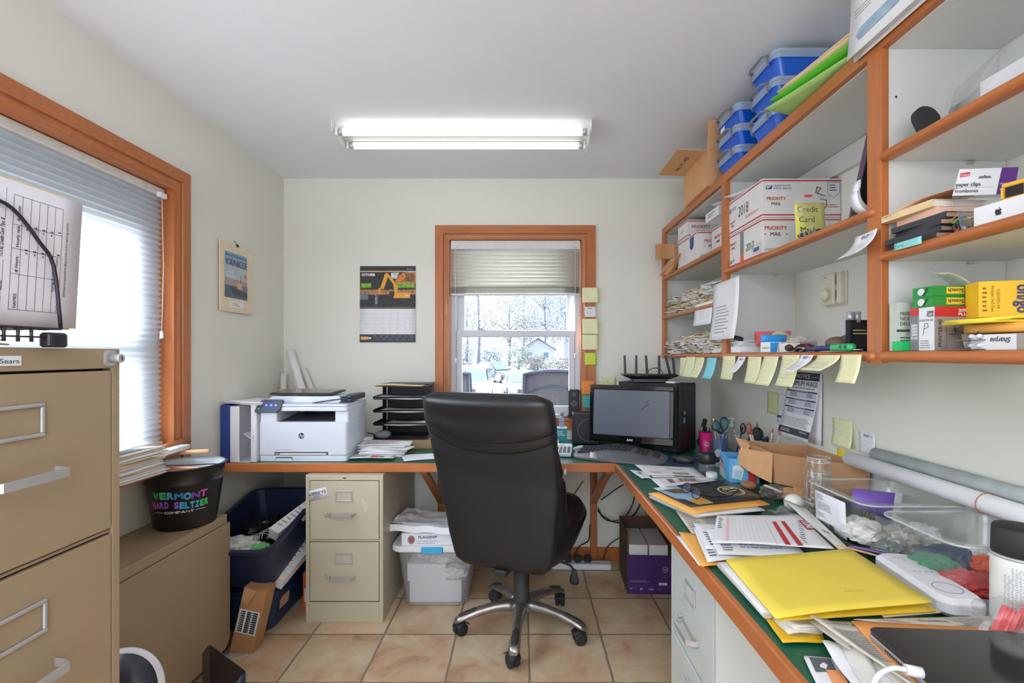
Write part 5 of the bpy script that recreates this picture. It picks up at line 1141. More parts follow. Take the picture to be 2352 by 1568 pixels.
# ---------------------------------------------------------------- near bay
ZT, ZN, ZL = 1.8035, 1.5565, ZBT+.002
b = MB(mat('black_rubber_sole', (44, 44, 46), .8)).push(face((0, 0, 0), (1, 0, 0), (0, 0, 1))); b.prism([(-.022, 0), (.022, 0), (.03, .05)] + arc(0, .052, .028, 10, 170, 8) + [(-.028, .05)], 0, .012); tag(b.obj('rubber_sole', loc=(.945, 1.13, ZT), rot=(R(-12), R(-8), 0)), 'black rounded rubber piece standing on the highest near shelf', 'rubber piece')
t = thing('plastic_bag', 'clear plastic bag of white papers on the highest near shelf', 'bag', (1.0, .88, ZT))
MB(PAPER).box(-.06, .16, -.12, .12, 0, .06).obj('papers', t)
b = MB(FILM); b.loft([[(x*k_+.02*math.sin(7*y)+.02, y*k_, z) for x, y in ((-.12, -.13), (0, -.15), (.16, -.13), (.17, 0), (.16, .15), (0, .17), (-.1, .18), (-.13, .02))] for k_, z in ((.9, .001), (1.05, .03), (1.0, .075), (.6, .11), (.2, .135))], True, True); b.obj('film', t)
# notebooks
def book(label, x, y, z, w, d, h, cov, pg, rz=0, grp='notebooks on the near shelf'):
    t = thing('notebook', label, 'notebook', (x, y, z), rz, group=grp)
    b = MB(cov).box(0, w, 0, d, 0, .0018); b.box(0, w, 0, d, h-.0018, h); b.box(0, .0018, 0, d, .0018, h-.0018); b.obj('cover', t); MB(pg).box(.0022, w-.003, .002, d-.002, .002, h-.002).obj('pages', t); return t
BC = mat('charcoal_cover', (52, 54, 60), .6); PK = mat('peach_paper', (232, 190, 166), .8); KR = mat('kraft_page', (176, 138, 118), .8)
zz = ZN
for i in range(4): book(('charcoal notebook at the very bottom of the near shelf stack', 'second charcoal notebook up in the near shelf stack', 'third charcoal notebook up in the near shelf stack', 'uppermost charcoal notebook under the peach pad')[i], .886+.006*(i % 2), 1.045-.006*i, zz, .13, .145, .0125, BC, KR, (-3, 4, -6, 2)[i]); zz += .0128
book('peach paper pad between the charcoal notebooks and cream pad', .895, 1.05, zz, .13, .13, .018, PK, PK, -5, None); zz += .0184
book('cream paper pad above the peach pad on the near shelf', .888, 1.055, zz, .125, .14, .016, MANILA2, PAPER2, 3, None); zz += .0164
sheetobj('envelope', 'loose peach envelope curling on top of the notebook stack', 'envelope', (.955, 1.115, zz+.001), .14, .16, 8, PK, .014, seed=3, rot=(R(-6), R(-3), R(8)))
# bag of paper clips with header card
t = thing('paper_clip_pack', 'hanging pack of paper clips with a white and purple header card', 'stationery pack', (.902, .985, ZN), -6)
b = MB(FILM); P0 = [(-.016, -.004, 0), (.105, .0, 0), (.118, .05, .085), (.005, .05, .085)]
b.grid(lambda u, v: V(P0[0]).lerp(V(P0[1]), u).lerp(V(P0[3]).lerp(V(P0[2]), u), v)+V((0, -.008*math.sin(math.pi*u)*math.sin(math.pi*v), 0)), 6, 5, .0008); b.obj('bag', t)
fr = face((.005, .05, .085), (1, 0, 0), (.14, .1, 1)); PUR = mat('purple_print', (94, 44, 128), .5)
b = MB(PAPER).push(fr @ T(0, 0, .001)); b.add([(0, 0, 0), (.118, 0, 0), (.132, .058, 0), (.018, .058, 0), (0, 0, -.001), (.118, 0, -.001), (.132, .058, -.001), (.018, .058, -.001)], [(0, 1, 2, 3), (7, 6, 5, 4), (0, 4, 5, 1), (1, 5, 6, 2), (2, 6, 7, 3), (3, 7, 4, 0)])
b.m(PUR).poly([(.084, 0), (.118, 0), (.132, .058), (.100, .058)], .0004); b.m(INK).text('paper clips', .008, .020, .0115, width=.048, bold=.02); b.text('trombones', .005, .006, .0115, width=.045, bold=.02)
b.m(REDINK).poly([(.017, .040), (.036, .042), (.038, .051), (.019, .049)], .0004); b.m(WHP).text('STAPLES', .0195, .0425, .005, width=.016, z=.0008, bold=.02); b.m(GREYP).poly([(.052, .036), (.078, .036), (.076, .041), (.068, .041), (.066, .044), (.063, .041), (.055, .041)], .0004); b.m(WHP).text('standard', .093, .021, .007, width=.022, z=.0008); b.text('100', .092, .008, .008, z=.0008); b.m(GREYINK).rect(.004, .0165, .078, .0005)
b.obj('header_card', t)
CC = [mat('clip_green', (40, 130, 80), .35), mat('clip_red', (190, 50, 60), .35), mat('clip_yellow', (220, 180, 60), .35), mat('clip_blue', (40, 70, 150), .35), WHP]
clip0 = []
for k, m_ in enumerate(CC):
    b = MB(m_).tube([(-.008, 0, 0), (.010, 0, 0), (.013, .003, 0), (.010, .006, 0), (-.010, .006, 0), (-.013, .002, 0), (-.010, -.002, 0), (.006, -.002, 0)], .0009, 5); o = b.obj('paper_clip', t); clip0.append(o)
rnd = random.Random(4)
for i in range(60):
    o = clip0[i % 5] if i < 5 else clip0[i % 5].copy()
    if i >= 5: COL.objects.link(o); o.parent = t
    a = rnd.random(); o.location = (.0+.06*a+rnd.uniform(-.006, .01), .008+rnd.uniform(0, .02)+.01, .006+rnd.random()*.045*(.5+.5*a)); o.rotation_euler = (rnd.uniform(0, 6), rnd.uniform(0, 6), rnd.uniform(0, 6))
t = thing('phone_box', 'small white box with a dark fruit logo in front of the clip pack', 'box', (.900, .865, ZN), 7)
MB(WHP).box(0, .10, 0, .095, 0, .036).obj('carton', t, bev=.001)
b = MB(INK).push(face((-.0004, .095, 0), (0, -1, 0), (0, 0, 1))); b.push(T(.045, .017)); b.poly([(-.006, .0), (-.0045, .005), (0, .0038), (.0045, .005), (.0055, .002), (.0035, .0), (.0058, -.003), (.0035, -.007), (0, -.006), (-.0035, -.007)]); b.poly([(0, .0055), (.003, .009), (.0025, .006)]); b.obj('logo', t)
# toy bus
YEL = mat('bus_yellow', (232, 176, 56), .4)
t = thing('toy_bus', 'small yellow toy bus on the white box on the near shelf', 'toy', (.945, .915, ZN+.0365), 12)
b = MB(YEL).box(-.03, .03, -.02, .02, .0, .008, .002); b.box(-.03, .03, -.02, .02, .028, .036, .002)
for x in (-.03, -.008, .008, .026): b.box(x, x+.004, -.02, -.016, .008, .028); b.box(x, x+.004, .016, .02, .008, .028)
b.obj('body', t); MB(mat('dark_glass', (40, 38, 40), .12)).box(-.027, .027, -.015, .015, .008, .028).obj('windows', t); b = MB(BLK).box(-.03, -.004, -.0208, -.0202, -.001+.002, .014); b.obj('grille', t)
for x in (-.018, .018): MB(BLK).push(Mx.Translation((x, -.018, .002)) @ RX(90)).lathe([(.007, -.004), (.007, .004)], 14).obj('wheel', t)
for i, (x, y, s_, m_, lab) in enumerate(((1.0, .90, (.03, .028, .022), BLK, 'black plastic ball shape behind the yellow toy bus'), (1.02, .80, (.035, .03, .028), FILM, 'crumpled clear plastic at the right end of the near shelf'), (.985, .84, (.035, .025, .014), BLKM, 'dark crumpled film beside the toy bus'))):
    tag(crumple(m_, s_, 11+i).obj('plastic_wrap', loc=(x, y, ZN+.036 if i == 0 else ZN+.001)), lab, 'wrapper') if i != 0 else tag(MB(m_).ell((0, 0, s_[2]), s_, 16, 9).obj('black_ball', loc=(x+.02, y+.01, ZN+.002)), lab, 'ball')
b = MB(PUR).box(0, .07, 0, .003, 0, .05); tag(b.obj('purple_card', loc=(1.0, .86, ZN+.06), rot=(R(-10), R(20), 0)), 'purple card edge at the far right of the near shelf', 'card')
# lower near shelf
t = thing('carton_upright', 'grey carton printed free next-day delivery beside the tall post', 'box', (.98, 1.10, ZL)); t.name = 'delivery_box'
b = MB(mat('pale_green_grey_carton', (196, 204, 194), .7)).box(0, .17, 0, .085, 0, .115); b.m(mat('dark_green_band', (60, 84, 66), .6)).push(face((0, -.0004, 0), (1, 0, 0), (0, 0, 1))); b.rect(0, .045, .17, .006); b.text('FREE', .008, .085, .011, bold=.02); b.text('NEXT-DAY', .008, .073, .011, bold=.02); b.text('DELIVERY', .008, .061, .011, bold=.02); b.lines(.008, .02, .06, .015, 2); b.pop()
b.obj('carton', t); t.location = (.895, 1.165, ZL); t.rotation_euler = (0, 0, R(-4)); t.scale = (1, .3, 1)
t = thing('green_box', 'small bright green box on the lower near shelf by the post', 'box', (.884, 1.1345, ZL)); MB(mat('bright_green_box', (24, 180, 96), .5)).box(0, .05, 0, .03, 0, .022).obj('carton', t)
t = thing('printer_box', 'red, grey and white stamp cartridge box marked Printer 40', 'box', (.902, 1.065, ZL))
RB = mat('carton_red', (196, 40, 44), .45); GB = mat('carton_taupe', (158, 146, 140), .5)
b = MB(GB).box(0, .082, 0, .068, 0, .096); b.m(RB).box(-.0003, .0823, -.0003, .0683, .074, .0964)
b.push(face((0, -.0006, 0), (1, 0, 0), (0, 0, 1))); b.m(WHP).text('2000', .050, .085, .0085, width=.026, bold=.03); b.text('PLUS', .050, .0765, .0085, width=.026, bold=.03); b.m(INK).text('PRINTER 40', .014, .008, .011, rot=90, width=.06); b.stroke([(.03, .035), (.045, .036), (.04, .06), (.032, .062), (.055, .066), (.056, .052), (.040, .046), (.062, .036)], .0013, .0008); b.rect(.024, .005, .0005, .06); b.pop()
b.push(face((-.0006, .068, 0), (0, -1, 0), (0, 0, 1))); b.m(WHP).rect(.026, 0, .042, .096, .0004); b.m(GREYP).rect(0, 0, .026, .08, .0003)
for k in range(4): b.m(WHP).text('2000', .004, .034+.007*k, .008, width=.018, bold=.03)
b.text('PLUS', .004, .026, .008, width=.018, bold=.03); b.m(INK).text('2000', .048, .082, .008, width=.018, z=.0008, bold=.03); b.text('PLUS', .048, .075, .008, width=.018, z=.0008, bold=.03); b.text('PRINTER 40', .028, .065, .007, width=.036, z=.0008); b.stroke([(.038, .035), (.042, .06), (.050, .06), (.052, .052), (.04, .048)], .0012, .0009); b.m(GREYINK).lines(.03, .004, .03, .02, 4, z=.0008); b.lines(.002, .004, .022, .02, 4, z=.0006); b.pop(); b.obj('carton', t)
GS = mat('tape_box_green', (34, 140, 60), .35)
for i in range(2):
    t = thing('tape_box', ('green adhesive tape box standing on the stamp box, lower', 'green adhesive tape box standing on the stamp box, upper')[i], 'box', (.905, 1.075, ZL+.0968+.0235*i), group='green tape boxes')
    b = MB(GS).box(0, .078, 0, .055, 0, .0228); b.push(face((0, -.0004, 0), (1, 0, 0), (0, 0, 1)) @ T(.066, .018) @ RZ(180)); b.m(mat('tape_yellow', (226, 196, 60), .5)).rect(-.004, -.002, .04, .015, .0002); b.m(INK).text('Scotch', -.002, .002, .011, width=.034, bold=.02, z=.0006); b.pop()
    b.push(face((-.0004, .055, 0), (0, -1, 0), (0, 0, 1))); b.m(WHP).disc(.025, .012, .010, .0004, 20, .8); b.m(INK).stroke([(.03, .004), (.042, .018)], .003, .0007); b.pop(); b.obj('carton', t)
sheetobj('instruction_leaflet', 'printed leaflet folded over the green tape boxes', 'leaflet', (.975, 1.10, ZL+.15), .10, .05, 30, PAPER2, .01, ink=lambda b, w, h: b.m(GREYINK).lines(w*.1, h*.1, w*.8, h*.8, 7), rot=(R(10), R(24), R(10)))
# yellow test kit
t = thing('test_kit_box', 'yellow self-test box with blue lettering on the note pads', 'box', (.955, 1.02, ZL+.0685), -18)
YB_ = mat('kit_yellow', (240, 192, 44), .5); b = MB(YB_).box(0, .14, 0, .05, 0, .075); b.push(face((0, -.0005, 0), (1, 0, 0), (0, 0, 1))); b.m(mat('kit_blue', (58, 58, 120), .5)).text('on/go', .064, .066, .030, rot=-90, bold=.03, width=.058); b.m(mat('kit_brown', (130, 96, 30), .6)).text('COVID-19', .030, .058, .0075, rot=-90, width=.04); b.text('Antigen Self-Test', .021, .066, .0075, rot=-90, width=.055); b.lines(.006, .01, .009, .055, 6); b.pop(); b.obj('carton', t)
YN = mat('yellow_pad', (238, 218, 70), .7)
for i, (x, y, z, w_, d_, m_, rz_, lab) in enumerate(((.90, .93, .062, .16, .12, YN, 4, 'uppermost yellow note pad under the test kit box'), (.885, .95, .055, .18, .12, YN, -8, 'second yellow pad with a pointed corner over the stamp box'), (.93, .90, .036, .16, .14, MANILA, 2, 'orange envelope bundle under the yellow pads'))):
    b = MB(m_); b.grid(lambda u, v: (w_*u, d_*v, .004*math.sin(u*4+i)), 6, 3, .005 if i < 2 else .016); tag(b.obj('note_pad' if i < 2 else 'envelope_bundle', loc=(x-.0, y-.02, ZL+z+(.012 if i == 2 else 0)), rot=(0, 0, R(rz_))), lab, 'note pad' if i < 2 else 'envelopes')
t = thing('marker_box', 'white marker box printed upside down on the lower near shelf', 'box', (.905, .892, ZL), 2)
b = MB(WHP).box(0, .05, 0, .088, 0, .030); b.m(GB).box(-.0002, .0502, -.014, .0, .0, .0302); b.push(face((-.0004, .088, 0), (0, -1, 0), (0, 0, 1)) @ T(.078, .023) @ RZ(180)); b.m(INK).text('Sharpie', 0, 0, .014, width=.038, slant=.2, bold=.01); b.m(INK).poly([(.052, -.004), (.058, .004), (.066, -.012), (.06, -.014)]); b.pop(); b.obj('carton', t)
PENT = mat('taupe_blister', (116, 104, 100), .4)
for i, (z, lab) in enumerate(((.004, 'lower blister pack of black pens beside marker box'), (.022, 'upper blister pack of black pens beside marker box'))):
    t = thing('pen_pack', lab, 'pens', (.905, .97, ZL+z-.003), -4, group='pen packs on the near shelf')
    MB(PENT).box(-.02, .10, -.02, .05, 0, .0015).obj('backing_card', t)
    for k in range(2):
        b = MB(BLK).tube([(.0, .01+.018*k-.02, .008), (.09, .015+.018*k-.02, .008)], .0055, 10); b.m(WHP).ell((-.003, .01+.018*k-.02, .008), (.006, .005, .005), 10, 6); b.obj('pen', t)
tag(sheetobj('sheet_of_paper', 'torn printed scrap standing behind the yellow pads', 'paper', (1.02, 1.06, ZL+.05), .12, .1, 0, mat('grey_paper', (190, 188, 184), .8), .01, ink=lambda b, w, h: b.m(GREYINK).lines(w*.1, h*.1, w*.8, h*.8, 8), rot=(R(70), 0, R(-15))))
# ---------------------------------------------------------------- right-hand worktop
def flat(name, label, cat, q, z, m, ink=None, th=.001, group=None, lift=None, curl=.003, n=8, seed=0):
    """q: image corners (lower left, lower right, upper right, upper left) of a sheet lying at height z (or four heights)."""
    zs = z if isinstance(z, (list, tuple)) else [z]*4
    P = [onz(a[0], a[1], zz) for a, zz in zip(q, zs)]; w = (P[1]-P[0]).length; h = (P[3]-P[0]).length; C = sum(P, V((0, 0, 0)))/4
    b = MB(m)
    def wp(p):
        u, v = p.x/w, p.y/h; r = P[0].lerp(P[1], u).lerp(P[3].lerp(P[2], u), v) - C
        r.z += p.z + (curl*(noise.noise(V((u*1.5+seed, v*1.5, seed)))+.4) if curl else 0) + (lift(u, v) if lift else 0)
        return r
    b.warp = wp; b.sheet(w, h, n, n, th)
    if ink: ink(b, w, h)
    o = b.obj(name); o.location = C
    return tag(o, label, cat, group)
# near the monitor: mail
flat('letter', 'printed white letter nearest the mouse pad on right worktop', 'letter', [(1490, 1091), (1618, 1093), (1592, 1073), (1457, 1067)], ZD+.004, PAPER, lambda b, w, h: (b.m(GREYINK).lines(w*.5, h*.6, w*.3, h*.15, 3), b.m(mat('pink_print', (236, 186, 196), .8)).rect(w*.1, h*.2, w*.2, h*.15), b.m(INK).barcode(w*.5, h*.1, w*.28, h*.2)), curl=.002)
flat('letter', 'white letter with a green stripe under the printed one', 'letter', [(1500, 1096), (1622, 1096), (1600, 1086), (1490, 1086)], ZD+.0015, PAPER, lambda b, w, h: (b.m(mat('dark_green_band', (60, 84, 66), .6)).rect(w*.42, h*.1, w*.4, h*.3), b.m(INK).rect(w*.6, 0, w*.2, h*.1)), curl=.001)
flat('business_card', 'small white card with a teal logo at the worktop edge', 'card', [(1474, 1099), (1497, 1098), (1484, 1082), (1446, 1080)], ZD+.0035, PAPER, lambda b, w, h: b.m(mat('teal_note', (60, 160, 150), .7)).rect(w*.3, h*.5, w*.25, h*.25), curl=.003)
flat('mailer', 'white mailer with barcode and red line beside the magazine', 'letter', [(1517, 1119), (1655, 1108), (1632, 1095), (1494, 1099)], ZD+.0045, PAPER, lambda b, w, h: (b.m(INK).barcode(w*.22, h*.35, w*.1, h*.5), b.barcode(w*.42, h*.5, w*.28, h*.35), b.m(REDINK).rect(w*.36, h*.45, w*.3, h*.08, .0008), b.m(PENCIL).barcode(w*.6, h*.3, w*.12, h*.35), b.m(mat('purple_print', (94, 44, 128), .5)).lines(w*.72, h*.4, w*.2, h*.15, 1)), curl=.002)
# stack under the envelope
gr = 'papers stacked under the orange envelope'
for i in range(9):
    flat('sheet_of_paper', 'sheet in the thick paper stack under the orange envelope and magazine', 'paper', [(1604+random.randint(-6, 8), 1192-i*1), (1752+random.randint(-6, 6), 1172), (1660, 1128), (1492+random.randint(-3, 6), 1143-i)], ZD+.001+i*.0028, (PAPER, PAPER2, YPAD, PAPER, MANILA2)[i % 5], None, .0022, gr, curl=.0015, seed=i, n=4)
flat('manila_envelope', 'large orange envelope under the black magazine', 'envelope', [(1590, 1180), (1768, 1157), (1670, 1112), (1489, 1134)], ZD+.030, MANILA, lambda b, w, h: b.m(mat('flap_orange', (232, 140, 70), .7)).poly([(w*.86, h*.02), (w*.99, h*.01), (w*.97, h*.5), (w*.93, h*.5)]), .003, curl=.003)
DKM = mat('magazine_charcoal', (44, 44, 50), .32); GOLD = mat('magazine_gold', (206, 186, 140), .4)
def mag(b, w, h):
    b.m(mat('photo_sky', (150, 186, 216), .35)).rect(0, 0, w*.30, h, .0005, 3); b.m(mat('photo_ochre', (206, 150, 40), .4)).poly([(w*.10, h*.02), (w*.30, h*.02), (w*.30, h*.30), (w*.15, h*.28), (w*.08, h*.12)], .0008); b.m(mat('photo_dark', (30, 36, 56), .3)).poly([(0, 0), (w*.1, 0), (w*.08, h*.3), (0, h*.35)], .0009); b.m(mat('photo_brown', (110, 86, 50), .4)).poly([(w*.1, h*.62), (w*.26, h*.55), (w*.28, h*.8), (w*.06, h*.85)], .0009); b.m(PAPER).poly([(0, h*.85), (w*.2, h*.85), (w*.15, h), (0, h)], .0008)
    b.m(GOLD).text('CENTURY 21', w*.42, h*.90, h*.085, rot=-90, z=.0012, width=h*.72, bold=.02); b.lines(w*.37, h*.45, w*.03, h*.4, 5, rnd=0, z=.001)
    b.ring2(w*.78, h*.42, w*.15, w*.022, .0012, 30, 1.15); b.ring2(w*.80, h*.42, w*.11, w*.010, .0013, 30, 1.15); b.text('21', w*.745, h*.60, h*.25, rot=-90, z=.0014, bold=.04)
flat('magazine', 'black glossy magazine with gold lettering under the eyeglasses', 'magazine', [(1587, 1161), (1756, 1142), (1664, 1101), (1499, 1121)], ZD+.038, DKM, mag, .0035, curl=0)
# eyeglasses
t = thing('eyeglasses', 'black framed eyeglasses with blue tinted lenses lying on the magazine', 'eyeglasses'); zg = ZD+.040
GF = mat('glasses_black', (18, 20, 24), .2); LN = mat('blue_lens', (140, 160, 220), .05, alpha=.12)
c0 = onz(1577, 1130, zg); c1 = onz(1600, 1143, zg); ax = (c1-c0).normalized(); up_ = V((-ax.y*.5, ax.x*.5, .85)).normalized()
for i, c in enumerate((c0+V((0, 0, .016)), c1+V((0, 0, .014)))):
    P = [c + ax*(.026*math.cos(a)*(1 if math.cos(a) > 0 else 1)) + up_*(.018*math.sin(a)) for a in [2*math.pi*k/20 for k in range(20)]]
    MB(GF).tube(P, .0016, 6, closed=True).obj('rim', t); b = MB(LN); b.add(P, [tuple(range(20))]); b.obj('lens', t)
MB(GF).tube([c0+V((0, 0, .020))+ax*.024, c1+V((0, 0, .020))-ax*.024], .0018, 6).obj('bridge', t)
a0 = c0+V((0, 0, .022))-ax*.024; a1 = c1+V((0, 0, .018))+ax*.024
e0 = onz(1663, 1104, zg+.012); e1 = onz(1697, 1122, zg+.010)
MB(GF).tube(smooth_path([a0, a0.lerp(e0, .55)+V((0, 0, -.004)), onz(1648, 1115, zg+.006), e0]), [.002]*19, 6).obj('temple', t)
MB(GF).tube(smooth_path([a1, onz(1640, 1141, zg+.004), onz(1680, 1137, zg+.004), e1]), [.002]*19, 6).obj('temple', t)
# newspaper strip, envelopes and invoices
flat('newspaper', 'folded newspaper strip under the invoices by the worktop edge', 'newspaper', [(1612, 1255), (1700, 1215), (1640, 1180), (1552, 1174)], ZD+.006, mat('newsprint', (206, 200, 188), .85), lambda b, w, h: (b.m(GREYINK).lines(w*.05, h*.1, w*.35, h*.8, 14), b.lines(w*.5, h*.1, w*.35, h*.8, 14)), .003)
flat('sheet_of_paper', 'white sheet lying along the worktop edge under the orange envelope', 'paper', [(1606, 1299), (1640, 1290), (1600, 1232), (1553, 1231)], ZD+.002, PAPER, curl=.002)
flat('manila_envelope', 'orange envelope sticking out left of the invoices', 'envelope', [(1612, 1301), (1668, 1296), (1640, 1230), (1559, 1223)], ZD+.006, MANILA, th=.002, curl=.003)
for i, (q, zz, lab, mm) in enumerate((([(1625, 1292), (1760, 1283), (1700, 1225), (1592, 1215)], .014, 'lowest printed sheet of the invoice pile', PAPER), ([(1622, 1262), (1800, 1262), (1700, 1205), (1592, 1203)], .019, 'creased sheet in the invoice pile left side', PAPER), ([(1650, 1277), (1850, 1276), (1800, 1215), (1620, 1215)], .024, 'sheet with a pencilled table under the red-lined invoice', PAPER))):
    flat('sheet_of_paper', lab, 'paper', q, ZD+zz, mm, lambda b, w, h: (b.m(INK).lines(w*.08, h*.1, w*.14, h*.5, 6), b.m(PENCIL).lines(w*.3, h*.2, w*.5, h*.5, 5)), .0015, 'sheets in the invoice pile', curl=.006, seed=i*2.3)
def inv(b, w, h):
    b.m(REDP).rect(w*.62, h*.02, w*.045, h*.72, .0012, 2); b.rect(w*.72, h*.02, w*.045, h*.74, .0012, 2); b.rect(w*.93, h*.50, w*.065, h*.30, .0012, 2); b.m(mat('pink_print', (236, 186, 196), .8)).rect(w*.12, h*.05, w*.02, h*.85, .001, 2)
    b.m(PAPER).text('ULINE', w*.945, h*.77, h*.12, rot=-90, width=h*.24, z=.0018, bold=.04)
    b.m(GREYINK).rect(w*.55, h*.0, w*.003, h*.8, .001, 2); b.m(PENCIL)
    for k in range(9): b.rect(w*(.18+.04*k), h*.05, w*.0012, h*.85, .001, 2)
    for k in range(5): b.m(INK).lines(w*(.80+.025*k), h*(.1+.12*k), w*.02, h*.2, 4, z=.0012)
    b.m(INK).lines(w*.03, h*.5, w*.05, h*.4, 6, z=.0012)
flat('invoice', 'white invoice with two red bars on top of the pile', 'invoice', [(1634, 1247), (1916, 1259), (1834, 1182), (1647, 1186)], [ZD+.034, ZD+.045, ZD+.036, ZD+.034], PAPER, inv, .001, curl=.004, n=12)
flat('newspaper', 'folded white newspaper running from the light bulb toward the pans', 'newspaper', [(1925, 1262), (1960, 1268), (1850, 1165), (1800, 1150)], [ZD+.03, ZD+.03, ZD+.04, ZD+.04], PAPER2, lambda b, w, h: b.m(GREYINK).rect(w*.3, h*.3, w*.4, h*.05, .001), .003, curl=.006)
# pile under the yellow folder
rr = random.Random(8)
for i in range(10):
    j = rr.uniform(-8, 8)
    flat('sheet_of_paper', 'sheet edge in the tall pile under the yellow folder', 'paper', [(1768+j-i*2, 1423-i*2), (2080, 1400), (1930, 1275), (1650+j*.5, 1300-i)], ZD+.001+i*.0035, (MANILA2, PAPER2, YPAD, PAPER, PAPER, PAPER2, mat('grey_paper', (190, 188, 184), .8), PAPER, YPAD, PAPER)[i], None, .003, 'papers under the yellow folder', curl=.0015, seed=i, n=4)
YF_ = mat('folder_yellow', (236, 210, 78), .6, var=.03, scale=7)
t = flat('file_folder', 'large bright yellow file folder on the pile, pencilled note on it', 'folder', [(1781, 1420), (2142, 1380), (1953, 1259), (1666, 1287)], [ZD+.050, ZD+.062, ZD+.046, ZD+.040], YF_, lambda b, w, h: b.m(mat('pencil_on_yellow', (190, 164, 50), .7)).scrawl(w*.55, h*.22, w*.16, h*.08, 2, .0012, z=.001), .0025, curl=.004, n=10)
flat('folder_leaf', None, None, [(1786, 1424), (2150, 1402), (1955, 1262), (1668, 1290)], [ZD+.042, ZD+.044, ZD+.040, ZD+.037], mat('folder_yellow_leaf', (220, 184, 40), .6), None, .002, curl=0)
o = bpy.data.objects['folder_leaf']; o.location = o.location - t.location; o.parent = t
b_ = flat('file_folder', 'tan folder leaf with a pencilled tab just under the yellow folder', 'folder', [(2030, 1416), (2162, 1405), (2060, 1340), (1960, 1350)], ZD+.038, MANILA2, lambda b, w, h: b.m(PENCIL).scrawl(w*.3, h*.02, w*.6, h*.12, 1, .0012), .002, curl=0)
flat('torn_envelope', 'deep yellow torn envelope sticking out below the yellow folder', 'envelope', [(1798, 1475), (1895, 1474), (1880, 1425), (1758, 1420)], ZD+.006, mat('deep_yellow_envelope', (228, 182, 28), .6), lambda b, w, h: b.m(GREYINK).lines(w*.3, h*.2, w*.5, h*.2, 3), .002, curl=.002)
for i in range(4):
    flat('booklet', 'curled white booklet between the torn envelope and the newspaper', 'booklet', [(1810+i*8, 1455-i*5), (1890+i*6, 1452-i*4), (1900, 1420), (1772+i*6, 1420)], ZD+.010+i*.004, PAPER2, None, .003, 'booklets under the newspaper', curl=.004, seed=i, n=5)
# extender
t = thing('wifi_extender', 'white plug-in wifi extender lying beside the yellow folder', 'wifi extender', (0, 0, 0))
p0 = onz(2125, 1338, ZD+.03); a_ = onz(2040, 1283, ZD+.03); c_ = onz(2205, 1392, ZD+.03); dr = (c_-a_); yaw = math.degrees(math.atan2(dr.y, dr.x)); t.location = (p0.x, p0.y, ZD+.012); t.rotation_euler = (0, 0, R(yaw))
L_ = dr.length*1.06; w_ = .092
EXW = mat('extender_white', (232, 232, 236), .25)
b = MB(EXW).rbox(0, 0, 0, L_, w_, .038, .028, 6, .009, smooth=False); bd = b.obj('body', t, bev=.003)
b = MB(mat('led_blue', (70, 110, 180), .4)); z_ = .0385
b.ring2(L_*.27, 0, .026, .0014, z_, 36)
for k in range(4): b.rect(-.012, -.018+.012*k, .003, .006, z_)
b.obj('status_lights', bd)
b = MB(GREYINK); b.push(T(-L_*.36, .012, z_) @ RZ(-90)); b.text('tp-link', 0, .0, .008, width=.028); b.ring2(.012, .016, .0045, .0012); b.obj('logo', bd)
# pans
PANM = mat('clear_polycarbonate', (226, 232, 230), .05, alpha=.03, var=0)
def pan(label, x0, x1, y0, y1, z0, z1):
    t = thing('food_pan', label, 'plastic pan', ((x0+x1)/2, (y0+y1)/2, z0), group=None)
    b = MB(PANM).tub(0, 0, 0, x1-x0-.03, y1-y0-.03, z1-z0, .03, .003, .84, .015, 6, .005); b.obj('body', t)
    b = MB(mat('frosted_rim', (236, 240, 240), .15, alpha=.35, var=0)); W, D = x1-x0, y1-y0; P = []
    for q, (sx, sy) in enumerate(((1, 1), (-1, 1), (-1, -1), (1, -1))):
        for i in range(7):
            a = math.pi/2*(q+i/6); P.append((sx*(W/2-.04)+.04*math.cos(a), sy*(D/2-.04)+.04*math.sin(a), z1-z0-.003))
    b.tube(P, .0028, 6, closed=True); b.obj('rim', t); return t
pan('clear plastic food pan with a white label, farther of two, purple cup inside', .898, 1.19, 1.275, 1.555, ZD+.002, .91)
pan('clear plastic food pan nearer the spray can, red and green things inside', .898, 1.16, 1.00, 1.235, ZD+.002, .91)
def lbl(b, w, h):
    b.m(GREYINK).lines(w*.08, h*.78, w*.25, h*.16, 4, z=.0012); b.lines(w*.1, h*.5, w*.5, h*.22, 5, z=.0012); b.lines(w*.1, h*.3, w*.3, h*.12, 3, z=.0012); b.m(INK).barcode(w*.08, h*.05, w*.55, h*.14, .0012, 30); b.text('FedEx', w*.7, h*.1, h*.06, z=.0012) if False else None
o = MB(PAPER); o.m(PAPER).sheet(.135, .105, 4, 4, .0006); lbl(o, .135, .105); o = o.obj('shipping_label'); o.matrix_world = face((.905, 1.50, .785), (.03, -1, 0), (-.05, 0, 1)); tag(o, 'white shipping label on the side of the farther clear pan', 'label')
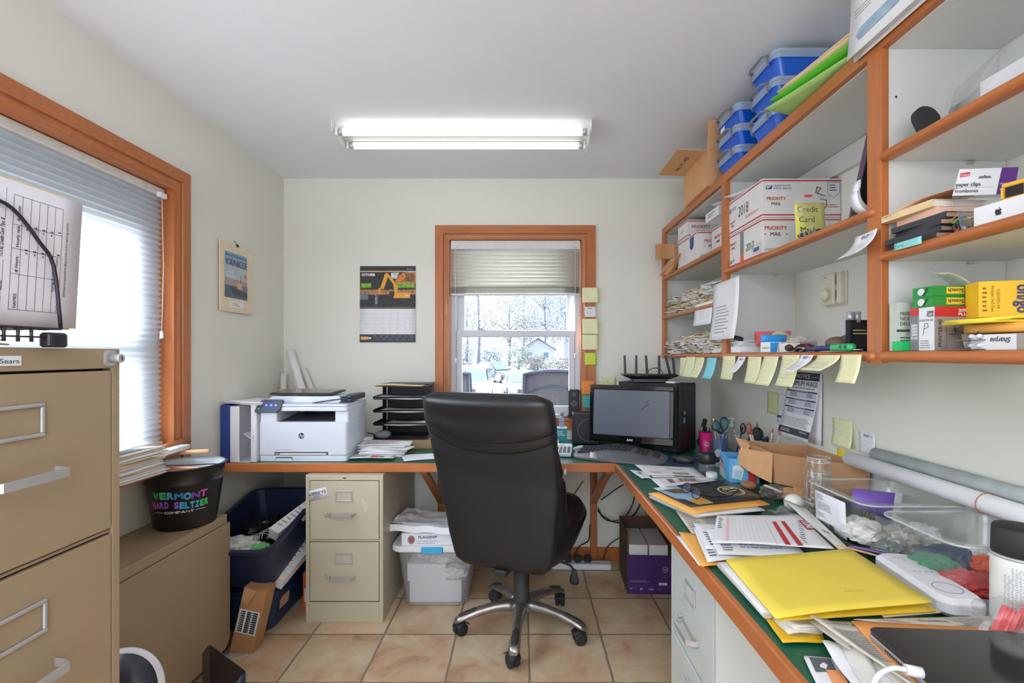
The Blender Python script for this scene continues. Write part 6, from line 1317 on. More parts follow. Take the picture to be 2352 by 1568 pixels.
# things in the pans
t = thing('paper_cup', 'purple printed paper cup lying in the farther clear pan', 'cup', (1.045, 1.455, .865), rot=(R(96), 0, R(52)))
PC = mat('cup_purple', (116, 84, 176), .45)
MB(PC).lathe([(.028, -.05), (.040, .05), (.038, .05), (.026, -.048)], 28, cap=False).obj('cup_wall', t); MB(PC).lathe([(.0, -.05), (.028, -.05)], 28, cap=False).obj('cup_base', t)
b = MB(mat('cup_yellow', (226, 200, 70), .5)); b.push(face((.0, -.0365, -.02), (1, 0, 0), (0, -.14, 1))); b.text("IT'S", 0, .02, .018, al='c', bold=.03); b.text('FRIES', 0, .004, .012, al='c', bold=.03) if False else b.lines(-.02, .0, .04, .015, 2, rnd=0); b.obj('cup_print', t)
t = thing('paper_cup', 'white cup standing at the back of the farther pan', 'cup', (1.13, 1.51, ZD+.012)); MB(WHP).lathe([(.028, 0), (.040, .10), (.038, .10), (.026, .003)], 28, cap=False).obj('cup_wall', t)
for i, (x, y, z, s_, m_, lab) in enumerate(((.95, 1.36, .79, (.045, .05, .035), PAPER2, 'crumpled white wrapping in the farther pan'), (1.02, 1.32, .79, (.05, .04, .03), mat('grey_plastic_bag', (190, 186, 180), .3), 'crumpled grey wrapping in the farther pan'), (1.10, 1.34, .79, (.04, .04, .03), PAPER, 'balled white paper in the farther pan'))):
    tag(crumple(m_, s_, 21+i).obj('crumpled_wrapping', loc=(x, y, ZD+.012)), lab, 'wrapper')
for i, (x, y, s_, m_, lab) in enumerate(((.965, 1.14, (.045, .05, .030), mat('green_pouch', (40, 130, 90), .5), 'green pouch in the nearer clear pan'), (1.02, 1.17, (.06, .04, .034), mat('navy_pouch', (40, 60, 100), .5), 'navy pouch in the nearer clear pan'), (.975, 1.065, (.055, .045, .026), mat('red_pouch', (190, 50, 56), .45), 'red pouch in the nearer clear pan'), (1.08, 1.12, (.04, .05, .03), mat('orange_pouch', (220, 90, 50), .5), 'orange packet in the nearer clear pan'), (1.10, 1.19, (.04, .03, .03), WHP, 'white packet in the nearer clear pan'))):
    tag(crumple(m_, s_, 31+i, k=.25).obj('small_pouch', loc=(x, y, ZD+.012)), lab, 'pouch')
for i in range(5):
    b = MB(CHROME).tube([(p[0], p[1], .004*math.sin(k)) for k, p in enumerate(arc(0, 0, .017, 0, 345, 16))], .0035, 6); b.m(mat('dark_leather', (60, 46, 42), .5)).box(.01, .05, -.008, .008, -.003, .004, .001)
    tag(b.obj('bottle_opener', loc=(1.03+.012*i, 1.05+.006*(i % 3), ZD+.022+.008*i), rot=(R(10*i), R(8), R(35*i))), 'metal ring opener in the nearer clear pan', 'bottle opener', 'openers in the nearer pan')
# between pans and papers
for i, (px, py, s_, m_, lab) in enumerate(((1985, 1225, (.04, .05, .022), mat('smoke_bag', (96, 98, 100), .25), 'smoky grey plastic bag in front of the farther pan'), (2035, 1265, (.035, .04, .02), mat('smoke_bag2', (130, 134, 134), .2), 'grey plastic wrapper in front of the nearer pan'), (1960, 1262, (.03, .04, .012), BLKM, 'black strap bundle beside the yellow folder'))):
    p = on(px, py+12); tag(crumple(m_, s_, 41+i).obj('plastic_wrapper', loc=(p.x, p.y, ZD+.001), rot=(0, 0, R(30))), lab, 'wrapper')
b = MB(mat('violet_strip', (120, 90, 160), .5)); p = on(1985, 1262, ZD+.03); b.grid(lambda u, v: (.14*u, .018*v, .006*math.sin(u*3)), 6, 1, .002); tag(b.obj('ribbon', loc=(p.x-.03, p.y+.02, ZD+.03), rot=(0, 0, R(-52))), 'violet strap between the yellow folder and pans', 'ribbon')
b = MB(mat('wooden_stick', (214, 176, 130), .6)); b.rbox(0, 0, 0, .14, .008, .002, .004); p = on(1995, 1272, ZD+.035); tag(b.obj('wooden_stick', loc=(p.x, p.y, ZD+.036), rot=(0, 0, R(-50))), 'flat wooden stick poking out beside the yellow folder', 'stick')
# rolls along the wall
t = roll('long white paper roll with a rubber band resting across the pans', (1.140, 1.70, .943), (1.142, .78, .936), .025, PAPER, wraps=1.6)
b = MB(mat('rubber_band', (186, 110, 80), .5)); b.push(T(0, 0, .50)); b.tube([(.0262*math.cos(a), .0262*math.sin(a), .004*math.sin(a)) for a in [2*math.pi*k/24 for k in range(24)]], .0012, 5, closed=True); b.obj('rubber_band', t)
roll('grey blueprint roll lying behind the long white roll by the wall', (1.172, 1.62, .975), (1.172, .76, .972), .021, mat('blueprint_grey', (168, 176, 176), .7, var=.18, scale=14), wraps=1.4)
# glasses
t = thing('pint_glass', 'clear pint glass standing upside down, lower of a nested pair', 'glass', (.99, 1.63, ZD))
def gl(t):
    MB(GLASSM).lathe([(.047, 0), (.0475, .002), (.036, .146), (.034, .150), (.0, .150)], 32, cap=False).obj('glass_wall', t); MB(GLASSM).lathe([(.0445, 0), (.034, .132), (.0, .134)], 32, cap=False).obj('glass_inside', t)
    for r_, z in ((.0465, .001), (.0345, .148), (.0335, .134)): MB(mat('glass_edge', (240, 244, 244), .04, alpha=.45, var=0)).tube([(r_*math.cos(a), r_*math.sin(a), z) for a in [2*math.pi*k/32 for k in range(32)]], .0013, 5, closed=True).obj('glass_edge', t)
gl(t); b = MB(mat('etched_white', (220, 222, 222), .6)); 
for k, c_ in enumerate('WITH MILK'):
    a = R(200+9*k); 
    if c_ != ' ': b.push(face((.0445*math.cos(a), .0445*math.sin(a), .055+.004*k), (-math.sin(a), math.cos(a), 0), (0, 0, 1))); b.text(c_, 0, 0, .010, z=.0012, bold=.01); b.pop()
b.obj('etched_print', t)
t2 = thing('pint_glass', 'clear pint glass nested over the lower upside-down one', 'glass', (.99, 1.63, ZD+.048)); gl(t2)
# bulb
t = thing('light_bulb', 'white globe light bulb lying on papers beside the pint glasses', 'light bulb', (.925, 1.66, ZD+.034), rot=(R(0), R(-80), R(20)))
MB(mat('bulb_white', (236, 234, 226), .12)).lathe([(.010, -.055), (.014, -.045), (.016, -.035), (.026, -.018), (.0305, .0), (.026, .018), (.014, .028), (.001, .031)], 28).obj('bulb', t)
MB(CHROME).lathe([(.004, -.078), (.0125, -.072), (.013, -.055), (.011, -.054)], 20).obj('screw_cap', t)
p = on(1790, 1190); b = crumple(FILM, (.07, .05, .018), 55); tag(b.obj('clear_bag', loc=(.90, 1.60, ZD+.001)), 'clear bag with a silver disc in front of the light bulb', 'bag')
b = MB(CHROME).lathe([(.022, 0), (.026, .006), (.026, .012), (.020, .016), (.0, .016)], 28, cap=False); tag(b.obj('silver_disc', loc=(.895, 1.585, ZD+.004), rot=(R(-20), 0, 0)), 'silver round disc inside the clear bag', 'disc')
b = crumple(mat('dark_clear_bag', (120, 116, 112), .2, alpha=.4), (.05, .06, .022), 57); tag(b.obj('clear_bag', loc=(.945, 1.83, ZD+.001), rot=(0, 0, R(-30))), 'dark translucent bag with a white label beside the magazine', 'bag')
MB(PAPER).box(-.03, .03, -.012, .012, 0, .001).obj('bag_label'); o = bpy.data.objects['bag_label']; o.location = (.925, 1.80, ZD+.044); o.rotation_euler = (0, R(15), R(-40)); tag(o, 'small barcoded white label on the translucent bag', 'label')
# paper bag folded open
KB_ = mat('kraft_bag', (178, 134, 96), .85, var=.04, bump=.1, bscale=90)
t = thing('paper_bag', 'open brown paper bag with folded sides on the right worktop', 'paper bag', (0, 0, ZD))
Pb = [V((1.0, 1.93, .03)), V((.965, 2.115, .03)), V((1.18, 2.03, .03)), V((1.18, 1.67, .03))]; Pt = [V((1.003, 1.945, .146)), V((.972, 2.12, .165)), V((1.186, 2.03, .160)), V((1.187, 1.66, .156))]
for i in range(4):
    j = (i+1) % 4; b = MB(KB_)
    b.grid(lambda u, v: Pb[i].lerp(Pb[j], u).lerp(Pt[i].lerp(Pt[j], u), v) + V((0, 0, .0))+V((-.012, -.012, 0))*math.sin(math.pi*u)*(v-.5)*(1 if i in (0, 3) else 0), 8, 4, .0015, False); b.obj('side_panel', t)
MB(KB_).add(Pb, [(0, 1, 2, 3)]).obj('bottom_panel', t)
b = MB(CARD2); b.grid(lambda u, v: (V((.985, 1.925, .03)).lerp(V((.905, 2.06, .085)), u)).lerp(V((1.0, 1.945, .146)).lerp(V((.930, 2.08, .145)), u), v)+V((-.012*math.sin(3*u), -.012*v*u, 0)), 6, 5, .0015, False); b.obj('folded_corner', t)
b = MB(CARD2); b.add([(.930, 2.08, .145), (.925, 2.12, .18), (.965, 2.10, .17), (.970, 2.07, .15), (.945, 2.06, .13)], [(0, 1, 2, 3, 4)]); b.obj('corner_tip', t)
b = MB(KB_); b.box(.0, .12, -.002, 0, 0, .065); tag(b.obj('cardboard_piece', loc=(.965, 1.735, ZD+.001), rot=(R(-12), 0, R(-30))), 'flat brown card leaning below the paper bag', 'cardboard')
tag(crumple(mat('tan_paper', (190, 150, 112), .8), (.06, .05, .022), 61).obj('crumpled_paper', loc=(1.0, 1.80, ZD+.001)), 'crumpled tan paper under the brown bag', 'paper')
tag(MB(mat('brown_lump', (150, 110, 76), .6)).ell((0, 0, .016), (.03, .036, .016), 18, 9).obj('wrapped_packet', loc=(.905, 1.95, ZD+.001)), 'small brown wrapped packet between blue box and magazine', 'packet')
# glove box
SKB = mat('sky_blue_carton', (96, 176, 226), .45)
def gi(t, bd):
    b = MB(WHP); b.push(face((-.0006, .15, 0), (0, -1, 0), (0, 0, 1))); b.poly([(0, .0), (.10, .0), (.06, .06), (0, .085)], .0005); b.m(REDINK).poly([(0, .072), (.05, .055), (.05, .066), (0, .085)], .001); b.text('GLOVES', .075, .045, .016, rot=170, width=.06, z=.0012, bold=.03); b.pop()
    b.push(face((0, -.0006, 0), (1, 0, 0), (0, 0, 1))); b.m(WHP).poly([(.01, .02), (.05, .01), (.06, .055), (.04, .075), (.015, .07)], .0006); b.m(mat('pale_blue_print', (180, 210, 236), .5)).poly([(.018, .022), (.045, .015), (.052, .05), (.02, .055)], .001); b.m(REDP).rect(.075, 0, .035, .05, .0008); b.pop(); b.obj('print', bd)
t = openbox('glove_box', 'open blue, white and red glove box beside the brown bag', 'box', (.872, 2.055, ZD), .12, .15, .10, SKB, [('+x', .03, 20)], .002, -8, ink=gi)
# jars, caps
t = thing('jar', 'clear jar with a large black screw lid near the glove box', 'jar', (.845, 2.235, ZD)); MB(mat('jar_clear', (150, 158, 170), .08, alpha=.25)).lathe([(.034, 0), (.036, .004), (.036, .038), (.034, .042)], 28).obj('glass', t); MB(BLK).lathe([(.038, .0425), (.039, .045), (.039, .084), (.035, .090), (.020, .091)], 32).obj('lid', t)
tag(MB(WHP).lathe([(.0225, 0), (.0235, .002), (.0235, .022), (.021, .0245)], 28).obj('round_tub', loc=(.827, 2.13, ZD)), 'round white screw top in front of the black-lidded jar', 'lid')
# pens in cups
PINK = mat('magenta_plastic', (222, 30, 130), .35)
t = thing('pen_cup', 'magenta plastic cup full of pens behind the scissors cup', 'cup', (1.015, 2.70, ZD)); MB(PINK).lathe([(.026, 0), (.037, .11), (.035, .11), (.024, .003)], 32, cap=False).obj('cup_wall', t); MB(PINK).lathe([(0, .001), (.026, .001)], 32, cap=False).obj('cup_base', t)
b = MB(WHP); b.push(face((-.018, -.030, .03), (.95, -.45, 0), (0, -.12, 1))); b.text('Real', .0, .008, .014, z=.003, bold=.02); b.poly([(-.002, .022), (.012, .034), (.026, .022), (.022, .022), (.012, .029), (.002, .022)], .003); b.obj('logo', t)
def pen(label, p, q, m, tip=None, r=.004, group=None, name='pen', cat='pen', m2=None):
    p = V(p); q = V(q); d = (q-p).normalized(); L = (q-p).length; t_ = thing(name, label, cat, p, group=group); t_.rotation_euler = (q-p).to_track_quat('Z', 'Y').to_euler()
    MB(m).lathe([(r*.3, 0), (r, .012), (r, L-.02), (r*.9, L-.019)], 10).obj('barrel', t_); MB(tip or m).lathe([(r*1.05, L-.0189), (r*1.05, L-.003), (r*.6, L)], 10).obj('cap' if name == 'pen' else 'eraser', t_)
for i in range(6):
    a = i*1.05; pen('black pen standing in the magenta cup', (1.015+.012*math.cos(a), 2.70+.012*math.sin(a), ZD+.004), (1.015+.024*math.cos(a), 2.70+.024*math.sin(a), ZD+.132+.004*(i % 3)), BLK, (CHROME, BLK, GREYP)[i % 3], group='pens in the magenta cup')
b = MB(BLKM).box(-.012, .012, -.006, .006, 0, .15, .003); tag(b.obj('stapler', loc=(1.0, 2.76, ZD+.03), rot=(R(5), R(12), 0)), 'tall black stapler standing behind the magenta cup', 'stapler')
t = thing('pen_cup', 'clear blue plastic cup holding teal scissors and pens', 'cup', (1.015, 2.50, ZD)); CB = mat('clear_blue_cup', (110, 150, 214), .08, alpha=.25, var=0); MB(CB).lathe([(.028, 0), (.041, .115), (.039, .115), (.026, .003)], 32, cap=False).obj('cup_wall', t); MB(CB).lathe([(0, .002), (.028, .002)], 32, cap=False).obj('cup_base', t)
b = MB(WHP); b.push(face((-.022, -.034, .03), (.8, -.6, 0), (0, -.1, 1))); b.disc(0, .01, .020, .004, 24); b.m(INK).ring2(0, .01, .016, .0012, .0046, 24); b.text('C', 0, .003, .018, al='c', z=.0046); tag(b.obj('sticker', t), 'round white sticker')
for i, (m_, m2, a, L, lab) in enumerate(((mat('blue_pen', (40, 60, 130), .3), None, 2.4, .15, 'blue pen left of the scissors blades in clear cup'), (mat('natural_pencil', (206, 160, 110), .6), mat('pencil_point', (220, 190, 150), .7), 2.9, .21, 'tall wooden pencil in the clear cup'), (mat('blue_pen2', (50, 80, 160), .3), WHP, .3, .155, 'blue and white pen right of the scissors in clear cup'), (GREYP, None, -.4, .145, 'grey pen right side of the clear cup'))):
    pen(lab, (1.015+.010*math.cos(a), 2.50+.010*math.sin(a), ZD+.004), (1.015+.034*math.cos(a), 2.50+.02*math.sin(a), ZD+L), m_, m2, .0045)
t = thing('scissors', 'large teal-handled scissors standing in the clear cup', 'scissors', (1.012, 2.488, ZD+.006)); TH_ = mat('teal_handle', (20, 124, 132), .35); NV = mat('navy_grip', (28, 46, 84), .4)
for sx in (-1, 1):
    b = MB(CHROME); b.grid(lambda u, v: (sx*(.004-.012*v)*-1+.010*(u-.5)*(.4+.8*v)+sx*.004*v, -.002*sx, .13*v), 2, 3, .002, False); b.obj('blade', t)
    cx_, cz_, rx, rz_ = (-.024, .170, .017, .022) if sx < 0 else (.018, .178, .017, .032)
    P = [(cx_+rx*math.cos(a)+.15*rx*math.sin(2*a)*sx, 0, cz_+rz_*math.sin(a)) for a in [2*math.pi*k/24 for k in range(24)]]
    b = MB(NV).tube(P, .0055, 8, closed=True); hd = b.obj('handle', t); b = MB(TH_).tube([(cx_+(p[0]-cx_)*.84, -.002, cz_+(p[2]-cz_)*.86) for p in P], .004, 8, closed=True); b.obj('grip_lining', hd)
    MB(NV).tube([(sx*.002, 0, .128), (cx_*.55, 0, cz_-rz_-.004), (cx_, 0, cz_-rz_+.004)], [.006, .006, .005], 8).obj('shank', t)
# glass jar, pump bottle, glue, pencils
t = thing('glass_jar', 'clear glass jar holding pens behind the blue glove box', 'jar', (1.118, 2.52, ZD)); MB(GLASSM).lathe([(.036, 0), (.04, .004), (.04, .11), (.034, .118), (.036, .122)], 32, cap=False).obj('glass_wall', t); MB(mat('glass_edge', (240, 244, 244), .04, alpha=.45, var=0)).tube([(.036*math.cos(a), .036*math.sin(a), .122) for a in [2*math.pi*k/28 for k in range(28)]], .0018, 6, closed=True).obj('jar_rim', t)
pen('silver ballpoint pen leaning in the glass jar', (1.135, 2.50, ZD+.004), (1.085, 2.50, ZD+.15), mat('silver_pen', (186, 184, 190), .3, metal=.4), None, .0055)
pen('thin black pen leaning right in the glass jar', (1.10, 2.52, ZD+.004), (1.14, 2.52, ZD+.165), BLK, None, .004)
t = thing('pump_bottle', 'clear pump bottle behind the glass jar by the wall', 'bottle', (1.125, 2.62, ZD)); MB(CLEAR).lathe([(.028, 0), (.03, .004), (.03, .12), (.012, .14), (.012, .15)], 24).obj('bottle', t); b = MB(mat('frosted_white', (226, 230, 232), .3, alpha=.6)).lathe([(.014, .15), (.014, .165), (.005, .168), (.005, .19), (.012, .191), (.012, .2)], 16); b.tube([(0, 0, .195), (-.035, -.01, .196)], .004, 8); b.obj('pump', t)
t = thing('glue_bottle', 'clear glue bottle with a black cap and orange tip by the wall', 'bottle', (1.118, 2.32, ZD+.012)); MB(mat('cloudy_plastic', (200, 206, 214), .2, alpha=.6)).lathe([(.028, 0), (.033, .006), (.034, .10), (.026, .122)], 28).obj('bottle', t); MB(BLKM).lathe([(.026, .1225), (.027, .13), (.024, .165), (.010, .180)], 28).obj('cap', t); MB(mat('brown_tip', (150, 90, 60), .5)).lathe([(.006, .18), (.001, .205)], 12).obj('tip', t)
b = MB(INK); b.push(face((1.098, 2.288, ZD+.03), (.9, .4, 0), (0, 0, 1))); b.rect(.0, .0, .03, .05, .002); b.m(REDINK).rect(.004, .03, .02, .012, .0025); o = b.obj('label'); o.parent = t; o.matrix_parent_inverse = Mx.Translation((-1.118, -2.32, -ZD-.012))
t = thing('scissors', 'orange-handled scissors behind the black-capped glue bottle', 'scissors', (1.10, 2.40, ZD+.01)); OR = mat('orange_handle', (176, 90, 44), .4)
for sx in (-1, 1):
    MB(OR if sx > 0 else BLKM).tube([(sx*.014+.011*math.cos(a), 0, .165+.024*math.sin(a)) for a in [2*math.pi*k/20 for k in range(20)]], .004, 8, closed=True).obj('handle', t); MB(CHROME).box(-.004+sx*.004, .004+sx*.004, -.001, .001, 0, .145).obj('blade', t)
t = thing('pen_cup', 'dark low cup holding pencils behind the brown bag', 'cup', (1.09, 2.20, ZD)); MB(BLKM).lathe([(.05, 0), (.055, .09), (.053, .09), (.048, .003)], 28, cap=False).obj('cup_wall', t)
WP = mat('cream_pencil', (222, 210, 180), .5); PKE = mat('eraser_red', (190, 80, 80), .6)
for i, (x0, x1, y0, L, lab) in enumerate(((1.06, 1.02, 2.20, .155, 'cream pencil leaning far left out of the dark cup'), (1.07, 1.035, 2.21, .150, 'yellow-banded pencil second from left in the dark cup'), (1.09, 1.115, 2.18, .165, 'cream pencil leaning right out of the dark cup'), (1.10, 1.155, 2.19, .150, 'white pencil leaning farthest right out of the dark cup'))):
    pen(lab, (x0, y0, ZD+.004), (x1, y0-.01, ZD+L+.045), WP, PKE, .0036, 'pencils in the dark cup', 'pencil', 'pencil')
for i, (x0, x1, lab) in enumerate(((1.08, 1.07, 'navy marker standing upright in the dark cup'), (1.09, 1.085, 'black marker standing beside the navy one in dark cup'))): pen(lab, (x0, 2.17, ZD+.004), (x1, 2.16, ZD+.175), mat('navy_marker', (44, 56, 110), .3) if i == 0 else BLK, None, .006)
MB(mat('brown_ball', (120, 84, 56), .5)).lathe([(.012, 0), (.016, .01), (.016, .12), (.008, .13)], 16).obj('lighter_stick'); o = bpy.data.objects['lighter_stick']; o.name = 'wooden_tube'; o.location = (1.135, 2.42, ZD); tag(o, 'brown wooden tube behind the glue bottle by the wall', 'tube')
b = MB(PAPER).box(-.03, .03, -.01, .01, 0, .001); tag(b.obj('paper_scrap', loc=(.985, 2.55, ZD+.02), rot=(R(10), R(30), R(-30))), 'white paper scrap leaning on the magenta cup', 'paper')
b = MB(WHP).box(-.03, .03, -.02, .02, 0, .028); b.m(INK).box(-.0305, .0305, -.0205, .0205, .022, .0282); tag(b.obj('small_box', loc=(.93, 2.36, ZD), rot=(0, 0, R(10))), 'small white and black box behind the black-lidded jar', 'box')
# spray can
t = thing('spray_can', 'white spray paint can with a black cap at the right edge', 'spray can', (.948, .93, ZD+.012)); t.scale = (1.2, 1.2, .745)

MB(mat('can_label', (226, 228, 224), .35)).lathe([(.033, .004), (.0345, .008), (.0345, .185), (.0335, .19)], 40).obj('can', t); MB(CHROME).lathe([(.0345, .190), (.0352, .193), (.0345, .196), (.032, .197)], 40).obj('seam', t)
MB(BLKM).lathe([(.0325, .1975), (.0335, .2), (.0325, .262), (.0305, .267), (.012, .268), (.003, .269)], 40).obj('cap', t); MB(CHROME).lathe([(.034, 0), (.034, .004)], 40).obj('base_rim', t)
b = MB(GREYINK)
for k in range(34):
    z = .17-.0042*k
    for j in range(9):
        if z < .15 or j > 1:
            a = R(196+7.2*j+random.uniform(-1, 1)); da = R(random.uniform(3, 6.2)); r = .0348
            b.add([(r*math.cos(a), r*math.sin(a), z), (r*math.cos(a+da), r*math.sin(a+da), z), (r*math.cos(a+da), r*math.sin(a+da), z+.0014), (r*math.cos(a), r*math.sin(a), z+.0014)], [(0, 1, 2, 3)])
b.obj('small_print', t); b = MB(mat('orange_diamond', (224, 100, 50), .5)); a0, a1, r = R(262), R(300), .0349
P = []
for f, zz in ((0, .115), (.5, .145), (1, .115), (.5, .085)): a = a0+(a1-a0)*f; P.append((r*math.cos(a)*1.03, r*math.sin(a)*1.03, zz))
b.add(P, [(0, 1, 2, 3)]); b.obj('warning_mark', t)
# bag with red packets
t = thing('clear_bag', 'clear plastic bag of red packets at the bottom right corner', 'bag', (.872, .868, ZD+.028))
b = crumple(FILM, (.06, .05, .035), 71, 18, 11); b.obj('film', t)
for i, (x, y) in enumerate(((-.02, 0), (.012, -.005), (.035, .01))):
    b = MB(mat('red_packet', (214, 60, 64), .35)); b.push(T(x, y, .012) @ RY(25)); b.loft([[(.012*math.cos(a)*(1+.18*math.cos(9*a)), .012*math.sin(a)*(1+.18*math.cos(9*a)), z) for a in [2*math.pi*k/36 for k in range(36)]] for z in (0, .05)], True, False); b.obj('red_packet', t)
# newspaper, orange folder, laptop
NP = mat('newsprint', (206, 200, 188), .85)
def news(b, w, h):
    b.m(INK).text('Meeting', w*.62, h*.60, h*.12, rot=180, z=.001) if False else None
    b.m(GREYINK)
    for k in range(4): b.lines(w*(.03+.24*k), h*.06, w*.2, h*.84, 22, z=.0012)
flat('newspaper', 'folded newspaper spread under the orange folder and laptop', 'newspaper', [(2110, 1600), (2352, 1600), (2352, 1441), (1858, 1426)], [ZD+.035, ZD+.035, ZD+.028, ZD+.034], NP, None, .004, curl=.002)
flat('newspaper', 'newspaper section with large upside-down headline words', 'newspaper', [(2140, 1440), (2345, 1452), (2270, 1414), (1960, 1421)], ZD+.036, NP, lambda b, w, h: (b.m(INK).text('Meeting on', w*.55, h*.75, h*.30, rot=180, z=.001, width=w*.22), b.text('at VFW', w*.62, h*.40, h*.28, rot=180, z=.001, width=w*.13), b.m(GREYINK).lines(w*.62, h*.1, w*.32, h*.8, 12), b.lines(w*.05, h*.5, w*.2, h*.3, 4)), .002, curl=0)
flat('newspaper', 'newspaper fold with upside-down column text left of laptop', 'newspaper', [(2100, 1590), (2160, 1590), (1990, 1430), (1862, 1428)], [ZD+.044, ZD+.044, ZD+.04, ZD+.046], NP, lambda b, w, h: (b.m(INK).text('Town', w*.75, h*.96, w*.2, rot=180, z=.0012), b.text('tests', w*.62, h*.26, w*.24, rot=180, z=.0012, bold=.03), b.m(GREYINK).lines(w*.12, h*.35, w*.6, h*.48, 16, z=.0012), b.rect(w*.1, h*.87, w*.8, .001, .0012)), .003, curl=.003, lift=lambda u, v: .010*max(0, 1-u*3))
OF = mat('orange_folder', (238, 160, 92), .6)
flat('file_folder', 'orange folder lying under the black laptop', 'folder', [(2150, 1640), (2420, 1640), (2420, 1449), (1956, 1425)], [ZD+.046, ZD+.046, ZD+.040, ZD+.046], OF, None, .0025, curl=0)
t = thing('laptop', 'closed black laptop with a silver edge at the bottom right corner', 'laptop'); LPB = mat('laptop_graphite', (62, 58, 58), .09, var=.04, scale=30, metal=.3)
ls = .050; z1 = ZD+ls+.018
qa, qb = onz(1990, 1438, z1), onz(2352, 1449, z1); qc = onz(2150, 1568, z1); ex = (qb-qa).normalized(); ey = (qc-qa); ey = (ey-ex*ey.dot(ex)).normalized()
Lw, Ld = .34, .24
M_ = face((qa.x, qa.y, ZD+ls), (ex.x, ex.y, 0), (-ey.x, -ey.y, 0)); t.matrix_world = M_
SV = mat('silver_edge', (176, 172, 176), .3, metal=.6)
b = MB(SV).rbox(Lw/2, -Ld/2, 0, Lw, Ld, .0095, .014, 5, .002); bs = b.obj('base', t)
b = MB(LPB).rbox(Lw/2, -Ld/2, .0098, Lw, Ld, .0082, .014, 5, .0015); b.obj('lid', t)
b = MB(HOLE)
for k in range(11): b.box(-.0004, .001, -.05-.005*k, -.047-.005*k, .003, .0065)
b.obj('vents', bs)
# papers left of the laptop
for i, (q, zz, mm, lab) in enumerate((([(1965, 1590), (2075, 1590), (1950, 1478), (1888, 1486)], .018, PAPER, 'crumpled white sheet beside the laptop newspaper, outer'), ([(2010, 1590), (2100, 1590), (1965, 1470), (1900, 1474)], .026, PAPER, 'crumpled white sheet beside the laptop newspaper, inner'), ([(1985, 1585), (2030, 1585), (1990, 1490), (1935, 1488)], .032, PAPER2, 'cream sheet folded between the newspaper and white sheets'))):
    flat('sheet_of_paper', lab, 'paper', q, ZD+zz, mm, None, .001, curl=.012, seed=i*1.7)
flat('catalogue', 'glossy green and white catalogue at the bottom edge of picture', 'magazine', [(1888, 1595), (1990, 1595), (1945, 1512), (1846, 1508)], ZD+.006, PAPER, lambda b, w, h: (b.m(mat('photo_slate', (90, 100, 104), .4)).rect(w*.1, h*.55, w*.5, h*.4, .001), b.m(mat('photo_orange', (238, 160, 110), .5)).rect(w*.35, h*.05, w*.4, h*.55, .0014), b.m(mat('photo_green', (20, 84, 66), .4)).rect(w*.72, h*.1, w*.1, h*.8, .0016)), .004, curl=.002)
pts = [onz(2003, 1575, ZD+.06), onz(2020, 1548, ZD+.075), onz(2050, 1534, ZD+.08), onz(2080, 1537, ZD+.08)]
t = thing('power_cable', 'white power cable with its plug lying on the newspaper', 'cable'); MB(WHP).tube(smooth_path(pts), .0035, 10).obj('cord', t)
b = MB(WHP); a = pts[-1]; c = onz(2118, 1545, ZD+.078); b.tube([a, c], [.0075, .0075], 12); b.obj('plug', t)
